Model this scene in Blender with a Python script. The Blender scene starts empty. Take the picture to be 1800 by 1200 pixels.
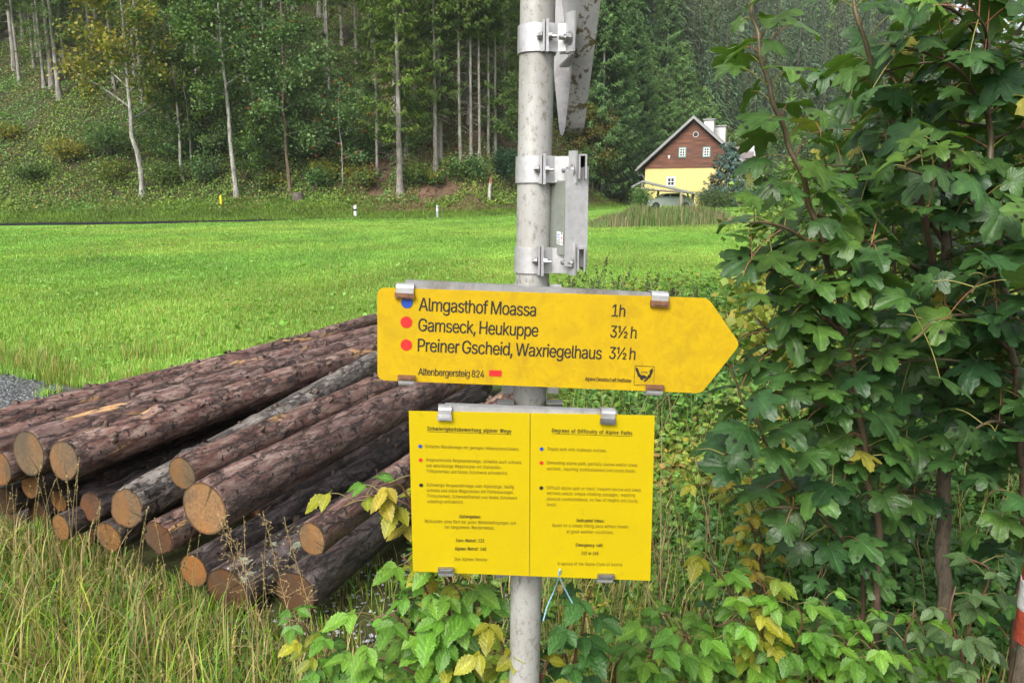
import bpy, math, random
import numpy as np
from mathutils import Vector, Matrix
from mathutils.geometry import interpolate_bezier, delaunay_2d_cdt

rng = np.random.default_rng(11)
random.seed(5)
sc = bpy.context.scene
COL = sc.collection

# ------------------------------------------------------------------ camera, world, sun, exposure
PITCH = math.radians(10.5)
EYE = np.array([0.0, 0.0, 1.6])
FPX = 1300.0
cam_d = bpy.data.cameras.new("camera")
cam_d.lens = 26.0
cam_d.sensor_width = 36.0
cam_d.clip_start = 0.02
cam_d.clip_end = 4000.0
cam = bpy.data.objects.new("camera", cam_d)
COL.objects.link(cam)
cam.location = EYE.tolist()
cam.rotation_euler = (math.pi / 2 - PITCH, 0, 0)
sc.camera = cam

SUN_EL, SUN_ROT = math.radians(43), math.radians(205)      # soft light from high behind the viewer's left shoulder
world = bpy.data.worlds.new("World")
sc.world = world
world.use_nodes = True
wn, wl = world.node_tree.nodes, world.node_tree.links
wn.clear()
sky = wn.new("ShaderNodeTexSky")
sky.sky_type = 'NISHITA'
sky.sun_disc = False
sky.sun_elevation = SUN_EL
sky.sun_rotation = SUN_ROT
sky.air_density = 1.0
sky.dust_density = 5.0
sky.ozone_density = 1.0
hs = wn.new("ShaderNodeHueSaturation")
hs.inputs["Saturation"].default_value = 0.28           # an overcast, nearly white sky
bg = wn.new("ShaderNodeBackground")
bg.inputs["Strength"].default_value = 0.15
wo = wn.new("ShaderNodeOutputWorld")
wl.new(sky.outputs[0], hs.inputs["Color"])
wl.new(hs.outputs[0], bg.inputs["Color"])
wl.new(bg.outputs[0], wo.inputs["Surface"])

sun_d = bpy.data.lights.new("sun", 'SUN')
sun_d.energy = 1.5
sun_d.angle = math.radians(25)
sun_d.color = (1.0, 0.96, 0.9)
sun = bpy.data.objects.new("sun", sun_d)
COL.objects.link(sun)
_s = Vector((math.sin(SUN_ROT) * math.cos(SUN_EL), math.cos(SUN_ROT) * math.cos(SUN_EL), math.sin(SUN_EL)))
sun.rotation_euler = _s.to_track_quat('Z', 'Y').to_euler()
sun.location = (_s * 60)

sc.view_settings.view_transform = 'Standard'
sc.view_settings.look = 'None'
sc.view_settings.exposure = 1.0
sc.view_settings.gamma = 1.0
sc.render.engine = 'CYCLES'
sc.cycles.max_bounces = 6
sc.cycles.diffuse_bounces = 3
sc.cycles.transparent_max_bounces = 6
sc.cycles.use_denoising = True

# ------------------------------------------------------------------ helpers
CP, SP = math.cos(PITCH), math.sin(PITCH)

def ray(px, py):
    u, v = (px - 900) / FPX, (600 - py) / FPX
    return np.array([u, CP + SP * v, -SP + CP * v])

def at(px, py, depth):                       # point on a sight line at a depth along the optical axis
    return EYE + ray(px, py) * depth

def at_y(px, py, y):
    r = ray(px, py)
    return EYE + r * (y / r[1])

def on_plane(px, py, p0, n):
    r = ray(px, py)
    t = np.dot(np.asarray(p0) - EYE, n) / np.dot(r, n)
    return EYE + r * t

def unit(v):
    v = np.asarray(v, float)
    return v / np.maximum(np.linalg.norm(v, axis=-1, keepdims=True), 1e-9)

def sstep(a, b, x):
    t = np.clip((x - a) / (b - a), 0, 1)
    return t * t * (3 - 2 * t)

def vnoise(p, seed=0):
    p = np.atleast_2d(np.asarray(p, float))
    i = np.floor(p).astype(np.int64)
    f = p - i
    u = f * f * (3 - 2 * f)
    def h(dx, dy, dz):
        n = (i[:, 0] + dx) * 374761393 + (i[:, 1] + dy) * 668265263 + (i[:, 2] + dz) * 1274126177 + seed * 974634777
        n = (n ^ (n >> 13)) * 1274126177 & 0xffffffff
        n = (n ^ (n >> 16)) * 2246822519 & 0xffffffff
        return ((n ^ (n >> 15)) & 0xffff) / 65535.0
    r = 0
    for dx in (0, 1):
        for dy in (0, 1):
            for dz in (0, 1):
                w = (u[:, 0] if dx else 1 - u[:, 0]) * (u[:, 1] if dy else 1 - u[:, 1]) * (u[:, 2] if dz else 1 - u[:, 2])
                r = r + w * h(dx, dy, dz)
    return r

def fbm(p, octv=3, seed=0):
    p = np.atleast_2d(np.asarray(p, float))
    s, a, t = 0, 1.0, 0
    for k in range(octv):
        s = s + a * vnoise(p * 2 ** k + k * 17.3, seed + k)
        t += a
        a *= 0.5
    return s / t

def xy1(x, y, s):
    return np.stack([x * s, y * s, np.zeros_like(x)], 1)

class MB:
    """collects shapes and links them as one mesh object"""
    def __init__(self):
        self.v, self.c, self.f, self.m, self.n = [], [], [], [], 0
    def add(self, v, faces, col=(0.5, 0.5, 0.5), mi=0):
        v = np.asarray(v, float).reshape(-1, 3)
        c = np.asarray(col, float)
        if c.ndim == 1:
            c = np.tile(c, (len(v), 1))
        self.v.append(v)
        self.c.append(c)
        if isinstance(faces, np.ndarray):
            groups = [faces]
        else:
            d = {}
            for f in faces:
                d.setdefault(len(f), []).append(f)
            groups = [np.array(g) for g in d.values()]
        for g in groups:
            self.f.append(g.astype(np.int64) + self.n)
            self.m.append(np.full(len(g), mi, np.int32))
        self.n += len(v)
        return self
    def build(self, name, mats, parent=None, smooth=False, origin=None):
        me = bpy.data.meshes.new(name)
        v = np.concatenate(self.v)
        if parent is not None:
            o = parent
            off = np.zeros(3)
            while o is not None:
                off += np.array(o.location)
                o = o.parent
            v = v - off
        elif origin is not None:
            v = v - np.asarray(origin)
        me.vertices.add(len(v))
        me.vertices.foreach_set("co", v.astype(np.float32).ravel())
        tot = np.concatenate([np.full(len(g), g.shape[1], np.int32) for g in self.f])
        idx = np.concatenate([g.ravel() for g in self.f]).astype(np.int32)
        st = np.concatenate([[0], np.cumsum(tot)[:-1]]).astype(np.int32)
        me.loops.add(len(idx))
        me.loops.foreach_set("vertex_index", idx)
        me.polygons.add(len(tot))
        me.polygons.foreach_set("loop_start", st)
        me.polygons.foreach_set("loop_total", tot)
        me.polygons.foreach_set("material_index", np.concatenate(self.m))
        me.polygons.foreach_set("use_smooth", np.full(len(tot), bool(smooth)))
        me.update(calc_edges=True)
        c = np.concatenate(self.c)
        a = me.color_attributes.new("Col", 'FLOAT_COLOR', 'POINT')
        a.data.foreach_set("color", np.concatenate([c, np.ones((len(c), 1))], 1).astype(np.float32).ravel())
        me.validate()
        for m in (mats if isinstance(mats, (list, tuple)) else [mats]):
            me.materials.append(m)
        ob = bpy.data.objects.new(name, me)
        COL.objects.link(ob)
        if parent is not None:
            ob.parent = parent
        elif origin is not None:
            ob.location = [float(q) for q in origin]
        return ob

def tag(o, label, cat, group=None, kind=None):
    if label: o["label"] = label
    if cat: o["category"] = cat
    if group: o["group"] = group
    if kind: o["kind"] = kind
    return o

def thing(name, label, cat, loc=(0, 0, 0), group=None):
    o = bpy.data.objects.new(name, None)
    o.empty_display_size = 0.1
    COL.objects.link(o)
    o.location = [float(q) for q in loc]
    return tag(o, label, cat, group)

def dup(root, loc, rz=0.0, s=1.0, label=None, group=None, sz=None):
    r = root.copy()
    COL.objects.link(r)
    r.location = [float(q) for q in loc]
    r.rotation_euler = (0, 0, rz)
    r.scale = (s, s, sz or s)
    if label: r["label"] = label
    if group: r["group"] = group
    for ch in list(root.children):
        c = ch.copy()
        COL.objects.link(c)
        c.parent = r
        for g in list(ch.children):
            d = g.copy()
            COL.objects.link(d)
            d.parent = c
    return r

BOXF = np.array([[0, 3, 2, 1], [4, 5, 6, 7], [0, 1, 5, 4], [1, 2, 6, 5], [2, 3, 7, 6], [3, 0, 4, 7]])

def box(mb, c, size, R=None, col=(0.5, 0.5, 0.5), mi=0):
    hx, hy, hz = [s / 2 for s in size]
    v = np.array([[-hx, -hy, -hz], [hx, -hy, -hz], [hx, hy, -hz], [-hx, hy, -hz],
                  [-hx, -hy, hz], [hx, -hy, hz], [hx, hy, hz], [-hx, hy, hz]])
    if R is not None:
        v = v @ np.asarray(R).T
    mb.add(v + np.asarray(c), BOXF, col, mi)

def rotz(a):
    c, s = math.cos(a), math.sin(a)
    return np.array([[c, -s, 0], [s, c, 0], [0, 0, 1]])

def frames(X, N):
    X = unit(X)
    Z = N - (N * X).sum(-1, keepdims=True) * X
    Z = unit(Z)
    Y = np.cross(Z, X)
    return np.stack([X, Y, Z], -1)            # columns

def scatter(mb, tv, tf, R, T, S, col, mi=0, tcol=None):
    """many copies of one small template merged into a mesh; col (n,3); tcol (k,) brightness per template vertex"""
    n, k = len(T), len(tv)
    S = np.asarray(S, float)
    S = S.reshape(n, 1, -1)
    v = np.einsum('nij,nkj->nki', R, tv[None] * S) + T[:, None]
    c = np.repeat(np.asarray(col)[:, None], k, 1)
    if tcol is not None:
        c = c * tcol[None, :, None]
    f = (tf[None] + (np.arange(n) * k)[:, None, None]).reshape(-1, tf.shape[1])
    mb.add(v.reshape(-1, 3), f, np.clip(c.reshape(-1, 3), 0, 1), mi)

def tube(mb, pts, rad, seg=8, col=(0.5, 0.5, 0.5), mi=0, cap=True):
    pts = np.asarray(pts, float)
    n = len(pts)
    rad = np.broadcast_to(np.asarray(rad, float), (n,))
    t = unit(np.gradient(pts, axis=0))
    ref = np.array([0, 0, 1.0]) if abs(t[0][2]) < 0.9 else np.array([1.0, 0, 0])
    A = unit(np.cross(t, ref))
    B = np.cross(t, A)
    an = np.linspace(0, 2 * math.pi, seg, endpoint=False)
    v = pts[:, None] + rad[:, None, None] * (np.cos(an)[None, :, None] * A[:, None] + np.sin(an)[None, :, None] * B[:, None])
    i = np.arange(n - 1)[:, None] * seg
    j = np.arange(seg)[None]
    j2 = (j + 1) % seg
    q = np.stack([i + j, i + j2, i + seg + j2, i + seg + j], -1).reshape(-1, 4)
    mb.add(v.reshape(-1, 3), q, col, mi)
    if cap:
        mb.add(v[0], [list(range(seg))], col if np.ndim(col) == 1 else col[:seg], mi)
        mb.add(v[-1], [list(range(seg))[::-1]], col if np.ndim(col) == 1 else col[-seg:], mi)

def smooth_path(pts, n):
    pts = np.asarray(pts, float)
    m = len(pts)
    if m == 2:
        return pts[0] + np.linspace(0, 1, n)[:, None] * (pts[1] - pts[0])
    P = np.vstack([2 * pts[0] - pts[1], pts, 2 * pts[-1] - pts[-2]])
    u = np.linspace(0, m - 1 - 1e-6, n)
    k = u.astype(int)
    t = (u - k)[:, None]
    p0, p1, p2, p3 = P[k], P[k + 1], P[k + 2], P[k + 3]
    return 0.5 * ((2 * p1) + (-p0 + p2) * t + (2 * p0 - 5 * p1 + 4 * p2 - p3) * t ** 2 + (-p0 + 3 * p1 - 3 * p2 + p3) * t ** 3)

def rot_about(axis, a):
    return np.array(Matrix.Rotation(a, 3, Vector(axis)))

# ------------------------------------------------------------------ materials
def new_mat(name):
    m = bpy.data.materials.new(name)
    m.use_nodes = True
    n, l = m.node_tree.nodes, m.node_tree.links
    return m, n, l, n["Principled BSDF"]

def setv(b, **kw):
    for k, v in kw.items():
        b.inputs[k.replace("_", " ")].default_value = v

def ramp(n, stops):
    r = n.new("ShaderNodeValToRGB")
    e = r.color_ramp.elements
    while len(e) < len(stops):
        e.new(0.5)
    for k, (p, c) in enumerate(stops):
        e[k].position = p
        e[k].color = (*c, 1) if len(c) == 3 else c
    return r

def texnoise(n, l, scale, detail=4, rough=0.6, vec=None, dist=0.0):
    t = n.new("ShaderNodeTexNoise")
    t.inputs["Scale"].default_value = scale
    t.inputs["Detail"].default_value = detail
    t.inputs["Roughness"].default_value = rough
    t.inputs["Distortion"].default_value = dist
    if vec is not None:
        l.new(vec, t.inputs["Vector"])
    return t

def mixc(n, l, fac, a, b, mode='MIX'):
    m = n.new("ShaderNodeMix")
    m.data_type = 'RGBA'
    m.blend_type = mode
    for sock, val in ((m.inputs[0], fac), (m.inputs[6], a), (m.inputs[7], b)):
        if isinstance(val, (int, float)):
            sock.default_value = val
        elif isinstance(val, tuple):
            sock.default_value = (*val, 1)
        else:
            l.new(val, sock)
    return m.outputs[2]

def objcoord(n, l, scale=(1, 1, 1), rand=False):
    tc = n.new("ShaderNodeTexCoord")
    mp = n.new("ShaderNodeMapping")
    mp.inputs["Scale"].default_value = scale
    l.new(tc.outputs["Object"], mp.inputs["Vector"])
    if rand:
        oi = n.new("ShaderNodeObjectInfo")
        mu = n.new("ShaderNodeMath")
        mu.operation = 'MULTIPLY'
        mu.inputs[1].default_value = 37.0
        l.new(oi.outputs["Random"], mu.inputs[0])
        cx = n.new("ShaderNodeCombineXYZ")
        for k in range(3):
            l.new(mu.outputs[0], cx.inputs[k])
        l.new(cx.outputs[0], mp.inputs["Location"])
    return mp.outputs[0]

def bump(n, l, b, height, strength=0.3, dist=0.01, prev=None):
    bp = n.new("ShaderNodeBump")
    bp.inputs["Strength"].default_value = strength
    bp.inputs["Distance"].default_value = dist
    l.new(height, bp.inputs["Height"])
    if prev is not None:
        l.new(prev, bp.inputs["Normal"])
    l.new(bp.outputs[0], b.inputs["Normal"])
    return bp.outputs[0]

def vcol(n):
    a = n.new("ShaderNodeAttribute")
    a.attribute_name = "Col"
    return a.outputs["Color"]

def leaf_mat(name, rough=0.45, trans=0.35, noise_scale=0.0, amount=0.25, spec=0.5, back=None, spots=0.0):
    """leaf colour comes from the mesh; light passes through the blade; an optional paler underside and dark leaf spots"""
    m, n, l, b = new_mat(name)
    c = vcol(n)
    if noise_scale:
        t = texnoise(n, l, noise_scale, 3, 0.6, objcoord(n, l))
        c = mixc(n, l, amount, c, mixc(n, l, 1.0, c, ramp_col(n, l, t, [(0.3, (0.35,) * 3), (0.7, (1.5,) * 3)]), 'MULTIPLY'))
    if spots:
        vo = n.new("ShaderNodeTexVoronoi")
        vo.inputs["Scale"].default_value = spots
        l.new(objcoord(n, l), vo.inputs["Vector"])
        r = ramp(n, [(0.10, (1, 1, 1)), (0.2, (0, 0, 0))])
        l.new(vo.outputs["Distance"], r.inputs[0])
        c = mixc(n, l, r.outputs[0], c, (0.012, 0.01, 0.006))
    if back:
        g = n.new("ShaderNodeNewGeometry")
        c = mixc(n, l, g.outputs["Backfacing"], c, mixc(n, l, back[1], c, back[0]))
        rr = n.new("ShaderNodeMapRange")
        rr.inputs[3].default_value = rough
        rr.inputs[4].default_value = 0.65
        l.new(g.outputs["Backfacing"], rr.inputs[0])
        l.new(rr.outputs[0], b.inputs["Roughness"])
    else:
        b.inputs["Roughness"].default_value = rough
    b.inputs["Specular IOR Level"].default_value = spec
    l.new(c, b.inputs["Base Color"])
    if noise_scale:
        t9 = texnoise(n, l, noise_scale * 3.0, 3, 0.6, objcoord(n, l))
        bump(n, l, b, t9.outputs[0], 0.55, 0.004)
    tr = n.new("ShaderNodeBsdfTranslucent")
    cc = mixc(n, l, 1.0, c, (1.25, 1.35, 0.55), 'MULTIPLY')
    l.new(cc, tr.inputs["Color"])
    mx = n.new("ShaderNodeMixShader")
    mx.inputs[0].default_value = trans
    l.new(b.outputs[0], mx.inputs[1])
    l.new(tr.outputs[0], mx.inputs[2])
    l.new(mx.outputs[0], n["Material Output"].inputs["Surface"])
    return m

def ramp_col(n, l, t, stops):
    r = ramp(n, stops)
    l.new(t.outputs[0], r.inputs[0])
    return r.outputs[0]

def flat_mat(name, col, rough=0.5, metal=0.0, nscale=0.0, var=0.25, bumpk=0.0, use_col=False, spec=0.5):
    m, n, l, b = new_mat(name)
    b.inputs["Roughness"].default_value = rough
    b.inputs["Metallic"].default_value = metal
    b.inputs["Specular IOR Level"].default_value = spec
    base = vcol(n) if use_col else None
    if nscale:
        t = texnoise(n, l, nscale, 5, 0.65, objcoord(n, l))
        f = ramp_col(n, l, t, [(0.25, (1 - var,) * 3), (0.75, (1 + var,) * 3)])
        l.new(mixc(n, l, 1.0, base if base is not None else col, f, 'MULTIPLY'), b.inputs["Base Color"])
        if bumpk:
            bump(n, l, b, t.outputs[0], bumpk, 0.01)
    elif base is not None:
        l.new(base, b.inputs["Base Color"])
    else:
        b.inputs["Base Color"].default_value = (*col, 1)
    return m

def make_ground_mat():
    m, n, l, b = new_mat("ground_soil_and_turf")
    c = vcol(n)
    v = objcoord(n, l)
    t1 = texnoise(n, l, 14, 6, 0.75, v)
    t2 = texnoise(n, l, 0.9, 3, 0.6, v)
    f1 = ramp_col(n, l, t1, [(0.3, (0.45,) * 3), (0.7, (1.5,) * 3)])
    f2 = ramp_col(n, l, t2, [(0.3, (0.8, 0.82, 0.75)), (0.7, (1.15, 1.1, 1.05))])
    l.new(mixc(n, l, 1.0, mixc(n, l, 1.0, c, f1, 'MULTIPLY'), f2, 'MULTIPLY'), b.inputs["Base Color"])
    b.inputs["Roughness"].default_value = 0.85
    b.inputs["Specular IOR Level"].default_value = 0.2
    bump(n, l, b, t1.outputs[0], 0.6, 0.03)
    return m

def make_gravel_mat():
    m, n, l, b = new_mat("grey_gravel")
    v = objcoord(n, l)
    vo = n.new("ShaderNodeTexVoronoi")
    vo.inputs["Scale"].default_value = 42
    l.new(v, vo.inputs["Vector"])
    sep = n.new("ShaderNodeSeparateColor")
    l.new(vo.outputs["Color"], sep.inputs[0])
    r = ramp(n, [(0.0, (0.075, 0.08, 0.085)), (0.6, (0.2, 0.21, 0.22)), (1.0, (0.38, 0.39, 0.40))])
    l.new(sep.outputs[0], r.inputs[0])
    r2 = ramp(n, [(0.25, (1, 1, 1)), (0.6, (0.15,) * 3)])
    l.new(vo.outputs["Distance"], r2.inputs[0])
    l.new(mixc(n, l, 1.0, r.outputs[0], r2.outputs[0], 'MULTIPLY'), b.inputs["Base Color"])
    b.inputs["Roughness"].default_value = 0.5
    bump(n, l, b, r2.outputs[0], 0.8, 0.015)
    return m

def make_bark_mat(name, tint, grey, lichen=0.0, peel=0.66, wet=0.42):
    """bark of a felled spruce: long flakes along x (the log's axis), dark cracks, peeled tan scars"""
    m, n, l, b = new_mat(name)
    v1 = objcoord(n, l, (8.0, 24, 24), True)
    v2 = objcoord(n, l, (2.2, 9, 9), True)
    v3 = objcoord(n, l, (20, 52, 52), True)
    a = texnoise(n, l, 1.0, 6, 0.7, v1, 0.8)
    base = ramp_col(n, l, a, [(0.30, tuple(q * 0.2 for q in tint)), (0.45, tint), (0.57, grey), (0.7, tuple(min(1, q * 1.5) for q in grey))])
    big = texnoise(n, l, 1.0, 3, 0.6, v2, 0.5)
    base = mixc(n, l, ramp_col(n, l, big, [(0.42, (0, 0, 0)), (0.62, (0.6,) * 3)]), base, tuple(q * 0.55 for q in tint))
    fine = texnoise(n, l, 1.0, 5, 0.75, v3, 0.3)
    cr = ramp_col(n, l, fine, [(0.33, (0.25,) * 3), (0.45, (1.05,) * 3)])
    base = mixc(n, l, 0.9, base, mixc(n, l, 1.0, base, cr, 'MULTIPLY'))
    pl = texnoise(n, l, 1.0, 3, 0.55, objcoord(n, l, (1.7, 7.5, 7.5), True), 0.7)
    base = mixc(n, l, ramp_col(n, l, pl, [(peel, (0, 0, 0)), (peel + 0.025, (1, 1, 1))]), base, (0.42, 0.25, 0.11))
    ck = n.new("ShaderNodeTexVoronoi")
    ck.feature = 'DISTANCE_TO_EDGE'
    ck.inputs["Scale"].default_value = 1.0
    dv = n.new("ShaderNodeVectorMath")
    dv.operation = 'ADD'
    l.new(objcoord(n, l, (3.2, 15, 15), True), dv.inputs[0])
    l.new(fine.outputs["Color"], dv.inputs[1])
    l.new(dv.outputs[0], ck.inputs["Vector"])
    ckr = ramp(n, [(0.0, (0.03,) * 3), (0.07, (1, 1, 1))])
    l.new(ck.outputs["Distance"], ckr.inputs[0])
    base = mixc(n, l, 0.8, base, mixc(n, l, 1.0, base, ckr.outputs[0], 'MULTIPLY'))
    kn = texnoise(n, l, 1.0, 2, 0.5, objcoord(n, l, (30, 20, 20), True), 0.2)
    base = mixc(n, l, ramp_col(n, l, kn, [(0.64, (0, 0, 0)), (0.67, (0.95,) * 3)]), base, (0.010, 0.007, 0.007))
    if lichen:
        li = texnoise(n, l, 1.0, 4, 0.6, objcoord(n, l, (14, 26, 26), True), 0.2)
        base = mixc(n, l, ramp_col(n, l, li, [(lichen, (0, 0, 0)), (lichen + 0.02, (1, 1, 1))]), base, (0.42, 0.48, 0.34))
    mott = texnoise(n, l, 1.0, 3, 0.5, objcoord(n, l, (0.9, 2.2, 2.2), True))
    base = mixc(n, l, 1.0, base, ramp_col(n, l, mott, [(0.3, (0.72, 0.68, 0.68)), (0.7, (1.3, 1.28, 1.28))]), 'MULTIPLY')
    l.new(base, b.inputs["Base Color"])
    rr = ramp_col(n, l, a, [(0.3, (wet + 0.25,) * 3), (0.7, (wet,) * 3)])
    l.new(rr, b.inputs["Roughness"])
    p = bump(n, l, b, fine.outputs[0], 0.9, 0.008)
    bump(n, l, b, ckr.outputs[0], 0.8, 0.008, p)
    return m

def make_cut_mat(name, tone):
    """sawn end grain: rings round the pith (object origin, local yz), a dark bark edge, weather stain"""
    m, n, l, b = new_mat(name)
    tc = n.new("ShaderNodeTexCoord")
    nz = texnoise(n, l, 9, 3, 0.5, tc.outputs["Object"])
    sepc = n.new("ShaderNodeSeparateXYZ")
    l.new(tc.outputs["Object"], sepc.inputs[0])
    cx = n.new("ShaderNodeCombineXYZ")
    l.new(sepc.outputs[1], cx.inputs[0])
    l.new(sepc.outputs[2], cx.inputs[1])
    ln = n.new("ShaderNodeVectorMath")
    ln.operation = 'LENGTH'
    l.new(cx.outputs[0], ln.inputs[0])
    ma = n.new("ShaderNodeMath")
    ma.operation = 'MULTIPLY_ADD'
    ma.inputs[1].default_value = 0.03
    l.new(nz.outputs[0], ma.inputs[0])
    l.new(ln.outputs["Value"], ma.inputs[2])
    w = n.new("ShaderNodeMath")
    w.operation = 'MULTIPLY'
    w.inputs[1].default_value = 900
    l.new(ma.outputs[0], w.inputs[0])
    si = n.new("ShaderNodeMath")
    si.operation = 'SINE'
    l.new(w.outputs[0], si.inputs[0])
    rings = ramp_col(n, l, si, [(0.0, tuple(q * 0.72 for q in tone)), (0.9, tone)])
    sp = texnoise(n, l, 70, 4, 0.8, tc.outputs["Object"])
    c = mixc(n, l, 1.0, rings, ramp_col(n, l, sp, [(0.3, (0.5,) * 3), (0.7, (1.35,) * 3)]), 'MULTIPLY')
    st = texnoise(n, l, 6, 4, 0.6, objcoord(n, l, (1, 1, 1), True), 0.6)
    c = mixc(n, l, ramp_col(n, l, st, [(0.45, (0, 0, 0)), (0.68, (0.85,) * 3)]), c, (0.075, 0.06, 0.04))
    st2 = texnoise(n, l, 4, 3, 0.6, objcoord(n, l, (1, 1.5, 0.8), True), 0.3)
    c = mixc(n, l, ramp_col(n, l, st2, [(0.5, (0, 0, 0)), (0.7, (0.7,) * 3)]), c, (tone[0] * 1.2, tone[1] * 0.85, tone[2] * 0.5))
    at_ = n.new("ShaderNodeMath")
    at_.operation = 'ARCTAN2'
    l.new(sepc.outputs[1], at_.inputs[0])
    l.new(sepc.outputs[2], at_.inputs[1])
    oi = n.new("ShaderNodeObjectInfo")
    ph = n.new("ShaderNodeMath")
    ph.operation = 'MULTIPLY_ADD'
    ph.inputs[1].default_value = 17.0
    l.new(oi.outputs["Random"], ph.inputs[0])
    l.new(at_.outputs[0], ph.inputs[2])
    wv = n.new("ShaderNodeMath")
    wv.operation = 'MULTIPLY_ADD'
    wv.inputs[1].default_value = 0.5
    l.new(nz.outputs[0], wv.inputs[0])
    l.new(ph.outputs[0], wv.inputs[2])
    cs = n.new("ShaderNodeMath")
    cs.operation = 'COSINE'
    l.new(wv.outputs[0], cs.inputs[0])
    ck = ramp(n, [(0.9965, (0, 0, 0)), (0.999, (0.75,) * 3)])
    l.new(cs.outputs[0], ck.inputs[0])
    c = mixc(n, l, ck.outputs[0], c, (0.03, 0.018, 0.01))
    c = mixc(n, l, 1.0, c, vcol(n), 'MULTIPLY')
    l.new(c, b.inputs["Base Color"])
    b.inputs["Roughness"].default_value = 0.6
    b.inputs["Specular IOR Level"].default_value = 0.3
    bump(n, l, b, sp.outputs[0], 0.3, 0.003)
    return m

def make_trunk_mat(name, light, dark, scale=3.0, thr=0.5):
    m, n, l, b = new_mat(name)
    t = texnoise(n, l, scale, 6, 0.75, objcoord(n, l, (1.6, 1.6, 0.55), True), 0.4)
    t2 = texnoise(n, l, 0.35, 3, 0.6, objcoord(n, l, (1, 1, 1), True))
    c = ramp_col(n, l, t, [(thr - 0.16, dark), (thr + 0.06, light), (0.85, tuple(min(1, q * 1.25) for q in light))])
    c = mixc(n, l, ramp_col(n, l, t2, [(0.45, (0, 0, 0)), (0.7, (0.55,) * 3)]), c, (0.09, 0.085, 0.05))
    l.new(c, b.inputs["Base Color"])
    b.inputs["Roughness"].default_value = 0.85
    b.inputs["Specular IOR Level"].default_value = 0.2
    bump(n, l, b, t.outputs[0], 0.6, 0.03)
    return m

def make_pole_mat():
    m, n, l, b = new_mat("weathered_galvanised_steel")
    t = texnoise(n, l, 95, 6, 0.8, objcoord(n, l, (1, 1, 0.6)))
    t2 = texnoise(n, l, 7, 4, 0.65, objcoord(n, l, (1, 1, 0.5)))
    tc = n.new("ShaderNodeTexCoord")
    c = ramp_col(n, l, t2, [(0.3, (0.25, 0.245, 0.225)), (0.55, (0.37, 0.368, 0.35)), (0.75, (0.46, 0.46, 0.445))])
    c = mixc(n, l, ramp_col(n, l, t, [(0.36, (0.7,) * 3), (0.48, (0, 0, 0))]), c, (0.11, 0.09, 0.06))
    st = texnoise(n, l, 5, 5, 0.7, objcoord(n, l, (2.2, 2.2, 0.6)), 0.3)
    c = mixc(n, l, ramp_col(n, l, st, [(0.50, (0, 0, 0)), (0.75, (0.32,) * 3)]), c, (0.22, 0.19, 0.13))
    l.new(c, b.inputs["Base Color"])
    b.inputs["Metallic"].default_value = 0.15
    b.inputs["Roughness"].default_value = 0.5
    bump(n, l, b, t.outputs[0], 0.15, 0.002)
    return m

def make_alu_mat(name, val=0.62, dirt=0.3, rough=0.4, metal=0.55):
    m, n, l, b = new_mat(name)
    t = texnoise(n, l, 60, 5, 0.7, objcoord(n, l))
    t2 = texnoise(n, l, 18, 4, 0.65, objcoord(n, l, (1, 1, 0.35)), 0.4)
    c = ramp_col(n, l, t, [(0.3, (val * 0.8,) * 3), (0.7, (val * 1.1, val * 1.1, val * 1.12))])
    c = mixc(n, l, ramp_col(n, l, t2, [(0.52, (0, 0, 0)), (0.72, (dirt,) * 3)]), c, (0.12, 0.10, 0.075))
    l.new(c, b.inputs["Base Color"])
    b.inputs["Metallic"].default_value = metal
    b.inputs["Roughness"].default_value = rough
    return m

def make_sign_yellow(name, col, dirt, dirtcol, scale):
    m, n, l, b = new_mat(name)
    v = objcoord(n, l)
    t = texnoise(n, l, scale, 8, 0.8, v, 0.5)
    t2 = texnoise(n, l, scale * 3.5, 5, 0.75, v)
    t3 = texnoise(n, l, scale * 0.18, 3, 0.6, v)
    f = mixc(n, l, 1.0, ramp_col(n, l, t, [(0.42, (0, 0, 0)), (0.60, (dirt,) * 3)]), ramp_col(n, l, t3, [(0.35, (0.25,) * 3), (0.60, (1,) * 3)]), 'MULTIPLY')
    c = mixc(n, l, f, col, dirtcol)
    c = mixc(n, l, ramp_col(n, l, t2, [(0.62, (0, 0, 0)), (0.72, (dirt,) * 3)]), c, (0.16, 0.10, 0.02))
    l.new(c, b.inputs["Base Color"])
    b.inputs["Roughness"].default_value = 0.6
    b.inputs["Specular IOR Level"].default_value = 0.15
    return m

def make_boards_mat():
    m, n, l, b = new_mat("weathered_brown_boards")
    v = objcoord(n, l, (0.35, 0.35, 6.0))
    t = texnoise(n, l, 1.6, 5, 0.7, v)
    t2 = texnoise(n, l, 0.5, 3, 0.6, objcoord(n, l))
    c = ramp_col(n, l, t, [(0.3, (0.04, 0.016, 0.011)), (0.5, (0.125, 0.045, 0.025)), (0.72, (0.23, 0.10, 0.055))])
    c = mixc(n, l, ramp_col(n, l, t2, [(0.45, (0, 0, 0)), (0.7, (0.6,) * 3)]), c, (0.07, 0.04, 0.035))
    l.new(c, b.inputs["Base Color"])
    b.inputs["Roughness"].default_value = 0.8
    return m

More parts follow.
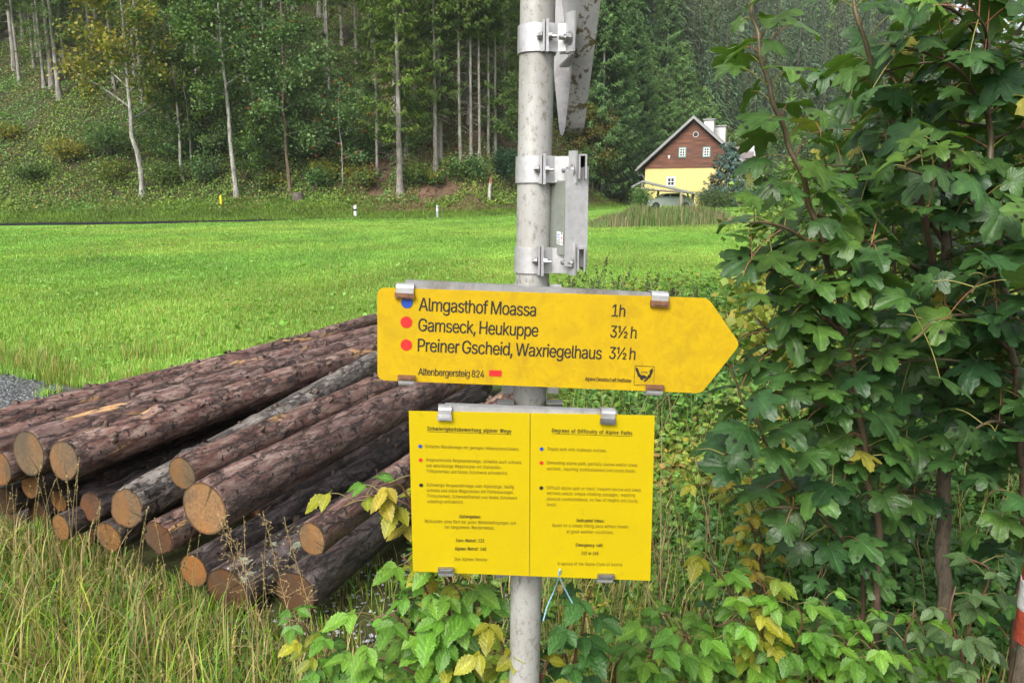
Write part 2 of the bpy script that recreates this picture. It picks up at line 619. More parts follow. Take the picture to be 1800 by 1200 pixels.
M = {}
M["ground"] = make_ground_mat()
M["gravel"] = make_gravel_mat()
M["asphalt"] = flat_mat("wet_asphalt", (0.022, 0.022, 0.025), 0.95, 0, 20, 0.3, spec=0.05)
M["grass"] = leaf_mat("grass_blades", 0.5, 0.3, spec=0.3)
M["straw"] = flat_mat("dry_straw", (0.4, 0.3, 0.13), 0.7, use_col=True, spec=0.2)
M["needles"] = leaf_mat("spruce_needles", 0.6, 0.25, spec=0.25)
M["leaves"] = leaf_mat("broad_leaves", 0.5, 0.3, spec=0.35)
M["maple"] = leaf_mat("sycamore_leaf", 0.36, 0.34, 30, 0.55, 0.4, back=((0.11, 0.19, 0.05), 0.55), spots=24)
M["berry"] = leaf_mat("bramble_leaf", 0.42, 0.32, 40, 0.3, 0.4, back=((0.3, 0.36, 0.24), 0.5))
M["weed"] = leaf_mat("undergrowth_leaf", 0.45, 0.3, 25, 0.3, 0.4)
M["stem"] = flat_mat("plant_stem", (0.1, 0.05, 0.03), 0.5, use_col=True)
M["spruce_trunk"] = make_trunk_mat("spruce_bark", (0.28, 0.26, 0.235), (0.08, 0.068, 0.058), 3.5)
M["pale_trunk"] = make_trunk_mat("pale_lichened_bark", (0.38, 0.37, 0.335), (0.07, 0.06, 0.05), 3.0, 0.52)
M["brown_trunk"] = make_trunk_mat("brown_bark", (0.17, 0.125, 0.09), (0.06, 0.04, 0.03), 3.0)
M["dark_trunk"] = make_trunk_mat("dark_bark", (0.1, 0.085, 0.07), (0.03, 0.025, 0.02), 3.0)  # darkest of the trunk bark tones
M["pole"] = make_pole_mat()
M["alu"] = make_alu_mat("bare_aluminium", 0.5)
M["alu_dirty"] = make_alu_mat("dirty_aluminium", 0.33, 0.75, 0.5)
M["mossy"] = None
M["rust"] = flat_mat("rusty_clip_foot", (0.16, 0.075, 0.035), 0.7, 0.1, 120, 0.5, 0.3)
M["steel"] = make_alu_mat("bolt_steel", 0.36, 0.35, 0.35, 0.85)
M["rubber_and_fill"] = flat_mat("black_rubber_and_fill", (0.02, 0.02, 0.02), 0.6)  # also the black fill of the gable opening and sign rails
M["arrow_yellow"] = make_sign_yellow("faded_yellow_enamel", (0.46, 0.305, 0.005), 0.6, (0.30, 0.185, 0.012), 30)
M["info_yellow"] = make_sign_yellow("bright_yellow_plastic", (0.44, 0.335, 0.002), 0.25, (0.36, 0.26, 0.008), 10)
M["ink"] = flat_mat("black_print", (0.016, 0.014, 0.012), 0.5)
M["info_ink"] = flat_mat("faded_black_print", (0.045, 0.036, 0.006), 0.5)
M["blue_dot"] = flat_mat("blue_print", (0.01, 0.055, 0.32), 0.45)
M["red_dot"] = flat_mat("red_print", (0.55, 0.018, 0.014), 0.45)
M["white"] = flat_mat("white_paint", (0.62, 0.62, 0.61), 0.5, 0, 6, 0.08)
M["yellow_paint"] = flat_mat("yellow_paint", (0.75, 0.5, 0.02), 0.5)

# ------------------------------------------------------------------ terrain (one sheet to the horizon)
def yb(x):                                   # foot of the wooded slope: straight on the left, swinging away up the valley on the right
    return 54.5 + 2.0 * np.maximum(0, x + 2.5)

def bank(x, y):
    t = y - yb(x)
    return 0.28 * np.clip(t, 0, 5) + 0.74 * np.clip(t - 5, 0, 130) + 0.12 * np.clip(t - 4, 0, 2)

def ridge(x, y):
    a = x / np.maximum(y, 1)
    zmax = 112 - 84 * sstep(0.46, 0.60, a)
    return np.clip(0.56 * (y - 165), 0, zmax) * sstep(-0.25, 0.0, a)

def height(x, y):
    x, y = np.asarray(x, float), np.asarray(y, float)
    m = sstep(5, 22, y) * (0.0153 * (np.clip(y, 5, 110) - 5) + 0.0139 * np.clip(x, -60, 60))
    p = np.stack([x.ravel() * 0.35, y.ravel() * 0.35, np.zeros(x.size)], 1)
    bumps = 0.10 * (fbm(p, 3, 3).reshape(x.shape) - 0.5) * sstep(3, 14, np.hypot(x, y))
    z = m + bumps + np.maximum(bank(x, y), ridge(x, y))
    p2 = np.stack([x.ravel() * 0.08, y.ravel() * 0.08, np.zeros(x.size)], 1)
    z = z + 3.0 * (fbm(p2, 3, 8).reshape(x.shape) - 0.5) * sstep(5, 22, y - yb(x)) * (y > 30)
    z = z - 0.13 * sstep(5.2, 3.9, y) * sstep(2.5, 1.0, np.abs(x + 0.9) - 0.9)
    return z

def hz(x, y):
    return float(height(np.array([x]), np.array([y]))[0])

def gravel_mask(x, y):
    n = fbm(np.stack([x * 0.9, y * 0.9, 0 * x], -1).reshape(-1, 3), 4, 21).reshape(np.shape(x))
    edge = 7.25 - 0.62 * (x + 5.2) * (x > -5.2) + 1.6 * (n - 0.5)
    return sstep(0.35, -0.1, y - edge) * sstep(-1.0, -2.6, x + (y - 4) * 0.1 - 0.6) * sstep(4.2, 4.9, y)

def build_ground():
    an = np.concatenate([np.arange(-180, -42, 3.0), np.arange(-42, 42, 0.25), np.arange(42, 180, 3.0)])
    an = np.radians(an)
    r = np.concatenate([[0.4], np.geomspace(0.8, 40, 110), np.linspace(40.6, 110, 110), np.geomspace(112, 1500, 60)])
    A, R = np.meshgrid(an, r)
    x, y = R * np.sin(A), R * np.cos(A)
    z = height(x, y)
    pt = np.stack([x, y, z], -1).reshape(-1, 3)
    nr, na = x.shape
    i = np.arange(nr - 1)[:, None] * na
    j = np.arange(na)[None]
    j2 = (j + 1) % na
    q = np.stack([i + j, i + j2, i + na + j2, i + na + j], -1).reshape(-1, 4)[:, ::-1]
    n1 = fbm(pt * [0.5, 0.5, 0], 4, 31)[:, None]
    n2 = fbm(pt * [0.12, 0.12, 0], 3, 32)[:, None]
    n3 = fbm(pt * [2.5, 2.5, 0], 3, 33)[:, None]
    X, Y = pt[:, 0:1], pt[:, 1:2]
    T = Y - yb(X)
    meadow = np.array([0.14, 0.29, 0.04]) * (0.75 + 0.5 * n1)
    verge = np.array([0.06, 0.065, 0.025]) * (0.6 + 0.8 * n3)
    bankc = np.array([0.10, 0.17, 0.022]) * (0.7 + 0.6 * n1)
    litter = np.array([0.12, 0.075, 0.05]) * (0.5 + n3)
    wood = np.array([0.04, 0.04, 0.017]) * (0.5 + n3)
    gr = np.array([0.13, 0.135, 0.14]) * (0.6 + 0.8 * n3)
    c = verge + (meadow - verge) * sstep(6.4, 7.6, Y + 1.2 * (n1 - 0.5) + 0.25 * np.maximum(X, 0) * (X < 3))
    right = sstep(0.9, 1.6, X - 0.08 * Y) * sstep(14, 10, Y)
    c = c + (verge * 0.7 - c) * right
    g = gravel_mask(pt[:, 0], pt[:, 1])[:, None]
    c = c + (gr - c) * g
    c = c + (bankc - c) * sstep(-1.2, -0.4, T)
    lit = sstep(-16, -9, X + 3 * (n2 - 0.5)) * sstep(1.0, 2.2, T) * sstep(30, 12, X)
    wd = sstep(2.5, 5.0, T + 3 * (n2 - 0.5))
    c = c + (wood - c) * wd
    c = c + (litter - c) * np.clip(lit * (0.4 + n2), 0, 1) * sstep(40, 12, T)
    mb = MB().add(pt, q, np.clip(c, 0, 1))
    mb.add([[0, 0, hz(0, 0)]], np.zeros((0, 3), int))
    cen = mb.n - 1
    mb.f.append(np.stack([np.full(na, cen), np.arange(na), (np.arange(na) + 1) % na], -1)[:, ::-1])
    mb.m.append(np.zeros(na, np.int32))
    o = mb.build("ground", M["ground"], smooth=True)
    tag(o, "gently rising valley floor and the slopes around it", "ground", kind="structure")

build_ground()

def build_road():
    xs = np.linspace(-75, 40, 140)
    v, w = [], np.linspace(-1.9, 1.9, 6)
    for k in range(6):
        yy = yb(xs) - 3.2 + w[k]
        v.append(np.stack([xs, yy, height(xs, yy) + 0.03], 1))
    v = np.stack(v, 1).reshape(-1, 3)
    i = np.arange(139)[:, None] * 6 + np.arange(5)[None]
    q = np.stack([i, i + 6, i + 7, i + 1], -1).reshape(-1, 4)[:, ::-1]
    o = MB().add(v, q).build("road", M["asphalt"], smooth=True)
    tag(o, "narrow wet asphalt lane running along the foot of the wood", "road", kind="structure")

build_road()

def build_gravel():
    xs = np.arange(-9.0, -1.2, 0.06)
    ys = np.arange(2.8, 8.2, 0.06)
    X, Y = np.meshgrid(xs, ys)
    g = gravel_mask(X, Y)
    n = fbm(np.stack([X.ravel() * 3, Y.ravel() * 3, 0 * X.ravel()], 1), 3, 44).reshape(X.shape)
    keep = (g > 0.30 + 0.5 * n)
    Z = height(X, Y) + 0.006 + 0.012 * n
    idx = np.arange(X.size).reshape(X.shape)
    cell = keep[:-1, :-1] & keep[1:, 1:]
    q = np.stack([idx[:-1, :-1], idx[:-1, 1:], idx[1:, 1:], idx[1:, :-1]], -1)[cell]
    mb = MB().add(np.stack([X, Y, Z], -1).reshape(-1, 3), q)
    o = mb.build("gravel_track", M["gravel"], smooth=True)
    tag(o, "patch of grey gravel track left of the log pile", "track", kind="structure")
    # loose stones lying on it
    k = 9000
    px, py = rng.uniform(-8.5, -1.4, k), rng.uniform(2.9, 7.8, k)
    ok = gravel_mask(px, py) > 0.4
    px2, py2 = rng.uniform(-1.2, 0.6, 1500), rng.uniform(2.3, 3.4, 1500)
    px, py = np.concatenate([px[ok], px2]), np.concatenate([py[ok], py2])
    k = len(px)
    tv = np.array([[1, 0, 0], [0, 1, 0], [-1, 0, 0], [0, -1, 0], [0.2, 0.1, 0.7], [0, 0, -0.6]], float)
    tf = np.array([[0, 1, 4], [1, 2, 4], [2, 3, 4], [3, 0, 4], [1, 0, 5], [2, 1, 5], [3, 2, 5], [0, 3, 5]])
    s = rng.uniform(0.004, 0.012, k)[:, None] * rng.uniform(0.6, 1.3, (k, 3))
    R = frames(np.stack([rng.normal(size=k), rng.normal(size=k), 0.3 * rng.normal(size=k)], 1), np.tile([0, 0, 1.0], (k, 1)))
    T = np.stack([px, py, height(px, py) + 0.012], 1)
    col = rng.uniform(0.07, 0.36, k)[:, None] * np.array([1, 1.03, 1.07])
    m2 = MB()
    scatter(m2, tv, tf, R, T, s, col)
    o = m2.build("gravel_stones", flat_mat("loose_stone", (0.3,) * 3, 0.5, use_col=True))
    tag(o, "loose grey stones strewn over the gravel track", "gravel", kind="stuff")

build_gravel()

# ------------------------------------------------------------------ post and signs
POLE_A = at(921.5, 1200, 1.47)
POLE_B = at(945.5, 0, 1.25)
_pd = unit(POLE_B - POLE_A)
POLE_0 = POLE_A - _pd * (POLE_A[2] + 0.15) / _pd[2]
POLE_T = POLE_A + _pd * 1.75
PR = 0.030

def pole_at(z):
    return POLE_A + _pd * (z - POLE_A[2]) / _pd[2]

def pole_z(py):                      # height on the pole seen at picture row py
    lo, hi = 0.0, 3.0
    for _ in range(40):
        mid = (lo + hi) / 2
        d = pole_at(mid) - EYE
        dep = d[1] * CP - d[2] * SP
        yy = 600 - FPX * (d[1] * SP + d[2] * CP) / dep
        lo, hi = (mid, hi) if yy > py else (lo, mid)
    return lo

def build_pole():
    t = thing("sign_post", "weathered grey steel tube post carrying the yellow hiking signs", "post", (POLE_0[0], POLE_0[1], 0))
    zs = np.linspace(0, 1, 40)
    pts = POLE_0 + (POLE_T - POLE_0) * zs[:, None]
    mb = MB()
    tube(mb, pts, PR, 40)
    mb.build("tube", M["pole"], t, True)
    mb = MB()
    tube(mb, [POLE_T, POLE_T + _pd * 0.004, POLE_T + _pd * 0.02], [PR + 0.002, PR + 0.002, PR - 0.006], 32)
    mb.build("cap", M["rubber_and_fill"], t, True)

build_pole()

def bolt(p, d, r=0.0065, nut=0.006, rod=0.012, name="bolt", parent=None, mb=None):
    """hexagon nut and the threaded end standing out of it, along d"""
    d = unit(d)
    own = mb is None
    mb = mb or MB()
    p = np.asarray(p, float)
    tube(mb, [p, p + d * 0.0012], [r * 1.5, r * 1.5], 16)
    tube(mb, [p + d * 0.0012, p + d * nut], [r, r], 6)
    tube(mb, [p + d * nut, p + d * rod], [r * 0.5, r * 0.48], 10)
    if own:
        return mb.build(name, M["steel"], parent)

def curved_band(mb, z0, z1, r, a0, a1, thick=0.003, seg=28):
    """strap lying round the post from angle a0 to a1 (0 = +x, counter-clockwise from above)"""
    an = np.linspace(a0, a1, seg)
    c0, c1 = pole_at(z0), pole_at(z1)
    cs = np.stack([np.cos(an), np.sin(an), 0 * an], 1)
    v = np.concatenate([c0 + cs * r, c1 + cs * r, c0 + cs * (r + thick), c1 + cs * (r + thick)])
    k = np.arange(seg - 1)
    q = np.concatenate([np.stack([k + 2 * seg, k + 2 * seg + 1, k + 3 * seg + 1, k + 3 * seg], 1),
                        np.stack([k, k + seg, k + seg + 1, k + 1], 1),
                        np.stack([k + seg, k + 3 * seg, k + 3 * seg + 1, k + seg + 1], 1),
                        np.stack([k, k + 1, k + 2 * seg + 1, k + 2 * seg], 1)])
    mb.add(v, q)
    for e in (0, seg - 1):
        mb.add(v[[e, e + seg, e + 3 * seg, e + 2 * seg]], [[0, 1, 2, 3]])

def plate(mb, a, b, z0, z1, thick=0.003):
    """upright flat bar from plan point a to b"""
    a, b = np.array(a, float), np.array(b, float)
    d = unit(b - a)
    nrm = np.array([-d[1], d[0]]) * thick / 2
    v = []
    for z in (z0, z1):
        for p in (a - nrm, b - nrm, b + nrm, a + nrm):
            v.append([p[0], p[1], z])
    mb.add(v, BOXF)

def side_clamp(parent, py, xr, hgt=0.045, lip_up=0.008):
    """aluminium strap round the post with an arm to the rail on its right; returns the height"""
    z = pole_z(py)
    c = pole_at(z)
    z0, z1 = z - hgt / 2, z + hgt / 2
    mb = MB()
    curved_band(mb, z0, z1, PR + 0.0005, math.radians(-395), math.radians(-78), seg=40)
    fa = c[:2] + (PR + 0.003) * np.array([math.cos(math.radians(-78)), math.sin(math.radians(-78))])
    # the closing flanges, standing off the strap towards the viewer
    plate(mb, fa + [0.000, 0.002], fa + [0.003, -0.011], z0 - 0.002, z1 + 0.002)
    plate(mb, fa + [0.006, 0.002], fa + [0.009, -0.012], z0 - 0.003, z1 + 0.003, 0.0045)
    pb = fa + [0.0075, 0.001]
    p1 = np.array([c[0] + PR + 0.004, c[1] - PR + 0.007])
    plate(mb, pb, p1, z0, z1)
    p2 = np.array([xr - 0.012, c[1] - PR + 0.004])
    plate(mb, p1, p2, z0 + 0.0005, z1 - 0.0005)
    p3 = np.array([xr, c[1] - PR - 0.012])
    plate(mb, p2, p3, z0 - 0.002, z1 + lip_up, 0.0035)
    cl = mb.build("clamp", M["alu"], parent)
    bm = MB()
    bolt([fa[0] - 0.001, fa[1] - 0.006, z], [-1, -0.1, 0], mb=bm, r=0.005, rod=0.008)
    bolt([fa[0] + 0.0115, fa[1] - 0.006, z - 0.001], [1, -0.1, 0], mb=bm, r=0.006, rod=0.013)
    q = (p2 + p3) / 2
    bolt([q[0] - 0.002, q[1], z - 0.003], [-1, -0.35, 0], mb=bm, r=0.0075, rod=0.018, nut=0.009)
    bm.build("bolt", M["steel"], cl)
    return z, c

def mossy_mat():
    m, n, l, b = new_mat("mossy_painted_rim")
    v = objcoord(n, l)
    t = texnoise(n, l, 48, 7, 0.8, v, 0.3)
    c = ramp_col(n, l, t, [(0.40, (0.22, 0.225, 0.225)), (0.53, (0.27, 0.275, 0.27)), (0.55, (0.06, 0.048, 0.022)), (0.75, (0.095, 0.075, 0.028))])
    l.new(c, b.inputs["Base Color"])
    b.inputs["Roughness"].default_value = 0.55
    b.inputs["Metallic"].default_value = 0.1
    bump(n, l, b, t.outputs[0], 0.4, 0.003)
    return m
M["mossy"] = mossy_mat()

M["alu_back"] = make_alu_mat("dull_sign_back", 0.34, 0.5, 0.5, 0.35)

def build_triangle():
    """road sign: point-down triangle turned edge-on, folded rim towards the post"""
    xb, xf = 0.0945, 0.129                  # lip of the rim, face of the sign
    low = on_plane(1003, 238, [xb + 0.015, 0, 0], np.array([1.0, 0, 0]))
    y0, z0 = low[1] + 0.01, low[2] - 0.040
    t = thing("road_sign", "triangular road sign seen edge-on from behind, mossy grey rim, point down", "road sign", (xf, y0, z0))
    S = 0.80
    cor = [(0.0, 0.0), (-S / 2, S * 0.866), (S / 2, S * 0.866)]
    def outline(rad, inset=0.0):
        cen = np.array([0, S * 0.866 * 2 / 3])
        out = []
        for k in range(3):
            p = cen + (np.array(cor[k]) - cen) * (1 - inset)
            a = unit(np.array(cor[k - 1]) - np.array(cor[k]))
            b = unit(np.array(cor[(k + 1) % 3]) - np.array(cor[k]))
            bis = unit(a + b)
            c = p + bis * rad * 2
            s = math.atan2(*(-bis)[::-1])
            for d in np.linspace(60, -60, 9):
                an = s + math.radians(d)
                out.append(c + rad * np.array([math.cos(an), math.sin(an)]))
        return np.array(out)
    o = outline(0.040)
    n = len(o)
    ty = math.tan(math.radians(7.0))
    def ring(o2, x):
        return np.stack([x - o2[:, 0] * ty, y0 + o2[:, 0], z0 + o2[:, 1]], 1)
    mb = MB()
    mb.add(ring(o, xf), [list(range(n))])
    mb.add(ring(o, xf - 0.0025), [list(range(n))[::-1]])
    mb.build("panel", M["alu_back"], t)
    i = outline(0.036, 0.012)
    rings = [ring(o, xf), ring(o, xb), ring(i, xb), ring(i, xf - 0.003)]
    v = np.concatenate(rings)
    k = np.arange(n)
    k2 = (k + 1) % n
    q = np.concatenate([np.stack([k + a * n, k2 + a * n, k2 + (a + 1) * n, k + (a + 1) * n], 1) for a in range(3)])
    mi = np.repeat([0, 1, 1], n)
    mb = MB()
    mb.add(v, q)
    mb.m[-1] = mi.astype(np.int32)
    mb.build("rim", [M["mossy"], M["alu_back"]], t)
    # stiffening rails on the back
    zc = pole_z(72)
    mb = MB()
    for dz in (0.012, -0.012):
        box(mb, [xb + 0.014, y0, zc + dz], [0.018, 0.13, 0.004], rotz(math.radians(7)))
    box(mb, [xf - 0.006, y0, zc], [0.004, 0.13, 0.03], rotz(math.radians(7)))
    mb.build("back_rail", M["alu_dirty"], t)
    side_clamp(t, 72, 0.103, lip_up=0.016)

build_triangle()

def build_box_sign():
    """small plate sign turned edge-on: shallow folded panel on two rails"""
    z1, z0 = pole_z(312), pole_z(468)
    yk = 1.262
    pL = at_y(966, 400, 1.33)
    pC = at_y(992, 400, 1.285)
    pR = at_y(1033, 400, 1.30)
    t = thing("plate_sign", "small grey plate sign turned edge-on below the triangle, sticker on its back", "sign", (pC[0], pC[1], z0))
    def wall(mb, a, b, za0, za1, zb0, zb1, th=0.003):
        d = unit(np.array([b[0] - a[0], b[1] - a[1], 0]))
        nn = np.array([-d[1], d[0], 0]) * th
        v = [[a[0], a[1], za0], [b[0], b[1], zb0], [b[0], b[1], zb1], [a[0], a[1], za1]]
        v = np.array(v + v)
        v[4:] += nn
        mb.add(v, [[0, 1, 2, 3], [7, 6, 5, 4], [0, 4, 5, 1], [1, 5, 6, 2], [2, 6, 7, 3], [3, 7, 4, 0]])
    def zz(py, p):
        r = ray(900, py)
        return EYE[2] + r[2] * p[1] / r[1]
    mb = MB()
    wall(mb, [pL[0] - 0.02, pL[1] + 0.03], pC, zz(315, pL), zz(445, pL), zz(318, pC), zz(448, pC))
    mb.build("back_panel", flat_mat("wet_aluminium_green_reflection", (0.30, 0.33, 0.29), 0.38, 0.5, 30, 0.2), t)  # meadow's green reflection and side shade put into this base colour
    mb = MB()
    e = 0.0016
    wall(mb, [pC[0] + e, pC[1]], pR, zz(468, pC) , zz(300, pC), zz(470, pR), zz(292, pR))
    mb.build("folded_edge", make_alu_mat("streaked_grey_paint", 0.42, 0.4, 0.5, 0.3), t)
    d = unit(np.array([pC[0] - pL[0] + 0.02, pC[1] - pL[1] - 0.03, 0]))
    nn = np.array([d[1], -d[0], 0]) * 0.0012
    a, b = pC - d * 0.0215 + nn, pC - d * 0.003 + nn
    st = MB()
    zt, zb_ = zz(409, pC), zz(432, pC)
    st.add([[a[0], a[1], zb_ + 0.003], [b[0], b[1], zb_], [b[0], b[1], zt], [a[0], a[1], zt + 0.002]], [[0, 1, 2, 3]], (0.72, 0.74, 0.72))
    def bar(u0, u1, w0, w1, c):
        A, B = a + (b - a) * u0 + nn * 0.4, a + (b - a) * u1 + nn * 0.4
        h = zt - zb_
        st.add([[A[0], A[1], zb_ + h * w0 + .002], [B[0], B[1], zb_ + h * w0 + .001], [B[0], B[1], zb_ + h * w1 + .001], [A[0], A[1], zb_ + h * w1 + .002]], [[0, 1, 2, 3]], c)
    for k in range(2):
        bar(0.10, 0.55, 0.72 - k * 0.2, 0.80 - k * 0.2, (0.02, 0.09, 0.4))
    for k in range(3):
        bar(0.10, 0.6, 0.34 - k * 0.12, 0.39 - k * 0.12, (0.05, 0.05, 0.05))
    bar(0.70, 0.9, 0.45, 0.62, (0.6, 0.03, 0.03))
    bar(0.68, 0.92, 0.8, 0.92, (0.06, 0.06, 0.06))
    bar(0.70, 0.9, 0.1, 0.2, (0.6, 0.03, 0.03))
    st.build("sticker", flat_mat("printed_sticker", (0.7,) * 3, 0.4, use_col=True), t)
    for py in (299, 456):
        z, c = side_clamp(t, py, 0.1105)
        mb = MB()
        x0 = 0.112
        yv = c[1] - PR - 0.012
        for dx in (0.002, 0.013):
            box(mb, [x0 + dx, yv + 0.035, z + 0.002], [0.0028, 0.09, 0.038])
        box(mb, [x0 + 0.0075, yv + 0.062, z + 0.002], [0.008, 0.03, 0.034], mi=1)  # black block set back inside the channel
        box(mb, [x0 + 0.0075, yv + 0.035, z + 0.0225], [0.0138, 0.09, 0.0028])
        mb.build("rail", [M["alu_dirty"], M["rubber_and_fill"]], t)

build_box_sign()

# lettering: text curves turned into flat meshes, set out in each sign's own plane
def sign_font():
    try:                                      # the plain grotesque that ships with Blender
        import os
        p = os.path.join(bpy.utils.system_resource('DATAFILES'), "fonts", "Inter.woff2")
        return bpy.data.fonts.load(p)
    except Exception:
        return None
FONT = sign_font()

def fill_outlines(cu):
    """triangulate the letter outlines; a piece is ink where the outlines wind round it, so overlapping strokes stay solid and counters open"""
    polys = []
    for sp in cu.splines:
        P = []
        if sp.type == 'BEZIER':
            b = sp.bezier_points
            for i in range(len(b)):
                p, q = b[i], b[(i + 1) % len(b)]
                P += [(c.x, c.y) for c in interpolate_bezier(p.co, p.handle_right, q.handle_left, q.co, 4)[:-1]]
        else:
            P = [(p.co.x, p.co.y) for p in sp.points]
        P = [p for i, p in enumerate(P) if abs(p[0] - P[i - 1][0]) + abs(p[1] - P[i - 1][1]) > 1e-6]
        if len(P) > 2:
            polys.append(P)
    pts, edges = [], []
    for P in polys:
        n0 = len(pts)
        pts += P
        edges += [(n0 + k, n0 + (k + 1) % len(P)) for k in range(len(P))]
    vo, _, fo, *_r = delaunay_2d_cdt([Vector(p) for p in pts], edges, [], 0, 1e-5)
    V = np.array([(v.x, v.y) for v in vo])
    F = np.array([tuple(f) for f in fo])
    cen = V[F].mean(1)
    A = np.array([pts[a] for a, b in edges])
    B = np.array([pts[b] for a, b in edges])
    y, x = cen[:, 1:2], cen[:, 0:1]
    cross = (B[None, :, 0] - A[None, :, 0]) * (y - A[None, :, 1]) - (x - A[None, :, 0]) * (B[None, :, 1] - A[None, :, 1])
    wind = ((A[None, :, 1] <= y) & (B[None, :, 1] > y) & (cross > 0)).sum(1) - ((A[None, :, 1] > y) & (B[None, :, 1] <= y) & (cross < 0)).sum(1)
    return V, [tuple(f) for f in F[wind != 0]]

def text_verts(items, spacing=1.0):
    obs = []
    for s, off in items:
        cu = bpy.data.curves.new("lettering_source", 'FONT')
        cu.body = s
        cu.size = 1.0
        if FONT:
            cu.font = FONT
        cu.offset = off
        cu.space_character = spacing
        cu.space_word = 1.0 + (spacing - 1.0) * 2
        cu.resolution_u = 4
        ob = bpy.data.objects.new("lettering_source", cu)
        COL.objects.link(ob)
        obs.append(ob)
    dg = bpy.context.evaluated_depsgraph_get()
    dg.update()
    out = []
    for ob in obs:
        out.append(fill_outlines(ob.to_curve(dg)))
        ob.to_curve_clear()
    for ob in obs:
        cu = ob.data
        bpy.data.objects.remove(ob)
        bpy.data.curves.remove(cu)
    return out

CAPU = float(text_verts([("H", 0.0)])[0][0][:, 1].max())      # height of a capital in the font's own units

class Plane:
    """a sign's plane: where a sight line meets it, and its own right/up directions"""
    def __init__(self, p0, yaw, pa, pb):
        self.n = np.array([-math.sin(yaw), -math.cos(yaw), 0.0])      # faces the viewer
        self.p0 = np.asarray(p0, float)
        self.R = unit(self.hit(*pb) - self.hit(*pa))
        self.U = unit(np.cross(self.n, self.R)) * -1
        if self.U[2] < 0:
            self.U = -self.U
    def hit(self, px, py, off=0.0):
        return on_plane(px, py, self.p0 + self.n * off, self.n)
    def text(self, mb, tv, x0, x1, yb0, cap, off=0.0008, mi=0, capu=0.0, strike=1, strike_w=0.05):
        v, f = tv
        a, b = self.hit(x0, yb0), self.hit(x1, yb0)
        w = np.dot(b - a, self.R)
        h = np.linalg.norm(self.hit(x0, yb0 - cap) - a)
        capu = capu or CAPU
        lo, hi = v[:, 0].min(), v[:, 0].max()
        for k in range(strike):
            sh = (k - (strike - 1) / 2) * strike_w * h
            P = a + ((v[:, 0:1] - lo) / (hi - lo) * w + sh) * self.R + (v[:, 1:2] * h / capu) * self.U + self.n * (off + k * 0.00015)
            mb.add(P, f, mi=mi)
    def disc(self, mb, px, py, r, off=0.0008, mi=0):
        c = self.hit(px, py)
        rr = np.linalg.norm(self.hit(px + r, py) - c)
        an = np.linspace(0, 2 * math.pi, 32, endpoint=False)
        mb.add(c + rr * (np.cos(an)[:, None] * self.R + np.sin(an)[:, None] * self.U) + self.n * off, [list(range(32))], mi=mi)
    def poly(self, mb, pts, off=0.0008, mi=0):
        mb.add(np.array([self.hit(*p) for p in pts]) + self.n * off, [list(range(len(pts)))], mi=mi)

def sheet(mb, pts, n, thick):
    """flat board with an outline, front towards n"""
    k = len(pts)
    v = np.concatenate([pts, pts - n * thick])
    mb.add(v, [list(range(k)), [i + k for i in range(k)][::-1]] + [[i, i + k, (i + 1) % k + k, (i + 1) % k] for i in range(k)])

def rounded(pts, rad):
    out = []
    k = len(pts)
    for i in range(k):
        p, a, b = pts[i], pts[i - 1], pts[(i + 1) % k]
        da, db = unit(a - p), unit(b - p)
        r = rad[i]
        if r <= 0:
            out.append(p)
            continue
        for t in np.linspace(0, 1, 7):
            q0, q1 = p + da * r, p + db * r
            out.append((1 - t) ** 2 * q0 + 2 * t * (1 - t) * p + t ** 2 * q1)
    return np.array(out)

def clip_part(parent, pl, px, py0, py1, w, top, foot, foot_mat, mat="alu"):
    """bent clip hooked over a sign's edge: bright saddle over the edge and a foot pressed on the face"""
    mb = MB()
    s = 1 if top else -1
    a, b = pl.hit(px - w / 2, py0), pl.hit(px + w / 2, py0 + w * 0.035)
    ww = np.linalg.norm(b - a)
    hgt = abs(np.dot(pl.hit(px, py1) - pl.hit(px, py0), pl.U))
    cen = (a + b) / 2
    # profile in (out, up): back of the rail, over the edge, down the face
    prof = [(-0.022, 0.0), (-0.014, 0.003), (-0.002, 0.0035), (0.004, 0.001), (0.0055, -0.003), (0.0055, -hgt)]
    v = []
    for side in (-1, 1):
        for o_, u_ in prof:
            v.append(cen + pl.R * side * ww / 2 + pl.n * o_ + pl.U * s * u_)
        for o_, u_ in prof:
            v.append(cen + pl.R * side * ww / 2 + pl.n * (o_ - 0.0022) + pl.U * s * (u_ - 0.0012))
    v = np.array(v)
    k = len(prof)
    f = []
    for i in range(k - 1):
        f.append([i, i + 1, 2 * k + i + 1, 2 * k + i])
        f.append([k + i, 2 * k + k + i, 2 * k + k + i + 1, k + i + 1])
        for base in (0, 2 * k):
            f.append([base + i, base + k + i, base + k + i + 1, base + i + 1])
    f.append([k - 1, 2 * k - 1, 4 * k - 1, 3 * k - 1])
    mb.add(v, f)
    o = mb.build("clip", M[mat], parent, False)
    mb = MB()
    c2 = cen - pl.U * s * (hgt + foot / 2 - 0.0004) + pl.n * 0.0042
    Rm = np.stack([pl.R, pl.n, pl.U], 1)
    box(mb, c2, [ww * 1.10, 0.0075, foot], Rm)
    box(mb, c2 + pl.n * 0.0046 , [ww * 0.8, 0.0018, foot * 0.45], Rm)
    mb.build("foot", M[foot_mat], o)
    return o

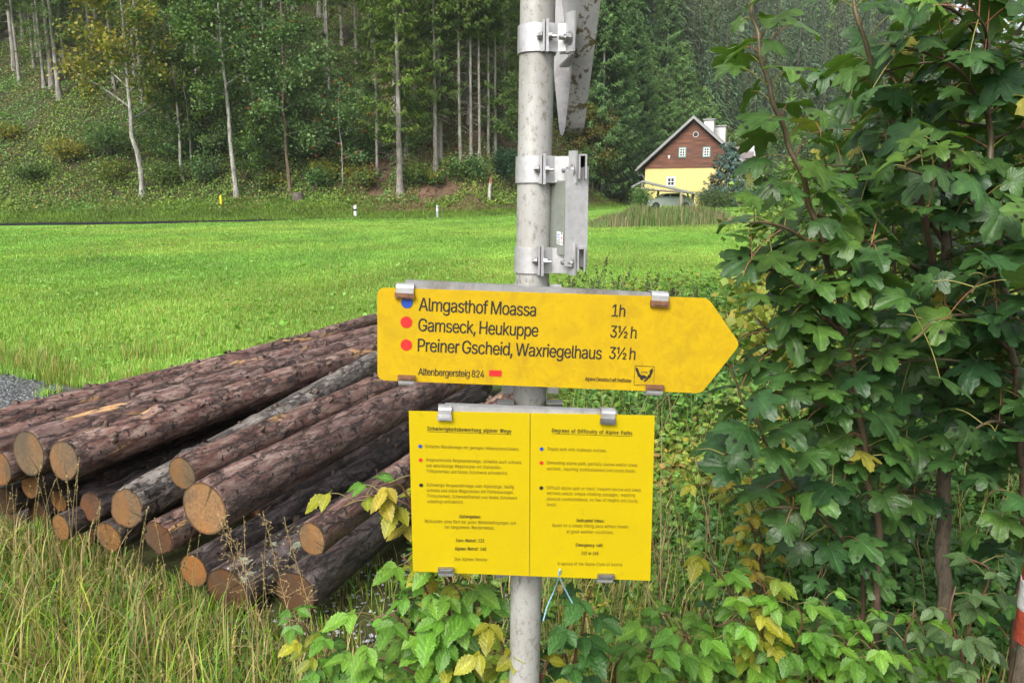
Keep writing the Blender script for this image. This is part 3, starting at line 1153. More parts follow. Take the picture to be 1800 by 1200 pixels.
def build_arrow():
    pl = Plane([0.05, 1.240, 1.4], math.radians(-4.5), (680, 669), (1230, 691))
    o = pl.hit(930, 600)
    t = thing("arrow_sign", "yellow arrow-shaped hiking sign with three walks and their hours, pointing right", "sign", o)
    raw = [pl.hit(*p) for p in ((663, 505.5), (663.5, 668), (1233, 691), (1301, 605), (1245, 524))]
    pts = rounded(raw, [0.014, 0.014, 0.010, 0.012, 0.010])
    mb = MB()
    sheet(mb, pts[::-1] if np.dot(np.cross(pts[3] - pts[0], pts[12] - pts[0]), pl.n) < 0 else pts, pl.n, 0.004)
    mb.build("board", M["arrow_yellow"], t)
    lines = [("Almgasthof Moassa", 736, 942, 545.5, 23), ("Gamseck, Heukuppe", 735, 946, 581.5, 22.5),
             ("Preiner Gscheid, Waxriegelhaus", 734, 1058, 617, 22.5), ("1h", 1075, 1098, 555.5, 21),
             ("3\u00bd h", 1072, 1118, 592.5, 21), ("3\u00bd h", 1070, 1116, 630, 21),
             ("Altenbergersteig 824", 735, 851, 658.5, 12.3), ("Alpine Gesellschaft Rei\u00dftaler", 1028, 1110, 668.5, 6.6)]
    tv = text_verts([(s, 0.0) for s, _, _, _, cap in lines], 0.93)
    for (s, x0, x1, y, cap), v in zip(lines, tv):
        mb = MB()
        pl.text(mb, v, x0, x1, y, cap, strike=2, strike_w=0.02)
        mb.build("text_line", M["ink"], t)
    for x, y, r, c in ((715.5, 531.5, 10.2, "blue_dot"), (714.3, 566, 10.4, "red_dot"), (714.2, 606, 10.2, "red_dot")):
        mb = MB()
        pl.disc(mb, x, y, r)
        d = mb.build("difficulty_dot", M[c], t)
        d["label"] = "round blue difficulty dot" if c == "blue_dot" else "round red difficulty dot"
    mb = MB()
    pl.poly(mb, [(860, 650), (859.5, 660.5), (881.5, 661.5), (882, 651)])
    mb.build("trail_mark", M["red_dot"], t)
    mb = MB()                                       # little emblem: two sprigs either side of a bird-like device
    fr = [(1116, 642), (1150, 644), (1149, 677), (1114, 676)]
    for i in range(4):
        a, b = np.array(fr[i], float), np.array(fr[(i + 1) % 4], float)
        d = unit(b - a) * 0.35
        nn = np.array([-d[1], d[0]])
        pl.poly(mb, [a - nn, a + nn, b + nn, b - nn])
    def blob(cx, cy, rx, ry, rot, k=14, spike=0.25, seed=1):
        q = []
        r_ = random.Random(seed)
        for i in range(k):
            a = 2 * math.pi * i / k
            s = 1 + (spike if i % 2 else -spike * 0.6) * r_.uniform(0.5, 1.2)
            x, y = rx * s * math.cos(a), ry * s * math.sin(a)
            q.append((cx + x * math.cos(rot) - y * math.sin(rot), cy + x * math.sin(rot) + y * math.cos(rot)))
        pl.poly(mb, q)
    blob(1120, 651, 2.4, 6.0, -0.35, seed=2)
    blob(1123.5, 659, 2.6, 5.0, -0.7, seed=3)
    blob(1144.5, 653, 2.6, 6.0, 0.35, seed=4)
    blob(1141, 661, 2.6, 4.6, 0.7, seed=5)
    blob(1131.5, 662, 5.2, 3.0, 0.25, seed=6)
    blob(1127.5, 665.5, 3.0, 1.8, 0.6, seed=7)
    blob(1136, 666.5, 3.0, 1.6, -0.6, seed=8)
    pl.poly(mb, [(1131, 668), (1134, 667), (1135, 669.5), (1133, 670.8)])
    v = text_verts([("ALPINE", 0.0)])[0]
    pl.text(mb, v, 1126, 1138, 655, 3.0)
    mb.build("emblem", M["ink"], t)
    Rm = np.stack([pl.R, pl.n, pl.U], 1)
    for nm, (xa, ya), (xb_, yb_), du in (("top_rail", (712, 506.5), (1172, 522), -0.006), ("bottom_rail", (690, 668), (1160, 688), 0.020)):
        a, b = pl.hit(xa, ya), pl.hit(xb_, yb_)
        L = np.linalg.norm(b - a)
        c = (a + b) / 2 + pl.U * du
        mb = MB()
        box(mb, c - pl.n * 0.0062 + pl.U * 0.004, [L, 0.0030, 0.022], Rm)
        box(mb, c - pl.n * 0.0135 + pl.U * 0.0135, [L, 0.0115, 0.003], Rm)
        box(mb, c - pl.n * 0.0205 + pl.U * 0.004, [L, 0.0024, 0.022], Rm)
        mb.build(nm, M["alu_dirty"], t)
    # bracket holding the rail to the post
    for py in (507, 676):
        z = pole_z(py)
        c = pole_at(z)
        mb = MB()
        curved_band(mb, z - 0.014, z + 0.010, PR + 0.0006, math.radians(20), math.radians(160), seg=20)
        for sx in (-1, 1):
            box(mb, [c[0] + sx * (PR + 0.012), c[1] - 0.012, z - 0.002], [0.020, 0.0035, 0.022], rotz(sx * -0.25))
        mb.build("clamp", M["alu"], t)
    clip_part(t, pl, 712, 501.5, 514.5, 31, True, 0.0085, "rust")
    clip_part(t, pl, 1160, 515.5, 528, 29, True, 0.0100, "rust")
    clip_part(t, pl, 714, 674, 666, 27, False, 0.0080, "rust")
    clip_part(t, pl, 1149, 691.5, 683, 28, False, 0.0085, "rust")

build_arrow()

INFO_L = [("Schwierigkeitsbewertung alpiner Wege", 751, 898.5, 755.5, 6.8, 1), ("Einfache Wanderwege mit geringen H\u00f6henunterschieden.", 748, 913, 786.5, 5.9, 0),
          ("Anspruchsvolle Bergwanderwege, teilweise auch schmale", 749, 916, 810, 5.9, 0), ("und absch\u00fcssige Wegstrecken mit Steilstufen.", 749, 881, 820, 5.9, 0),
          ("Trittsicherheit und festes Schuhwerk erforderlich.", 749.5, 893, 830, 5.9, 0), ("Schwierige Bergwanderwege oder Alpinsteige, h\u00e4ufig", 750, 903, 854, 5.9, 0),
          ("schmale und steile Wegstrecken mit Kletterpassagen.", 750, 903, 863.5, 5.9, 0), ("Trittsicherheit, Schwindelfreiheit und festes Schuhwerk", 750.5, 909, 873.5, 5.9, 0),
          ("unbedingt erforderlich.", 751, 815, 883, 5.9, 0), ("Zeitangaben:", 807, 845, 909.5, 5.9, 1),
          ("Richtzeiten ohne Rast bei guten Wetterbedingungen und", 747, 906, 918, 5.9, 0), ("bei langsamem Wandertempo.", 782, 869, 928, 5.9, 0),
          ("Euro-Notruf: 112", 802, 850.5, 951.5, 5.9, 1), ("Alpiner Notruf: 140", 799.5, 854, 966, 5.9, 1), ("Ihre Alpinen Vereine", 798.5, 855.5, 984.5, 5.9, 0)]
INFO_R = [("Degrees of Difficulty of Alpine Paths", 970, 1111, 759, 6.8, 1), ("Simple path with moderate inclines.", 962, 1066, 791, 5.9, 0),
          ("Demanding alpine path, partially narrow and/or steep", 961, 1120, 815, 5.9, 0), ("sections, requiring surefootedness and sturdy boots.", 961, 1117, 825.5, 5.9, 0),
          ("Difficult alpine path or track, frequent narrow and steep", 961, 1126, 859, 5.9, 0), ("sections and/or simple climbing passages, requiring", 961, 1116, 868.5, 5.9, 0),
          ("absolute surefootedness, no fear of heights and sturdy", 961, 1121, 878.5, 5.9, 0), ("boots.", 961, 978, 888.5, 5.9, 0),
          ("Indicated times:", 1013, 1062, 916.5, 5.9, 1), ("Based on a steady hiking pace without breaks", 971, 1104, 925, 5.9, 0),
          ("at good weather-conditions.", 996, 1078, 936, 5.9, 0), ("Emergency call:", 1012, 1060, 959.5, 5.9, 1), ("112 or 140", 1022, 1051, 974, 5.9, 1),
          ("A service of the Alpine Clubs of Austria", 980, 1093, 992.5, 5.9, 0)]

def build_info():
    pl = Plane([0.03, 1.236, 1.05], math.radians(-5.5), (718, 823), (1147, 835))
    o = pl.hit(932, 868)
    t = thing("information_sign", "square yellow information board in two languages below the arrow sign", "sign", o)
    for nm, q in (("german_panel", [(718.5, 722.5), (726, 1003.5), (930.6, 1012), (931.2, 726.5)]), ("english_panel", [(932.6, 726.6), (931.6, 1012), (1143, 1020), (1151, 730.5)])):
        mb = MB()
        p = np.array([pl.hit(*k) for k in q])
        if np.dot(np.cross(p[1] - p[0], p[2] - p[0]), pl.n) < 0:
            p = p[::-1]
        sheet(mb, p, pl.n, 0.0035)
        mb.build(nm, M["info_yellow"], t)
    for L in (INFO_L, INFO_R):
        tv = text_verts([(e[0], 0.0) for e in L], 1.16)
        for e, v in list(zip(L, tv))[1:]:
            mb = MB()
            pl.text(mb, v, e[1], e[2], e[3], e[4], strike=2 if e[5] else 1, strike_w=0.09)
            mb.build("text_line", M["info_ink"], t)
        mb = MB()
        pl.text(mb, tv[0], *L[0][1:5], strike=2, strike_w=0.08)
        x0, x1, y = (751, 899, 758.2) if L is INFO_L else (970, 1111.5, 761.8)
        a, b = pl.hit(x0, y), pl.hit(x1, y)
        w = np.dot(b - a, pl.R)
        a = a + pl.n * 0.0008
        mb.add([a, a + pl.R * w, a + pl.R * w + pl.U * 0.0007, a + pl.U * 0.0007], [[0, 1, 2, 3]])
        mb.build("heading", M["info_ink"], t)
    for k, (x, y) in enumerate(((738.8, 784), (739.3, 808), (740.3, 852), (952, 788.5), (951.7, 813), (951.3, 857))):
        mb = MB()
        pl.disc(mb, x, y, 3.4)
        d = mb.build("difficulty_dot", M[("blue_dot", "red_dot", "ink")[k % 3]], t)
        d["label"] = "small %s difficulty dot" % ("blue", "red", "black")[k % 3]
    Rm = np.stack([pl.R, pl.n, pl.U], 1)
    for nm, (xa, ya), (xb_, yb_), du in (("top_rail", (782, 724.5), (1086, 729.5), -0.003), ("bottom_rail", (775, 1003), (1080, 1016), 0.016)):
        a, b = pl.hit(xa, ya), pl.hit(xb_, yb_)
        L = np.linalg.norm(b - a)
        c = (a + b) / 2 + pl.U * du
        mb = MB()
        box(mb, c - pl.n * 0.0057 + pl.U * 0.001, [L, 0.0030, 0.020], Rm)
        box(mb, c - pl.n * 0.0135 + pl.U * 0.0095, [L, 0.0125, 0.003], Rm)
        box(mb, c - pl.n * 0.0212 + pl.U * 0.001, [L, 0.0024, 0.020], Rm)
        mb.build(nm, M["alu"], t)
    for py in (708, 1000):
        z = pole_z(py)
        c = pole_at(z)
        mb = MB()
        curved_band(mb, z - 0.012, z + 0.009, PR + 0.0006, math.radians(15), math.radians(165), seg=20)
        for sx in (-1, 1):
            box(mb, [c[0] + sx * (PR + 0.016), c[1] - 0.010, z - 0.002], [0.026, 0.003, 0.018], rotz(sx * -0.3))
            box(mb, [c[0] + sx * (PR + 0.0145), c[1] - 0.019, z + 0.007], [0.030, 0.022, 0.0026])
        mb.build("clamp", M["alu"], t)
    clip_part(t, pl, 782, 716, 728, 23, True, 0.009, "alu")
    clip_part(t, pl, 1069, 722, 734, 24, True, 0.010, "steel")
    clip_part(t, pl, 783, 1009, 1003, 25, False, 0.009, "steel")
    clip_part(t, pl, 1063, 1020.5, 1014, 26, False, 0.009, "steel")

build_info()

def build_cord():
    pts = [at(985, 1008, 1.34), at(975, 1035, 1.40), at(962, 1065, 1.42), at(955, 1090, 1.43)]
    p2 = [at(982, 1010, 1.34), at(996, 1040, 1.38), at(1008, 1062, 1.40), at(1021, 1082, 1.42)]
    mb = MB()
    tube(mb, smooth_path(pts, 16), 0.0013, 6)
    tube(mb, smooth_path(p2, 16), 0.0013, 6)
    tube(mb, smooth_path([at(985, 1008, 1.34), at(984, 1000, 1.33), at(982, 1010, 1.34)], 8), 0.0013, 6)
    tag(mb.build("cord", flat_mat("pale_blue_string", (0.30, 0.55, 0.68), 0.6)), "pale blue string dangling under the information board", "cord")

build_cord()

# ------------------------------------------------------------------ the log pile
LOGD = unit(np.array([0.361, 0.9326, 0.0]))
LOGP0 = np.array([-1.5, 3.0, 0.0])

def log_face(px, py, off=0.0):
    r = ray(px, py)
    t = np.dot(LOGP0 + LOGD * off - EYE, LOGD) / np.dot(r, LOGD)
    return EYE + r * t, t

def make_log(px, py, rpx, L, label, bark, cut, off=0.0, az=0.0, el=0.0, taper=0.8, seed=0, ax=1.0, tilt=0.0, bend=0.0, stubs=3, tear=0.0):
    """felled trunk: px,py,rpx give the sawn end as it shows in the photo; az, el turn it from the pile's common direction"""
    c, dep = log_face(px, py, off)
    R0 = rpx * dep / FPX
    a0 = math.atan2(LOGD[0], LOGD[1]) + math.radians(az)
    e = math.radians(el)
    X = np.array([math.sin(a0) * math.cos(e), math.cos(a0) * math.cos(e), math.sin(e)])
    Y = unit(np.cross([0, 0, 1.0], X))
    Z = np.cross(X, Y)
    r_ = np.random.default_rng(1000 + seed)
    ns, na = 110, 56
    s = np.concatenate([[0, 0.004, 0.012], np.linspace(0.03, L, ns - 3)])
    an = np.linspace(0, 2 * math.pi, na, endpoint=False)
    S, A = np.meshgrid(s, an, indexing='ij')
    rad = R0 * (1 - (1 - taper) * S / L)
    q = np.stack([S.ravel() * 1.6 + seed * 7.7, np.cos(A).ravel() * 1.1, np.sin(A).ravel() * 1.1 + seed], 1)
    rad = rad * (1 + 0.13 * (fbm(q, 3, seed).reshape(S.shape) - 0.5))
    q2 = np.stack([S.ravel() * 11 + seed, np.cos(A).ravel() * 4.2, np.sin(A).ravel() * 4.2], 1)
    fl = fbm(q2, 4, seed + 50).reshape(S.shape)
    rad = rad + 0.010 * (np.clip(fl, 0.36, 0.62) - 0.45)                # bark flakes
    if tear:                                                            # torn bark near the butt
        tq = fbm(np.stack([S.ravel() * 6, np.cos(A).ravel() * 2.5, np.sin(A).ravel() * 2.5 + seed], 1), 3, seed + 90).reshape(S.shape)
        rad = rad - tear * (tq > 0.55) * (S < 0.7)
    for k in range(stubs):                                              # swellings round old knots
        sk, ak = r_.uniform(0.15, L * 0.9), r_.uniform(0.1, math.pi - 0.1)
        d2 = ((S - sk) / 0.05) ** 2 + ((np.angle(np.exp(1j * (A - ak)))) * R0 / 0.045) ** 2
        rad = rad + 0.018 * np.exp(-d2)
    rad[0] *= 0.965
    rad[1] *= 0.985
    bend = bend or r_.uniform(-0.03, 0.03)
    cy = bend * np.sin(S / L * math.pi)
    loc = np.stack([S, np.cos(A) * rad * ax + cy * 0.4, np.sin(A) * rad + cy], -1)
    loc[:3, :, 0] += tilt * (np.sin(A[:3]) * R0)                        # the saw went a little askew
    B = np.stack([X, Y, Z], 1)
    v = loc.reshape(-1, 3)
    i = np.arange(ns - 1)[:, None] * na
    j = np.arange(na)[None]
    j2 = (j + 1) % na
    f = np.stack([i + j, i + j2, i + na + j2, i + na + j], -1).reshape(-1, 4)
    mb = MB().add(v, f)
    mb.add(v[(ns - 1) * na:], [list(range(na))])
    ob = mb.build("log", M[bark], None, True)
    ob.matrix_world = Matrix([[*B[0], c[0]], [*B[1], c[1]], [*B[2], c[2]], [0, 0, 0, 1]])
    tag(ob, label, "log", "felled logs of the roadside pile")
    # sawn face
    rings = np.concatenate([[0.0], np.linspace(0.12, 1.0, 9)])
    rim = loc[0]
    fv, fc = [], []
    for q_ in rings:
        p = np.stack([rim[:, 0] * q_ - 0.0008, rim[:, 1] * q_, rim[:, 2] * q_], 1)
        p[:, 0] += 0.0025 * (fbm(np.stack([p[:, 1] * 60, p[:, 2] * 25, p[:, 0] * 0 + seed], 1), 2, 3) - 0.5) * (q_ < 0.99)
        fv.append(p)
        fc.append(np.full((na, 3), 1.0 if q_ < 0.93 else 0.22))
    fv = np.concatenate(fv)
    k = np.arange(len(rings) - 1)[:, None] * na
    ff = np.stack([k + j, k + na + j, k + na + j2, k + j2], -1).reshape(-1, 4)[:, ::-1]
    m2 = MB().add(fv, ff, np.concatenate(fc))
    fo = m2.build("cut_face", M[cut], None, True)
    fo.parent = ob
    # broken branch stubs
    for k in range(stubs * 3):
        sk, ak = r_.uniform(0.1, L * 0.9), r_.uniform(0.25, math.pi - 0.1)
        rr = np.interp(sk, [0, L], [R0, R0 * taper])
        dirn = np.array([0.25, math.cos(ak), math.sin(ak)])
        p0 = np.array([sk, math.cos(ak) * rr * 0.9 * ax + bend * 0.4 * math.sin(sk / L * math.pi), math.sin(ak) * rr * 0.9 + bend * math.sin(sk / L * math.pi)])
        m3 = MB()
        w = r_.uniform(0.007, 0.019)
        h = r_.uniform(0.012, 0.03)
        tube(m3, [p0, p0 + dirn * (rr * 0.1), p0 + dirn * (rr * 0.1 + h * 0.7), p0 + dirn * (rr * 0.1 + h)], [w * 1.5, w * 1.2, w, w * 0.6], 9)
        so = m3.build("branch_stub", M["knot"], None, False)
        so.parent = ob
    # curled bark flakes still hanging on
    nfl = 42
    fsv, fan = r_.uniform(0.05, L * 0.95, nfl), r_.uniform(-0.1, math.pi + 0.1, nfl)
    rr = np.interp(fsv, [0, L], [R0, R0 * taper]) * 1.01
    cb = bend * np.sin(fsv / L * math.pi)
    T = np.stack([fsv, np.cos(fan) * rr * ax + cb * .4, np.sin(fan) * rr + cb], 1)
    Nn = np.stack([0.3 * r_.normal(size=nfl), np.cos(fan), np.sin(fan)], 1)
    Xd = np.stack([np.ones(nfl), 0.4 * r_.normal(size=nfl), 0.4 * r_.normal(size=nfl)], 1)
    tv = np.array([[-1, -.4, .0], [-.2, -.55, .05], [1, -.25, .22], [-1, .35, .02], [-.1, .5, .1], [.9, .3, .3]], float)
    tf = np.array([[0, 1, 4, 3], [1, 2, 5, 4]])
    m4 = MB()
    scatter(m4, tv, tf, frames(Xd, Nn), T, r_.uniform(0.010, 0.042, nfl)[:, None] * np.array([[1, 0.7, 0.5]]), np.tile([0.045, 0.027, 0.023], (nfl, 1)) * r_.uniform(0.3, 2.2, (nfl, 1)))
    fo = m4.build("bark_flakes", M["flake"], None, False)
    fo.parent = ob
    return ob

M["knot"] = flat_mat("dark_resinous_knot", (0.055, 0.03, 0.018), 0.5, 0, 60, 0.6, 0.4)
M["flake"] = flat_mat("loose_bark_flake", (0.06, 0.04, 0.03), 0.6, use_col=True)
RED, GREY = (0.165, 0.080, 0.062), (0.265, 0.19, 0.155)
M["bark_red"] = make_bark_mat("wet_reddish_bark", RED, GREY, 0, 0.615, 0.36)
M["bark_brown"] = make_bark_mat("brown_bark_flaking", (0.135, 0.072, 0.058), (0.235, 0.17, 0.145), 0, 0.63)
M["bark_grey"] = make_bark_mat("grey_rough_bark", (0.13, 0.11, 0.095), (0.235, 0.22, 0.195), 0.72, 0.8)
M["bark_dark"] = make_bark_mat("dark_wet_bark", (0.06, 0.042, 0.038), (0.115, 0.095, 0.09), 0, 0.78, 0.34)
M["bark_lichen"] = make_bark_mat("wet_bark_with_lichen", (0.10, 0.07, 0.065), (0.17, 0.145, 0.14), 0.60, 0.80, 0.3)
M["cut_tan"] = make_cut_mat("weathered_tan_end_grain", (0.27, 0.155, 0.072))
M["cut_grey"] = make_cut_mat("grey_brown_end_grain", (0.17, 0.11, 0.06))
M["cut_orange"] = make_cut_mat("orange_end_grain", (0.235, 0.115, 0.04))
M["cut_dark"] = make_cut_mat("dark_brown_end_grain", (0.11, 0.055, 0.028))  # darkest of the end-grain tones

LOGS = [
    # px, py, rpx, length, label, bark, face, extra
    (-86, 766, 28, 3.75, "topmost reddish log along the meadow edge of the pile, its near end out of frame", "bark_red", "cut_tan", dict(taper=0.72, stubs=5, az=-0.2, el=0.2, off=-0.1)),
    (-22, 788, 30, 3.9, "log in the second row of the pile, half sunk behind the topmost one, curled bark", "bark_red", "cut_tan", dict(taper=0.72, stubs=4, el=0.0)),
    (50, 796, 41, 3.5, "thick pile log with the big grey-brown sawn end at the far left", "bark_brown", "cut_grey", dict(taper=0.62, az=1.0, el=0.0, stubs=4)),
    (112, 809, 37, 3.6, "thick reddish log with the second big sawn end from the left, peeled underside", "bark_red", "cut_grey", dict(taper=0.75, el=0.0, stubs=4, bend=0.015)),
    (-2, 823, 33, 3.2, "log whose bright tan end is cut by the left picture edge", "bark_brown", "cut_orange", dict(taper=0.8, stubs=1)),
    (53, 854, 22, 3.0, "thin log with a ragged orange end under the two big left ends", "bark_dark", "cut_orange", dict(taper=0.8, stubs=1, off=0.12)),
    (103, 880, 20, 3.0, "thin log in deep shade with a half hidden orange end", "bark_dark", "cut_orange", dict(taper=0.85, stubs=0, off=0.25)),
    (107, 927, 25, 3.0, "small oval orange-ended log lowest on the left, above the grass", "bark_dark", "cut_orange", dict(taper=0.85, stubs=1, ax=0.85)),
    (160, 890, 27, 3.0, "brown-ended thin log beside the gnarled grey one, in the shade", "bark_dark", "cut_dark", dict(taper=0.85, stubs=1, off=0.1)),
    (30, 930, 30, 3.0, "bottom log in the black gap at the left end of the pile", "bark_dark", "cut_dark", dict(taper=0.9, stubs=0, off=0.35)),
    (222, 893, 39, 3.4, "gnarled grey log with cracked bark lying askew over its neighbours", "bark_grey", "cut_grey", dict(az=-6.4, el=3.0, taper=0.85, stubs=3, ax=0.92, tear=0.008)),
    (190, 943, 29, 2.9, "low log with an orange end half lost in the grass under the grey gnarled one", "bark_dark", "cut_orange", dict(taper=0.9, stubs=0)),
    (278, 946, 33, 3.0, "low log with a square brown end and torn pink bark beside the biggest end", "bark_red", "cut_dark", dict(taper=0.9, stubs=1, tear=0.01)),
    (320, 832, 31, 3.5, "long slim log with a grey end lying on top in the middle of the pile", "bark_red", "cut_grey", dict(taper=0.95, el=0.2, stubs=4)),
    (359, 893, 50, 3.5, "thickest log with the largest orange-brown sawn end in the middle", "bark_brown", "cut_tan", dict(taper=0.78, az=0.3, el=0.4, stubs=4, bend=0.02)),
    (340, 1003, 31, 3.1, "low log with a cracked rusty end below the thickest log", "bark_dark", "cut_orange", dict(taper=0.95, stubs=1)),
    (400, 1038, 47, 3.3, "lichen-spotted wet log at the front, dark end standing in the grass", "bark_lichen", "cut_dark", dict(taper=0.8, stubs=2)),
    (548, 947, 33, 3.2, "log with a bright oval end on top at the right front, beneath the yellowing bramble", "bark_red", "cut_tan", dict(taper=0.9, az=-1.0, el=0.3, stubs=2, ax=0.85)),
    (520, 1042, 42, 3.0, "dark wet log on the ground at the right front of the pile", "bark_dark", "cut_dark", dict(taper=0.85, az=-1.5, stubs=1)),
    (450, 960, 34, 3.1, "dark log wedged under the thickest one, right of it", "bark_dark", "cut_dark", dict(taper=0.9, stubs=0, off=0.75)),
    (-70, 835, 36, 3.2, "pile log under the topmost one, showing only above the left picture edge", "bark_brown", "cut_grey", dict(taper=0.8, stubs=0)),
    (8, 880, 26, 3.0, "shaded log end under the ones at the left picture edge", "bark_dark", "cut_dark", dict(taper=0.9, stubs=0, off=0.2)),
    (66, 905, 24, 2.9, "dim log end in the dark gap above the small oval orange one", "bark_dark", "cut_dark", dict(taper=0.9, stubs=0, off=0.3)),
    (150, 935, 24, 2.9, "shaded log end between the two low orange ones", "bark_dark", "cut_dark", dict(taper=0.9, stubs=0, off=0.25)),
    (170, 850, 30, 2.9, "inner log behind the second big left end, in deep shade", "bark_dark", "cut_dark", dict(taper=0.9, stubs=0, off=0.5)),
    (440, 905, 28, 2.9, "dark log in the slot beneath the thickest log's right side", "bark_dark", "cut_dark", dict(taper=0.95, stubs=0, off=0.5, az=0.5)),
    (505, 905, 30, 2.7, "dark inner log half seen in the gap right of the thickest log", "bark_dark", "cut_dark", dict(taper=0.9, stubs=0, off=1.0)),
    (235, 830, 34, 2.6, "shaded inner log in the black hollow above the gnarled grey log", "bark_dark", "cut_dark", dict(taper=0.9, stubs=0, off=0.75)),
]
for k, (px, py, rp, L, lab, bk, ct, ex) in enumerate(LOGS):
    make_log(px, py, rp, L, lab, bk, ct, seed=k + 1, tilt=random.uniform(-0.1, 0.1), **ex)

# ------------------------------------------------------------------ trees
QUAD_V = np.array([[0, 0, 0], [0.45, -0.5, 0.03], [1, 0, -0.06], [0.45, 0.5, 0.03]], float)
QUAD_F = np.array([[0, 1, 2, 3]])
SPRAY_V = np.array([[0, -0.12, 0], [0.45, -0.5, -0.02], [1.0, -0.05, -0.25], [1.0, 0.05, -0.25], [0.55, 0.42, -0.02], [0, 0.12, 0]], float)
SPRAY_F = np.array([[0, 1, 4, 5], [1, 2, 3, 4]])
LEAF_V = np.array([[0, 0, 0], [0.3, -0.32, 0.06], [0.72, -0.22, 0.05], [1, 0, -0.08], [0.72, 0.22, 0.05], [0.3, 0.32, 0.06], [0.4, 0, -0.02]], float)
LEAF_F = np.array([[0, 1, 6], [1, 2, 6], [2, 3, 6], [3, 4, 6], [4, 5, 6], [5, 0, 6]])

def trunk_mesh(mb, H, r0, r1, seed, wob=0.12, seg=10, n=14, col=(0.3, 0.3, 0.3), flare=0.5):
    r_ = np.random.default_rng(seed)
    z = np.linspace(-0.5, H, n)
    off = np.cumsum(r_.normal(size=(n, 2)) * wob * 0.35, 0)
    off -= off[0]
    pts = np.stack([off[:, 0], off[:, 1], z], 1)
    rad = r0 + (r1 - r0) * (np.clip(z, 0, H) / H) ** 0.9
    rad = rad * (1 + flare * np.exp(-np.clip(z + 0.2, 0, 99) / 0.35))
    tube(mb, pts, rad, seg, col, cap=False)
    return pts, rad

def make_spruce(name, H, r0, cb, R, seed, g=(0.035, 0.065, 0.02), per=16, step=0.42, spray=(0.30, 0.045), dead=True, trunk="spruce_trunk", low_thin=0.0, droop=0.25):
    """conifer: straight tapered trunk, whorls of drooping branches carrying many needle sprays, dead twigs below the crown"""
    r_ = np.random.default_rng(seed)
    root = thing(name, None, "tree")
    mb = MB()
    pts, rad = trunk_mesh(mb, H, r0, 0.02, seed, 0.05)
    if dead:
        nd = int(cb * H * 5)
        for _ in range(nd):
            h = r_.uniform(0.08 * H, cb * H + 1)
            a = r_.uniform(0, 2 * math.pi)
            L = r_.uniform(0.4, 1.6)
            d = np.array([math.cos(a), math.sin(a), r_.uniform(-0.5, 0.05)])
            tube(mb, [[0, 0, h], d * L * 0.6 + [0, 0, h], d * L + [0, 0, h - 0.15 * L]], [0.018, 0.012, 0.004], 3, cap=False)
    mb.build("trunk", M[trunk], root, True)
    T, X, N, S, C = [], [], [], [], []
    h = cb * H
    while h < H - 0.3:
        f = (h - cb * H) / (H - cb * H)
        Lmax = R * (1 - f) ** 0.75 * (0.55 + 0.45 * min(1, f / 0.12)) + 0.25
        nb = 5 if f < 0.8 else 4
        for b in range(nb):
            if f < low_thin and r_.random() < 0.45:
                continue
            a = r_.uniform(0, 2 * math.pi)
            L = Lmax * r_.uniform(0.6, 1.15)
            k = max(10, int(per * L / R * 4.2) + 8)
            t = r_.uniform(0.12, 1.0, k) ** 0.8
            side = r_.normal(size=k) * 0.20 * L * (1.1 - t)
            dz = -droop * L * t + 0.22 * L * t ** 3 - np.abs(side) * 0.5 - r_.uniform(0, 0.25, k)
            ca, sa = math.cos(a), math.sin(a)
            px, py = ca * t * L - sa * side, sa * t * L + ca * side
            T.append(np.stack([px, py, h + dz], 1))
            ang = a + side / L * 2.2 + r_.normal(size=k) * 0.35
            X.append(np.stack([np.cos(ang), np.sin(ang), -0.35 + 0.3 * r_.normal(size=k)], 1))
            N.append(np.stack([0.35 * r_.normal(size=k), 0.35 * r_.normal(size=k), np.ones(k)], 1))
            S.append(r_.uniform(0.7, 1.35, k))
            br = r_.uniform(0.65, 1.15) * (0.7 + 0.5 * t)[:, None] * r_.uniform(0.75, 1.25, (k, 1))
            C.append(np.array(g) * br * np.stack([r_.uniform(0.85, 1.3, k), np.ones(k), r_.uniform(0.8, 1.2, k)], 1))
        h += step * r_.uniform(0.7, 1.3) * (1.0 - 0.35 * f)
    T, X, N, S, C = [np.concatenate(q) for q in (T, X, N, S, C)]
    mb = MB()
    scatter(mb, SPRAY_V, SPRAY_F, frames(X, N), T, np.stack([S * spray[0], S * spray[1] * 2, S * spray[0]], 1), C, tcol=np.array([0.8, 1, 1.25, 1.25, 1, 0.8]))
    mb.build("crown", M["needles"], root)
    return root

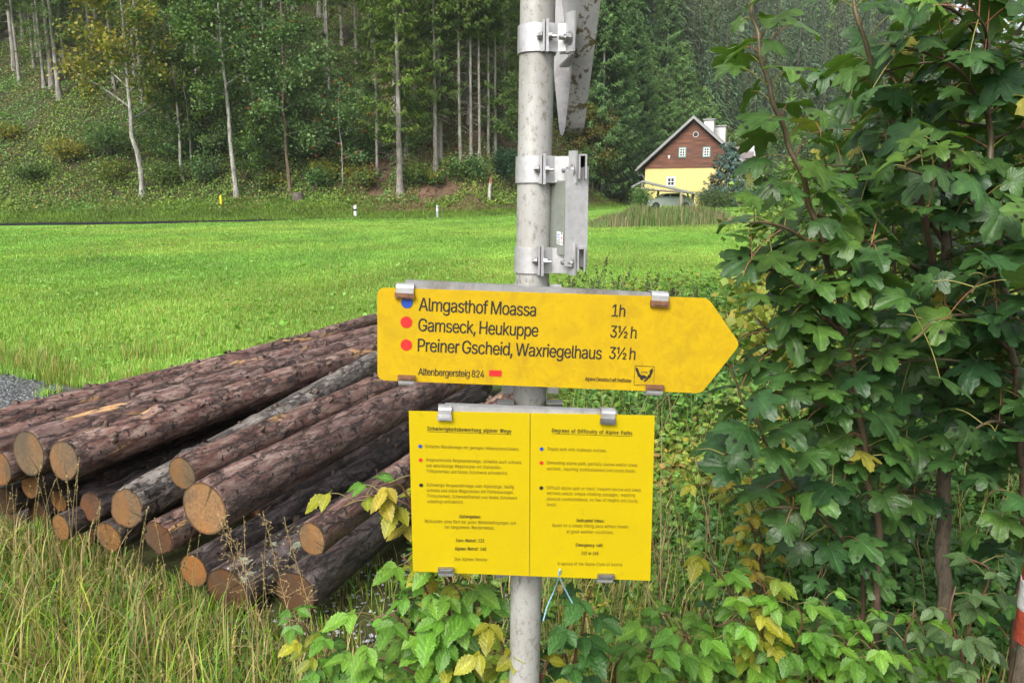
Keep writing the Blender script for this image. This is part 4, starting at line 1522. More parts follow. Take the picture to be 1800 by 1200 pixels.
def make_broadleaf(name, H, r0, crown0, R, seed, cols, nleaf=5000, size=0.16, limbs=9, trunk="brown_trunk", wob=0.2, lean=(0, 0), spread=0.55, berries=None, top=None, clump=0.5):
    """broad-leaved tree: wandering trunk, forking limbs, leaf clumps round the limb ends with gaps between"""
    r_ = np.random.default_rng(seed)
    root = thing(name, None, "tree")
    mb = MB()
    pts, rad = trunk_mesh(mb, H * 0.92, r0, r0 * 0.22, seed, wob)
    pts[:, 0] += 0
    cl = []
    for b in range(limbs):
        f = crown0 + (0.95 - crown0) * (b + r_.random()) / limbs
        z = f * H * 0.92
        p0 = np.array([np.interp(z, pts[:, 2], pts[:, 0]), np.interp(z, pts[:, 2], pts[:, 1]), z])
        a = b * 2.4 + r_.uniform(-0.5, 0.5)
        L = R * (0.55 + 0.5 * r_.random()) * (1.0 - 0.45 * max(0, f - 0.6))
        d = np.array([math.cos(a), math.sin(a), spread + 0.3 * r_.random()])
        p1 = p0 + d * L * 0.5 + r_.normal(size=3) * 0.1
        p2 = p1 + (d + [0, 0, -0.15]) * L * 0.5 + r_.normal(size=3) * 0.15
        rr = np.interp(z, pts[:, 2], rad) * 0.55
        tube(mb, smooth_path([p0, p1, p2], 7), np.linspace(rr, 0.012, 7), 6, cap=False)
        cl += [p1, p2, (p1 + p2) / 2]
        for _ in range(3):
            q0 = p0 + (p2 - p0) * r_.uniform(0.35, 0.95)
            q1 = q0 + unit(r_.normal(size=3) + d * 0.7) * L * 0.4
            tube(mb, [q0, (q0 + q1) / 2 + [0, 0, 0.08], q1], [rr * 0.35, rr * 0.22, 0.008], 4, cap=False)
            cl += [q1, (q0 + q1) / 2]
    cl.append(pts[-1])
    mb.build("trunk", M[trunk], root, True)
    cl = np.array(cl)
    k = r_.integers(0, len(cl), nleaf)
    T = cl[k] + r_.normal(size=(nleaf, 3)) * np.array([1, 1, 0.7]) * R * 0.135 * (0.6 + 0.8 * r_.random((len(cl), 1)))[k]
    X = r_.normal(size=(nleaf, 3)) + [0, 0, -0.4]
    N = r_.normal(size=(nleaf, 3)) * 0.7 + [0, 0, 1]
    cols = np.array(cols)
    ck = r_.integers(0, len(cols), len(cl))
    use = np.where(r_.random(nleaf) < 0.75, ck[k], r_.integers(0, len(cols), nleaf))
    C = cols[use] * r_.uniform(0.6, 1.35, (nleaf, 1)) * r_.uniform(0.75, 1.2, (len(cl), 1))[k]
    mb = MB()
    scatter(mb, QUAD_V, QUAD_F, frames(X, N), T, r_.uniform(0.6, 1.3, nleaf)[:, None] * np.array([[size, size, size]]) , C)
    mb.build("crown", M["leaves"], root)
    if berries:
        nb = 50
        kk = r_.integers(0, len(cl), nb)
        T = np.repeat(cl[kk] + r_.normal(size=(nb, 3)) * R * 0.15, 4, 0) + r_.normal(size=(nb * 4, 3)) * 0.05
        tv = np.array([[1, 0, 0], [0, 1, 0], [-1, 0, 0], [0, -1, 0], [0, 0, 1], [0, 0, -1]], float)
        tf = np.array([[0, 1, 4], [1, 2, 4], [2, 3, 4], [3, 0, 4], [1, 0, 5], [2, 1, 5], [3, 2, 5], [0, 3, 5]])
        mb = MB()
        scatter(mb, tv, tf, np.tile(np.eye(3), (nb * 4, 1, 1)), T, np.full((nb * 4, 1), 0.042), np.tile(berries, (nb * 4, 1)))
        mb.build("berries", M["leaves"], root)
    return root

def make_bush(name, H, R, seed, cols, nleaf=1500, size=0.14, cat="bush", stems=7, mat="leaves", flat=1.0):
    r_ = np.random.default_rng(seed)
    root = thing(name, None, cat)
    mb = MB()
    ends = []
    for s in range(stems):
        a = r_.uniform(0, 2 * math.pi)
        d = np.array([math.cos(a), math.sin(a), 0]) * R * r_.uniform(0.2, 0.85)
        e = d + [0, 0, H * r_.uniform(0.6, 1.0)]
        m_ = d * 0.35 + [0, 0, H * 0.45]
        tube(mb, smooth_path([[0, 0, -0.2], m_, e], 6), np.linspace(0.03 * H / 2, 0.006, 6), 5, cap=False)
        ends += [e, m_ * 0.4 + e * 0.6, m_]
    mb.build("stem", M["brown_trunk"], root)
    ends = np.array(ends)
    k = r_.integers(0, len(ends), nleaf)
    T = ends[k] + r_.normal(size=(nleaf, 3)) * [R * 0.28, R * 0.28, H * 0.16 * flat]
    T[:, 2] = np.abs(T[:, 2])
    C = np.array(cols)[r_.integers(0, len(cols), len(ends))][k] * r_.uniform(0.55, 1.35, (nleaf, 1))
    X = r_.normal(size=(nleaf, 3)) + [0, 0, -0.2]
    N = r_.normal(size=(nleaf, 3)) * 0.6 + [0, 0, 1]
    mb = MB()
    scatter(mb, QUAD_V, QUAD_F, frames(X, N), T, r_.uniform(0.6, 1.3, (nleaf, 1)) * size, C)
    mb.build("foliage", M[mat], root)
    return root

def ground_at(px, py, y=None):
    """where the sight line through a picture point meets the terrain (marching outwards)"""
    r = ray(px, py)
    t = np.concatenate([np.linspace(2, 60, 600), np.linspace(60, 260, 900)])
    P = EYE + r * t[:, None]
    h = height(P[:, 0], P[:, 1])
    k = np.argmax(P[:, 2] < h)
    return np.array([P[k, 0], P[k, 1], h[k]])

# the trees one can tell apart, each with the pixel of its foot in the photograph
def place(root, px, py, label, group=None, rz=None, s=1.0, sz=None, first=True):
    p = ground_at(px, py)
    if first:
        root.location = p.tolist()
        root.rotation_euler = (0, 0, rz if rz is not None else random.uniform(0, 6.28))
        root.scale = (s, s, sz or s)
        root["label"] = label
        if group: root["group"] = group
        return root
    return dup(root, p, rz if rz is not None else random.uniform(0, 6.28), s, label, group, sz)

G_ASH = [(0.085, 0.15, 0.025), (0.11, 0.17, 0.025), (0.075, 0.125, 0.03)]
G_YEL = [(0.22, 0.21, 0.025), (0.26, 0.22, 0.025), (0.16, 0.18, 0.025)]
G_ROW = [(0.095, 0.18, 0.055), (0.08, 0.155, 0.05), (0.12, 0.19, 0.055)]
G_DARK = [(0.085, 0.17, 0.04), (0.11, 0.19, 0.045), (0.065, 0.14, 0.04)]

place(make_broadleaf("ash_tree", 17, 0.23, 0.36, 4.2, 3, G_YEL + G_ASH[:1], 7500, 0.24, 12, "pale_trunk", 0.28), 250, 343,
      "speckled grey-barked ash leaning out over the slope, crown turning yellow on its left")
place(make_broadleaf("grey_tree", 18, 0.21, 0.40, 3.6, 8, G_ASH + G_DARK, 6500, 0.24, 12, "pale_trunk", 0.16), 416, 347,
      "straight grey-barked tree standing right of the yellow stake")
place(make_broadleaf("rowan_tree", 16, 0.15, 0.27, 3.3, 21, G_ROW, 9000, 0.22, 14, "brown_trunk", 0.2, spread=0.2, berries=(0.5, 0.07, 0.01)), 511, 341,
      "rowan with red berry clusters and a brown trunk at the wood's edge")
place(make_broadleaf("young_rowan", 8.5, 0.07, 0.25, 2.4, 34, G_ROW, 4200, 0.16, 10, "pale_trunk", 0.2, spread=0.15, berries=(0.5, 0.08, 0.01)), 600, 326,
      "slim pale-stemmed young rowan right of the tall one")
place(make_broadleaf("twin_stem_tree", 15, 0.12, 0.38, 2.8, 44, G_ASH, 4200, 0.18, 9, "pale_trunk", 0.2), 322, 318,
      "thin pale tree, left stem of the close pair behind the ash")
place(make_broadleaf("twin_stem_tree", 14, 0.085, 0.40, 2.2, 45, G_ASH, 3200, 0.17, 8, "pale_trunk", 0.16), 337, 307,
      "thinner stem of the close pair, standing just to the right")
place(make_broadleaf("young_hazel", 6.0, 0.05, 0.18, 2.0, 51, G_DARK + G_ASH, 3600, 0.17, 9, "dark_trunk", 0.2, spread=0.3), 452, 330,
      "low bushy hazel filling the gap left of the berried rowan")
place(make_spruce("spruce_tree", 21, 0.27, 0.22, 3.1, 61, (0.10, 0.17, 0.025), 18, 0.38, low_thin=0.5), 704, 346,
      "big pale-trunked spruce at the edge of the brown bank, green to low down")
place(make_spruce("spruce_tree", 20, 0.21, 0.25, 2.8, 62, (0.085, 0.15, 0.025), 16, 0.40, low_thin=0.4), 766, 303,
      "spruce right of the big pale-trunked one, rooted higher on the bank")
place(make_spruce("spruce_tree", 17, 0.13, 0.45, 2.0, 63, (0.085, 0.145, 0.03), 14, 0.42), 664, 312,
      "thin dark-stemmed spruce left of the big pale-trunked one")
for k, (px, py, lab) in enumerate(((810, 303, "bare-stemmed spruce, first of the thin row left of the sign post"),
                                   (828, 287, "bare-stemmed pale spruce, second of the thin row left of the sign post"),
                                   (843, 282, "pale bare-stemmed spruce, third of the thin row left of the sign post"),
                                   (858, 276, "dark bare-stemmed spruce, fourth of the thin row left of the sign post"),
                                   (870, 268, "last bare-stemmed spruce of the thin row, nearest the sign post"))):
    if k == 0:
        thin_spruce = place(make_spruce("spruce_tree", 22, 0.15, 0.5, 1.9, 70, (0.08, 0.14, 0.025), 14, 0.42), px, py, lab, "thin bare spruces beside the post")
    else:
        place(thin_spruce, px, py, lab, "thin bare spruces beside the post", s=random.uniform(0.85, 1.0), first=False)
for k, (px, py, lab) in enumerate(((26, 122, "leftmost pale spruce trunk high on the slope, by the left picture edge"),
                                   (70, 105, "pale spruce trunk, middle one of three high on the left slope"),
                                   (92, 153, "pale spruce trunk with spreading roots, right one of three on the left slope"),
                                   (278, 175, "pale spruce trunk behind the ash, seen just right of its stem"))):
    if k == 0:
        bare_spruce = place(make_spruce("spruce_tree", 24, 0.24, 0.52, 2.8, 80, (0.03, 0.055, 0.018), 14, 0.45), px, py, lab, "pale spruce trunks on the left slope")
    else:
        place(bare_spruce, px, py, lab, "pale spruce trunks on the left slope", s=(1.0, 1.08, 1.05, 0.95)[k], first=False)

# the close stand uphill of them
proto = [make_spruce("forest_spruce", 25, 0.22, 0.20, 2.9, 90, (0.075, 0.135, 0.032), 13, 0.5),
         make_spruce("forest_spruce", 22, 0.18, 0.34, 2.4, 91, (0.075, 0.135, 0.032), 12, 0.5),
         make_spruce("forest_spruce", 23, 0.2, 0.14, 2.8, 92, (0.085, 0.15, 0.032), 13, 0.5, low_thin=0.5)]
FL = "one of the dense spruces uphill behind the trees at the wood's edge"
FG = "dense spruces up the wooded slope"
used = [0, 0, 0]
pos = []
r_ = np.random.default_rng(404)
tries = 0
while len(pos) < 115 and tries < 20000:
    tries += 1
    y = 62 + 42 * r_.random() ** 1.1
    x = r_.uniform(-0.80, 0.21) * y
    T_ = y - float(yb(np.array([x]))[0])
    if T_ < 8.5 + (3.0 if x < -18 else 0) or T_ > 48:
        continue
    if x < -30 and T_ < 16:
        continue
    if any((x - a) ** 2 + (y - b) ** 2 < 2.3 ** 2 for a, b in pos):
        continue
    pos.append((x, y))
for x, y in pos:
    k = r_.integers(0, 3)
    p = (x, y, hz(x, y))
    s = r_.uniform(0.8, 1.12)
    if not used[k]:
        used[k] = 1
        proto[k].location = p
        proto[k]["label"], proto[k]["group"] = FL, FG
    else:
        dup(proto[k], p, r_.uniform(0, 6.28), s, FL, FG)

# trees right of the post, on the way up the valley
place(make_broadleaf("autumn_tree", 9.5, 0.14, 0.12, 3.1, 101, [(0.19, 0.15, 0.025), (0.22, 0.13, 0.03), (0.15, 0.18, 0.025), (0.11, 0.15, 0.025)], 7500, 0.2, 16, "brown_trunk", 0.15, spread=0.35), 1042, 338,
      "russet and yellow autumn tree right of the post")
RG = "green conifers between the post and the yellow house"
rows = [((1095, 330), 14, 3.0, (0.10, 0.21, 0.075), "blue-green conifer next to the russet autumn tree"),
        ((1128, 318), 17, 3.4, (0.12, 0.23, 0.065), "tall light green spruce left of the house roof"),
        ((1160, 312), 14, 3.2, (0.13, 0.24, 0.07), "spruce rising directly behind the left eaves of the house"),
        ((1190, 300), 11, 2.8, (0.14, 0.24, 0.07), "shorter rounded conifer touching the roof slope on its left"),
        ((1070, 326), 19, 3.6, (0.065, 0.14, 0.04), "dark spruce behind the russet autumn tree"),
        ((1112, 305), 23, 3.6, (0.09, 0.18, 0.055), "tallest spruce of the row left of the house")]
for k, ((px, py), H, R, g, lab) in enumerate(rows):
    c = make_spruce("conifer", H, 0.16, 0.03, R, 110 + k, g, 24, 0.32, (0.30, 0.05), dead=False, droop=0.12)
    place(c, px, py, lab, RG)
con = [o for o in bpy.data.objects if o.name.startswith("conifer") and o.type == 'EMPTY']
CL, CG = "one of the green spruces climbing the slope behind the conifer row left of the house", "green spruces climbing the slope behind the conifer row"
r_ = np.random.default_rng(405)
cp = []
tries = 0
while len(cp) < 60 and tries < 6000:
    tries += 1
    y = r_.uniform(84, 142)
    x = y * r_.uniform(0.02, 0.335)
    T_ = y - float(yb(np.array([x]))[0])
    if T_ < 4 or any((x - a) ** 2 + (y - b) ** 2 < 3.4 ** 2 for a, b in cp):
        continue
    cp.append((x, y))
    dup(con[int(r_.integers(0, len(con)))], (x, y, hz(x, y) - 0.3), r_.uniform(0, 6.28), r_.uniform(0.85, 1.35), CL, CG)
for k, (px, py, H, R, cols, lab) in enumerate((
        (1052, 334, 3.2, 1.9, G_DARK, "dark shrub at the roadside right of the post"),
        (1010, 338, 3.6, 2.0, G_DARK, "dark shrub half hidden behind the plate sign"),
        (885, 322, 2.4, 1.2, [(0.02, 0.07, 0.03), (0.03, 0.085, 0.035)], "round dark blue-green bush on the brown bank beside the post"))):
    place(make_bush("bush", H, R, 130 + k, cols, 2600, 0.15), px, py, lab)

# single bushes on the slope at the wood's edge
BG = "bushes along the wood's edge"
blist = [(190, 275, 2.6, 3.0, G_DARK, "wide dark bush on the left slope"), (120, 285, 1.6, 1.8, G_YEL, "yellow-green bush left of the wide dark one"),
         (300, 330, 1.8, 1.5, G_ASH, "light green bush right of the ash's foot"), (200, 322, 1.6, 2.0, G_ASH + G_YEL, "leafy bush left of the ash's foot"),
         (360, 325, 2.2, 1.3, G_ROW, "upright grey-green bush left of the straight grey tree"), (470, 338, 1.5, 1.2, G_YEL + G_ASH, "small yellowish bush at the rowan's foot, left side"),
         (555, 333, 1.8, 1.6, G_DARK, "dark bush between the two rowans"), (575, 322, 1.5, 1.1, G_YEL, "yellow bush between the two rowans"),
         (640, 332, 1.5, 1.4, G_ROW + G_YEL, "spreading bush right of the young rowan"), (730, 330, 1.6, 1.3, G_ASH, "bush at the foot of the big spruce, right side"),
         (800, 322, 1.9, 1.3, G_DARK + G_ASH, "bushy growth below the thin spruce row"), (765, 330, 1.2, 1.0, G_YEL + G_DARK, "low yellow-tinged bush on the brown bank"),
         (835, 322, 1.9, 1.2, G_ROW, "grey-green bush under the third thin spruce"), (430, 290, 2.8, 2.0, G_DARK, "dark bush behind the straight grey tree"),
         (530, 292, 2.8, 2.3, G_DARK, "big dark bush behind the berried rowan"), (640, 292, 2.8, 2.4, G_DARK, "big dark bush behind the young rowan"),
         (350, 280, 2.4, 2.0, G_DARK, "dark bush behind the pair of thin stems"), (20, 250, 1.4, 1.8, G_YEL + G_ASH, "yellowish bush by the left picture edge"),
         (60, 320, 1.2, 1.8, G_ASH, "low green bush near the left end of the grass bank")]
for k, (px, py, H, R, cols, lab) in enumerate(blist):
    place(make_bush("bush", H, R, 150 + k, cols, int(900 + 500 * H * R / 2), 0.16), px, py, lab, BG)

UG = "small leafy trees in the shade under the tall ones"
ulist = [(300, 300, 6.5, 2.6, G_DARK + G_ASH[:1], "shady leafy tree between the ash and the thin pair"), (380, 296, 7.5, 2.8, G_ASH + G_ROW, "leafy tree left of the straight grey trunk, hanging over it"),
         (450, 285, 8.0, 3.0, G_ROW + G_DARK, "leafy tree between the grey trunk and the berried rowan"), (560, 285, 7.5, 3.0, G_DARK + G_ROW, "dark leafy tree between the two rowans, further back"),
         (640, 290, 6.5, 2.6, G_DARK, "dark leafy tree right of the young rowan, further back"), (735, 290, 6.0, 2.2, G_DARK + G_ASH, "dark leafy tree just right of the big pale spruce"),
         (885, 290, 7.0, 2.2, G_ASH + G_ROW, "light leafy tree touching the sign post on its left"), (345, 250, 8.5, 3.0, G_DARK, "leafy tree high up behind the thin pair"),
         (500, 250, 9.0, 3.0, G_DARK, "leafy tree high up behind the berried rowan")]
for k, (px, py, H, R, cols, lab) in enumerate(ulist):
    place(make_broadleaf("understory_tree", H, 0.07, 0.15, R, 300 + k, cols, 4800, 0.17, 12, "dark_trunk", 0.2, spread=0.3), px, py, lab, UG)

# stump and broken snag on the bank, boundary stakes
def small_stump():
    p = ground_at(524, 352)
    t = thing("tree_stump", "old mossy tree stump on the bank right of the berried rowan", "stump", p)
    mb = MB()
    z = np.array([-0.3, 0.0, 0.25, 0.55, 0.6])
    tube(mb, p + np.stack([0 * z, 0 * z, z], 1), [0.62, 0.55, 0.44, 0.42, 0.36], 12, cap=True)
    mb.build("trunk", M["dark_trunk"], t, True)
small_stump()

def snag():
    p = ground_at(860, 355)
    t = thing("broken_snag", "broken dead trunk with a splintered brown top on the bank by the post", "dead tree", p)
    mb = MB()
    pts = p + np.array([[0, 0, -0.3], [0.02, 0, 0.5], [0.06, 0, 1.1], [0.12, 0, 1.5]])
    tube(mb, pts, [0.17, 0.14, 0.13, 0.12], 10)
    mb.build("trunk", M["pale_trunk"], t, True)
    mb = MB()
    rr = np.random.default_rng(3)
    for k in range(9):
        a = k * 0.7
        q = p + np.array([0.12 + 0.09 * math.cos(a), 0.09 * math.sin(a), 1.42])
        tube(mb, [q, q + [0.02, 0, rr.uniform(0.2, 0.75)]], [0.05, 0.012], 5)
    mb.build("splinters", flat_mat("torn_red_wood", (0.22, 0.10, 0.05), 0.8, 0, 8, 0.4), t)
snag()

def stake(name, px, py, top, wpx, mat, label, cat, cap=None):
    p = ground_at(px, py)
    dep = np.dot(p - EYE, [0, CP, -SP])
    h = (py - top) * dep / FPX
    w = wpx * dep / FPX
    t = thing(name, label, cat, p)
    mb = MB()
    zs = np.array([-0.2, h * 0.5, h * 0.93, h])
    tube(mb, p + np.stack([0 * zs, 0 * zs, zs], 1), [w / 2, w / 2, w / 2, w * 0.3], 10)
    mb.build("shaft", M[mat], t, True)
    if cap:
        mb = MB()
        zs = np.array([h * 0.55, h * 0.72])
        tube(mb, p + np.stack([0 * zs, 0 * zs, zs], 1), [w / 2 + 0.004] * 2, 10)
        mb.build("band", M[cap], t, True)
    return t
M["grey_plastic"] = flat_mat("grey_plastic", (0.3, 0.36, 0.38), 0.5)
stake("boundary_stake", 389, 364, 344.5, 4.2, "yellow_paint", "short yellow stake on the grass bank by the straight grey tree", "stake")
stake("delineator_post", 625, 383.5, 362, 5.5, "white", "white roadside marker post at the far edge of the meadow", "post", "rubber_and_fill")
stake("marker_post", 769, 383, 361, 4.0, "grey_plastic", "slim blue-grey marker post at the meadow's far edge", "post", "white")
stake("boundary_stake", 1090, 340, 327, 2.4, "yellow_paint", "tiny yellow stake on the verge left of the carport", "stake")

# ------------------------------------------------------------------ far wood on the other side of the valley: reads as one mass
def far_wood():
    r_ = np.random.default_rng(77)
    n = 1700
    y = 168 + 190 * r_.random(n) ** 1.15
    x = y * r_.uniform(-0.02, 0.86, n)
    ok = height(x, y) > ridge(x, y) - 6
    x, y = x[ok], y[ok]
    z = height(x, y)
    # and on the upper slope beyond the row of conifers
    y2 = r_.uniform(128, 175, 900)
    x2 = y2 * r_.uniform(-0.05, 0.36, 900)
    ok2 = (y2 - yb(x2) > 20) | ((y2 > 140) & (y2 - yb(x2) > 8))
    x, y = np.concatenate([x, x2[ok2]]), np.concatenate([y, y2[ok2]])
    z = height(x, y)
    n = len(x)
    H = r_.uniform(15, 33, n)
    tint = np.stack([r_.uniform(0.85, 1.3, n), r_.uniform(0.9, 1.15, n), r_.uniform(0.8, 1.3, n)], 1) * r_.uniform(0.6, 1.35, (n, 1))
    lev, arm = 22, 13                                  # whorls of drooping boughs, read as layered cones
    per = lev * arm
    k = np.repeat(np.arange(n), per)
    m = len(k)
    f = (np.tile(np.repeat(np.arange(lev), arm), n) + 1.1 * r_.random(m)) / (lev + 0.2)
    a = r_.uniform(0, 2 * math.pi, m)
    Rm = (0.115 * H[k] * r_.uniform(0.8, 1.3, n)[k] + 0.3) * (1 - f) ** 0.8 + 0.1
    Rm = Rm * r_.uniform(0.7, 1.2, m)
    rr = Rm * 0.25
    T = np.stack([x[k] + rr * np.cos(a), y[k] + rr * np.sin(a), z[k] + H[k] * (0.04 + 0.96 * f) - rr * 0.35], 1)
    X = np.stack([np.cos(a), np.sin(a), -0.30 + 0.2 * r_.normal(size=m)], 1)
    N = np.stack([0.4 * np.cos(a), 0.4 * np.sin(a), np.ones(m)], 1) + 0.35 * r_.normal(size=(m, 3))
    S = np.stack([Rm * r_.uniform(0.6, 1.05, m), 0.18 + 0.09 * Rm, Rm * 0.9], 1)
    C = np.array([0.078, 0.135, 0.058]) * tint[k] * r_.uniform(0.6, 1.35, (m, 1))
    mb = MB()
    scatter(mb, SPRAY_V, SPRAY_F, frames(X, N), T, S, C)
    tb = np.stack([x, y, z - 1], 1)
    tv = np.array([[0.16, 0, 0], [0, 0.16, 0], [-0.16, 0, 0], [0, -0.16, 0], [0.03, 0, 1], [0, 0.03, 1], [-0.03, 0, 1], [0, -0.03, 1]])
    tf = np.array([[0, 1, 5, 4], [1, 2, 6, 5], [2, 3, 7, 6], [3, 0, 4, 7]])
    scatter(mb, tv, tf, np.tile(np.eye(3), (n, 1, 1)), tb, np.stack([np.ones(n), np.ones(n), H], 1), np.tile([0.16, 0.14, 0.12], (n, 1)))
    o = mb.build("forest", M["needles"])
    tag(o, "dense spruce forest covering the mountainside behind the house", "forest", kind="stuff")
far_wood()

# ------------------------------------------------------------------ undergrowth on the wooded bank
def bank_growth():
    r_ = np.random.default_rng(505)
    n = 260000
    x = r_.uniform(-64, 14, n)
    T_ = 2.4 + 60 * r_.random(n) ** 1.5
    y = yb(x) + T_
    nn = fbm(np.stack([x * 0.35, y * 0.35, 0 * x], 1), 3, 61)
    lit = sstep(-15, -9, x)
    keep = (nn > 0.28 + 0.16 * lit * (T_ < 9)) & (np.abs(x / y) < 0.8)
    x, y, nn, T_ = x[keep], y[keep], nn[keep], T_[keep]
    n = len(x)
    z = height(x, y)
    h = (0.15 + 1.1 * np.clip(nn - 0.32, 0, 0.45)) * r_.random(n) * sstep(2.2, 4.0, T_)
    pal = np.array([(0.16, 0.27, 0.045), (0.23, 0.31, 0.045), (0.10, 0.20, 0.04), (0.22, 0.20, 0.055), (0.14, 0.28, 0.06)])
    q = np.clip((fbm(np.stack([x * 0.2, y * 0.2, 0 * x + 9], 1), 3, 62) - 0.3) / 0.4 * 5 + r_.normal(size=n) * 0.8, 0, 4.9).astype(int)
    C = pal[q] * r_.uniform(0.6, 1.3, (n, 1))
    mb = MB()
    X = r_.normal(size=(n, 3)) + [0, -0.3, -0.1]
    N = r_.normal(size=(n, 3)) * 0.5 + [0, -0.3, 1]
    scatter(mb, QUAD_V, QUAD_F, frames(X, N), np.stack([x, y, z + 0.05 + h], 1), r_.uniform(0.10, 0.28, (n, 1)) * np.array([[1, 0.6, 1]]), C)
    tag(mb.build("undergrowth", M["leaves"]), "ferns and brambles carpeting the wooded bank", "undergrowth", kind="stuff")
    # fallen leaves, twigs and red-brown litter on the bare bank
    n = 16000
    x = r_.uniform(-16, 14, n)
    T_ = r_.uniform(1.2, 11, n)
    y = yb(x) + T_
    C = np.array([0.15, 0.085, 0.055]) * r_.uniform(0.4, 1.6, (n, 1)) * r_.uniform(0.85, 1.15, (n, 3))
    mb = MB()
    scatter(mb, QUAD_V, QUAD_F, frames(r_.normal(size=(n, 3)) * [1, 1, 0.3], r_.normal(size=(n, 3)) * 0.35 + [0, -0.2, 1]), np.stack([x, y, height(x, y) + 0.04], 1), r_.uniform(0.08, 0.3, (n, 1)) * np.array([[1, 0.5, 1]]), C)
    tag(mb.build("leaf_litter", M["leaves"]), "red-brown leaf litter and twigs on the bare bank", "leaf litter", kind="stuff")
bank_growth()

# ------------------------------------------------------------------ house, carport and garden
M["boards"] = make_boards_mat()
M["yellow_render"] = flat_mat("pale_yellow_render", (0.58, 0.47, 0.19), 0.85, 0, 1.2, 0.07)
M["roof"] = flat_mat("grey_brown_roof_tiles", (0.17, 0.14, 0.135), 0.6, 0, 6, 0.25)
M["roof_red"] = flat_mat("dull_red_roof_tiles", (0.19, 0.10, 0.085), 0.7, 0, 5, 0.3)
M["zinc"] = make_alu_mat("zinc_flashing", 0.25, 0.2, 0.5, 0.3)
M["teal"] = flat_mat("teal_window_surround", (0.12, 0.26, 0.24), 0.6)
M["glass"] = flat_mat("dark_window_glass", (0.02, 0.025, 0.03), 0.1)
M["beam"] = flat_mat("weathered_timber", (0.26, 0.21, 0.16), 0.8, 0, 7, 0.3)
M["chimney"] = flat_mat("white_chimney_render", (0.48, 0.48, 0.48), 0.8, 0, 3, 0.1)

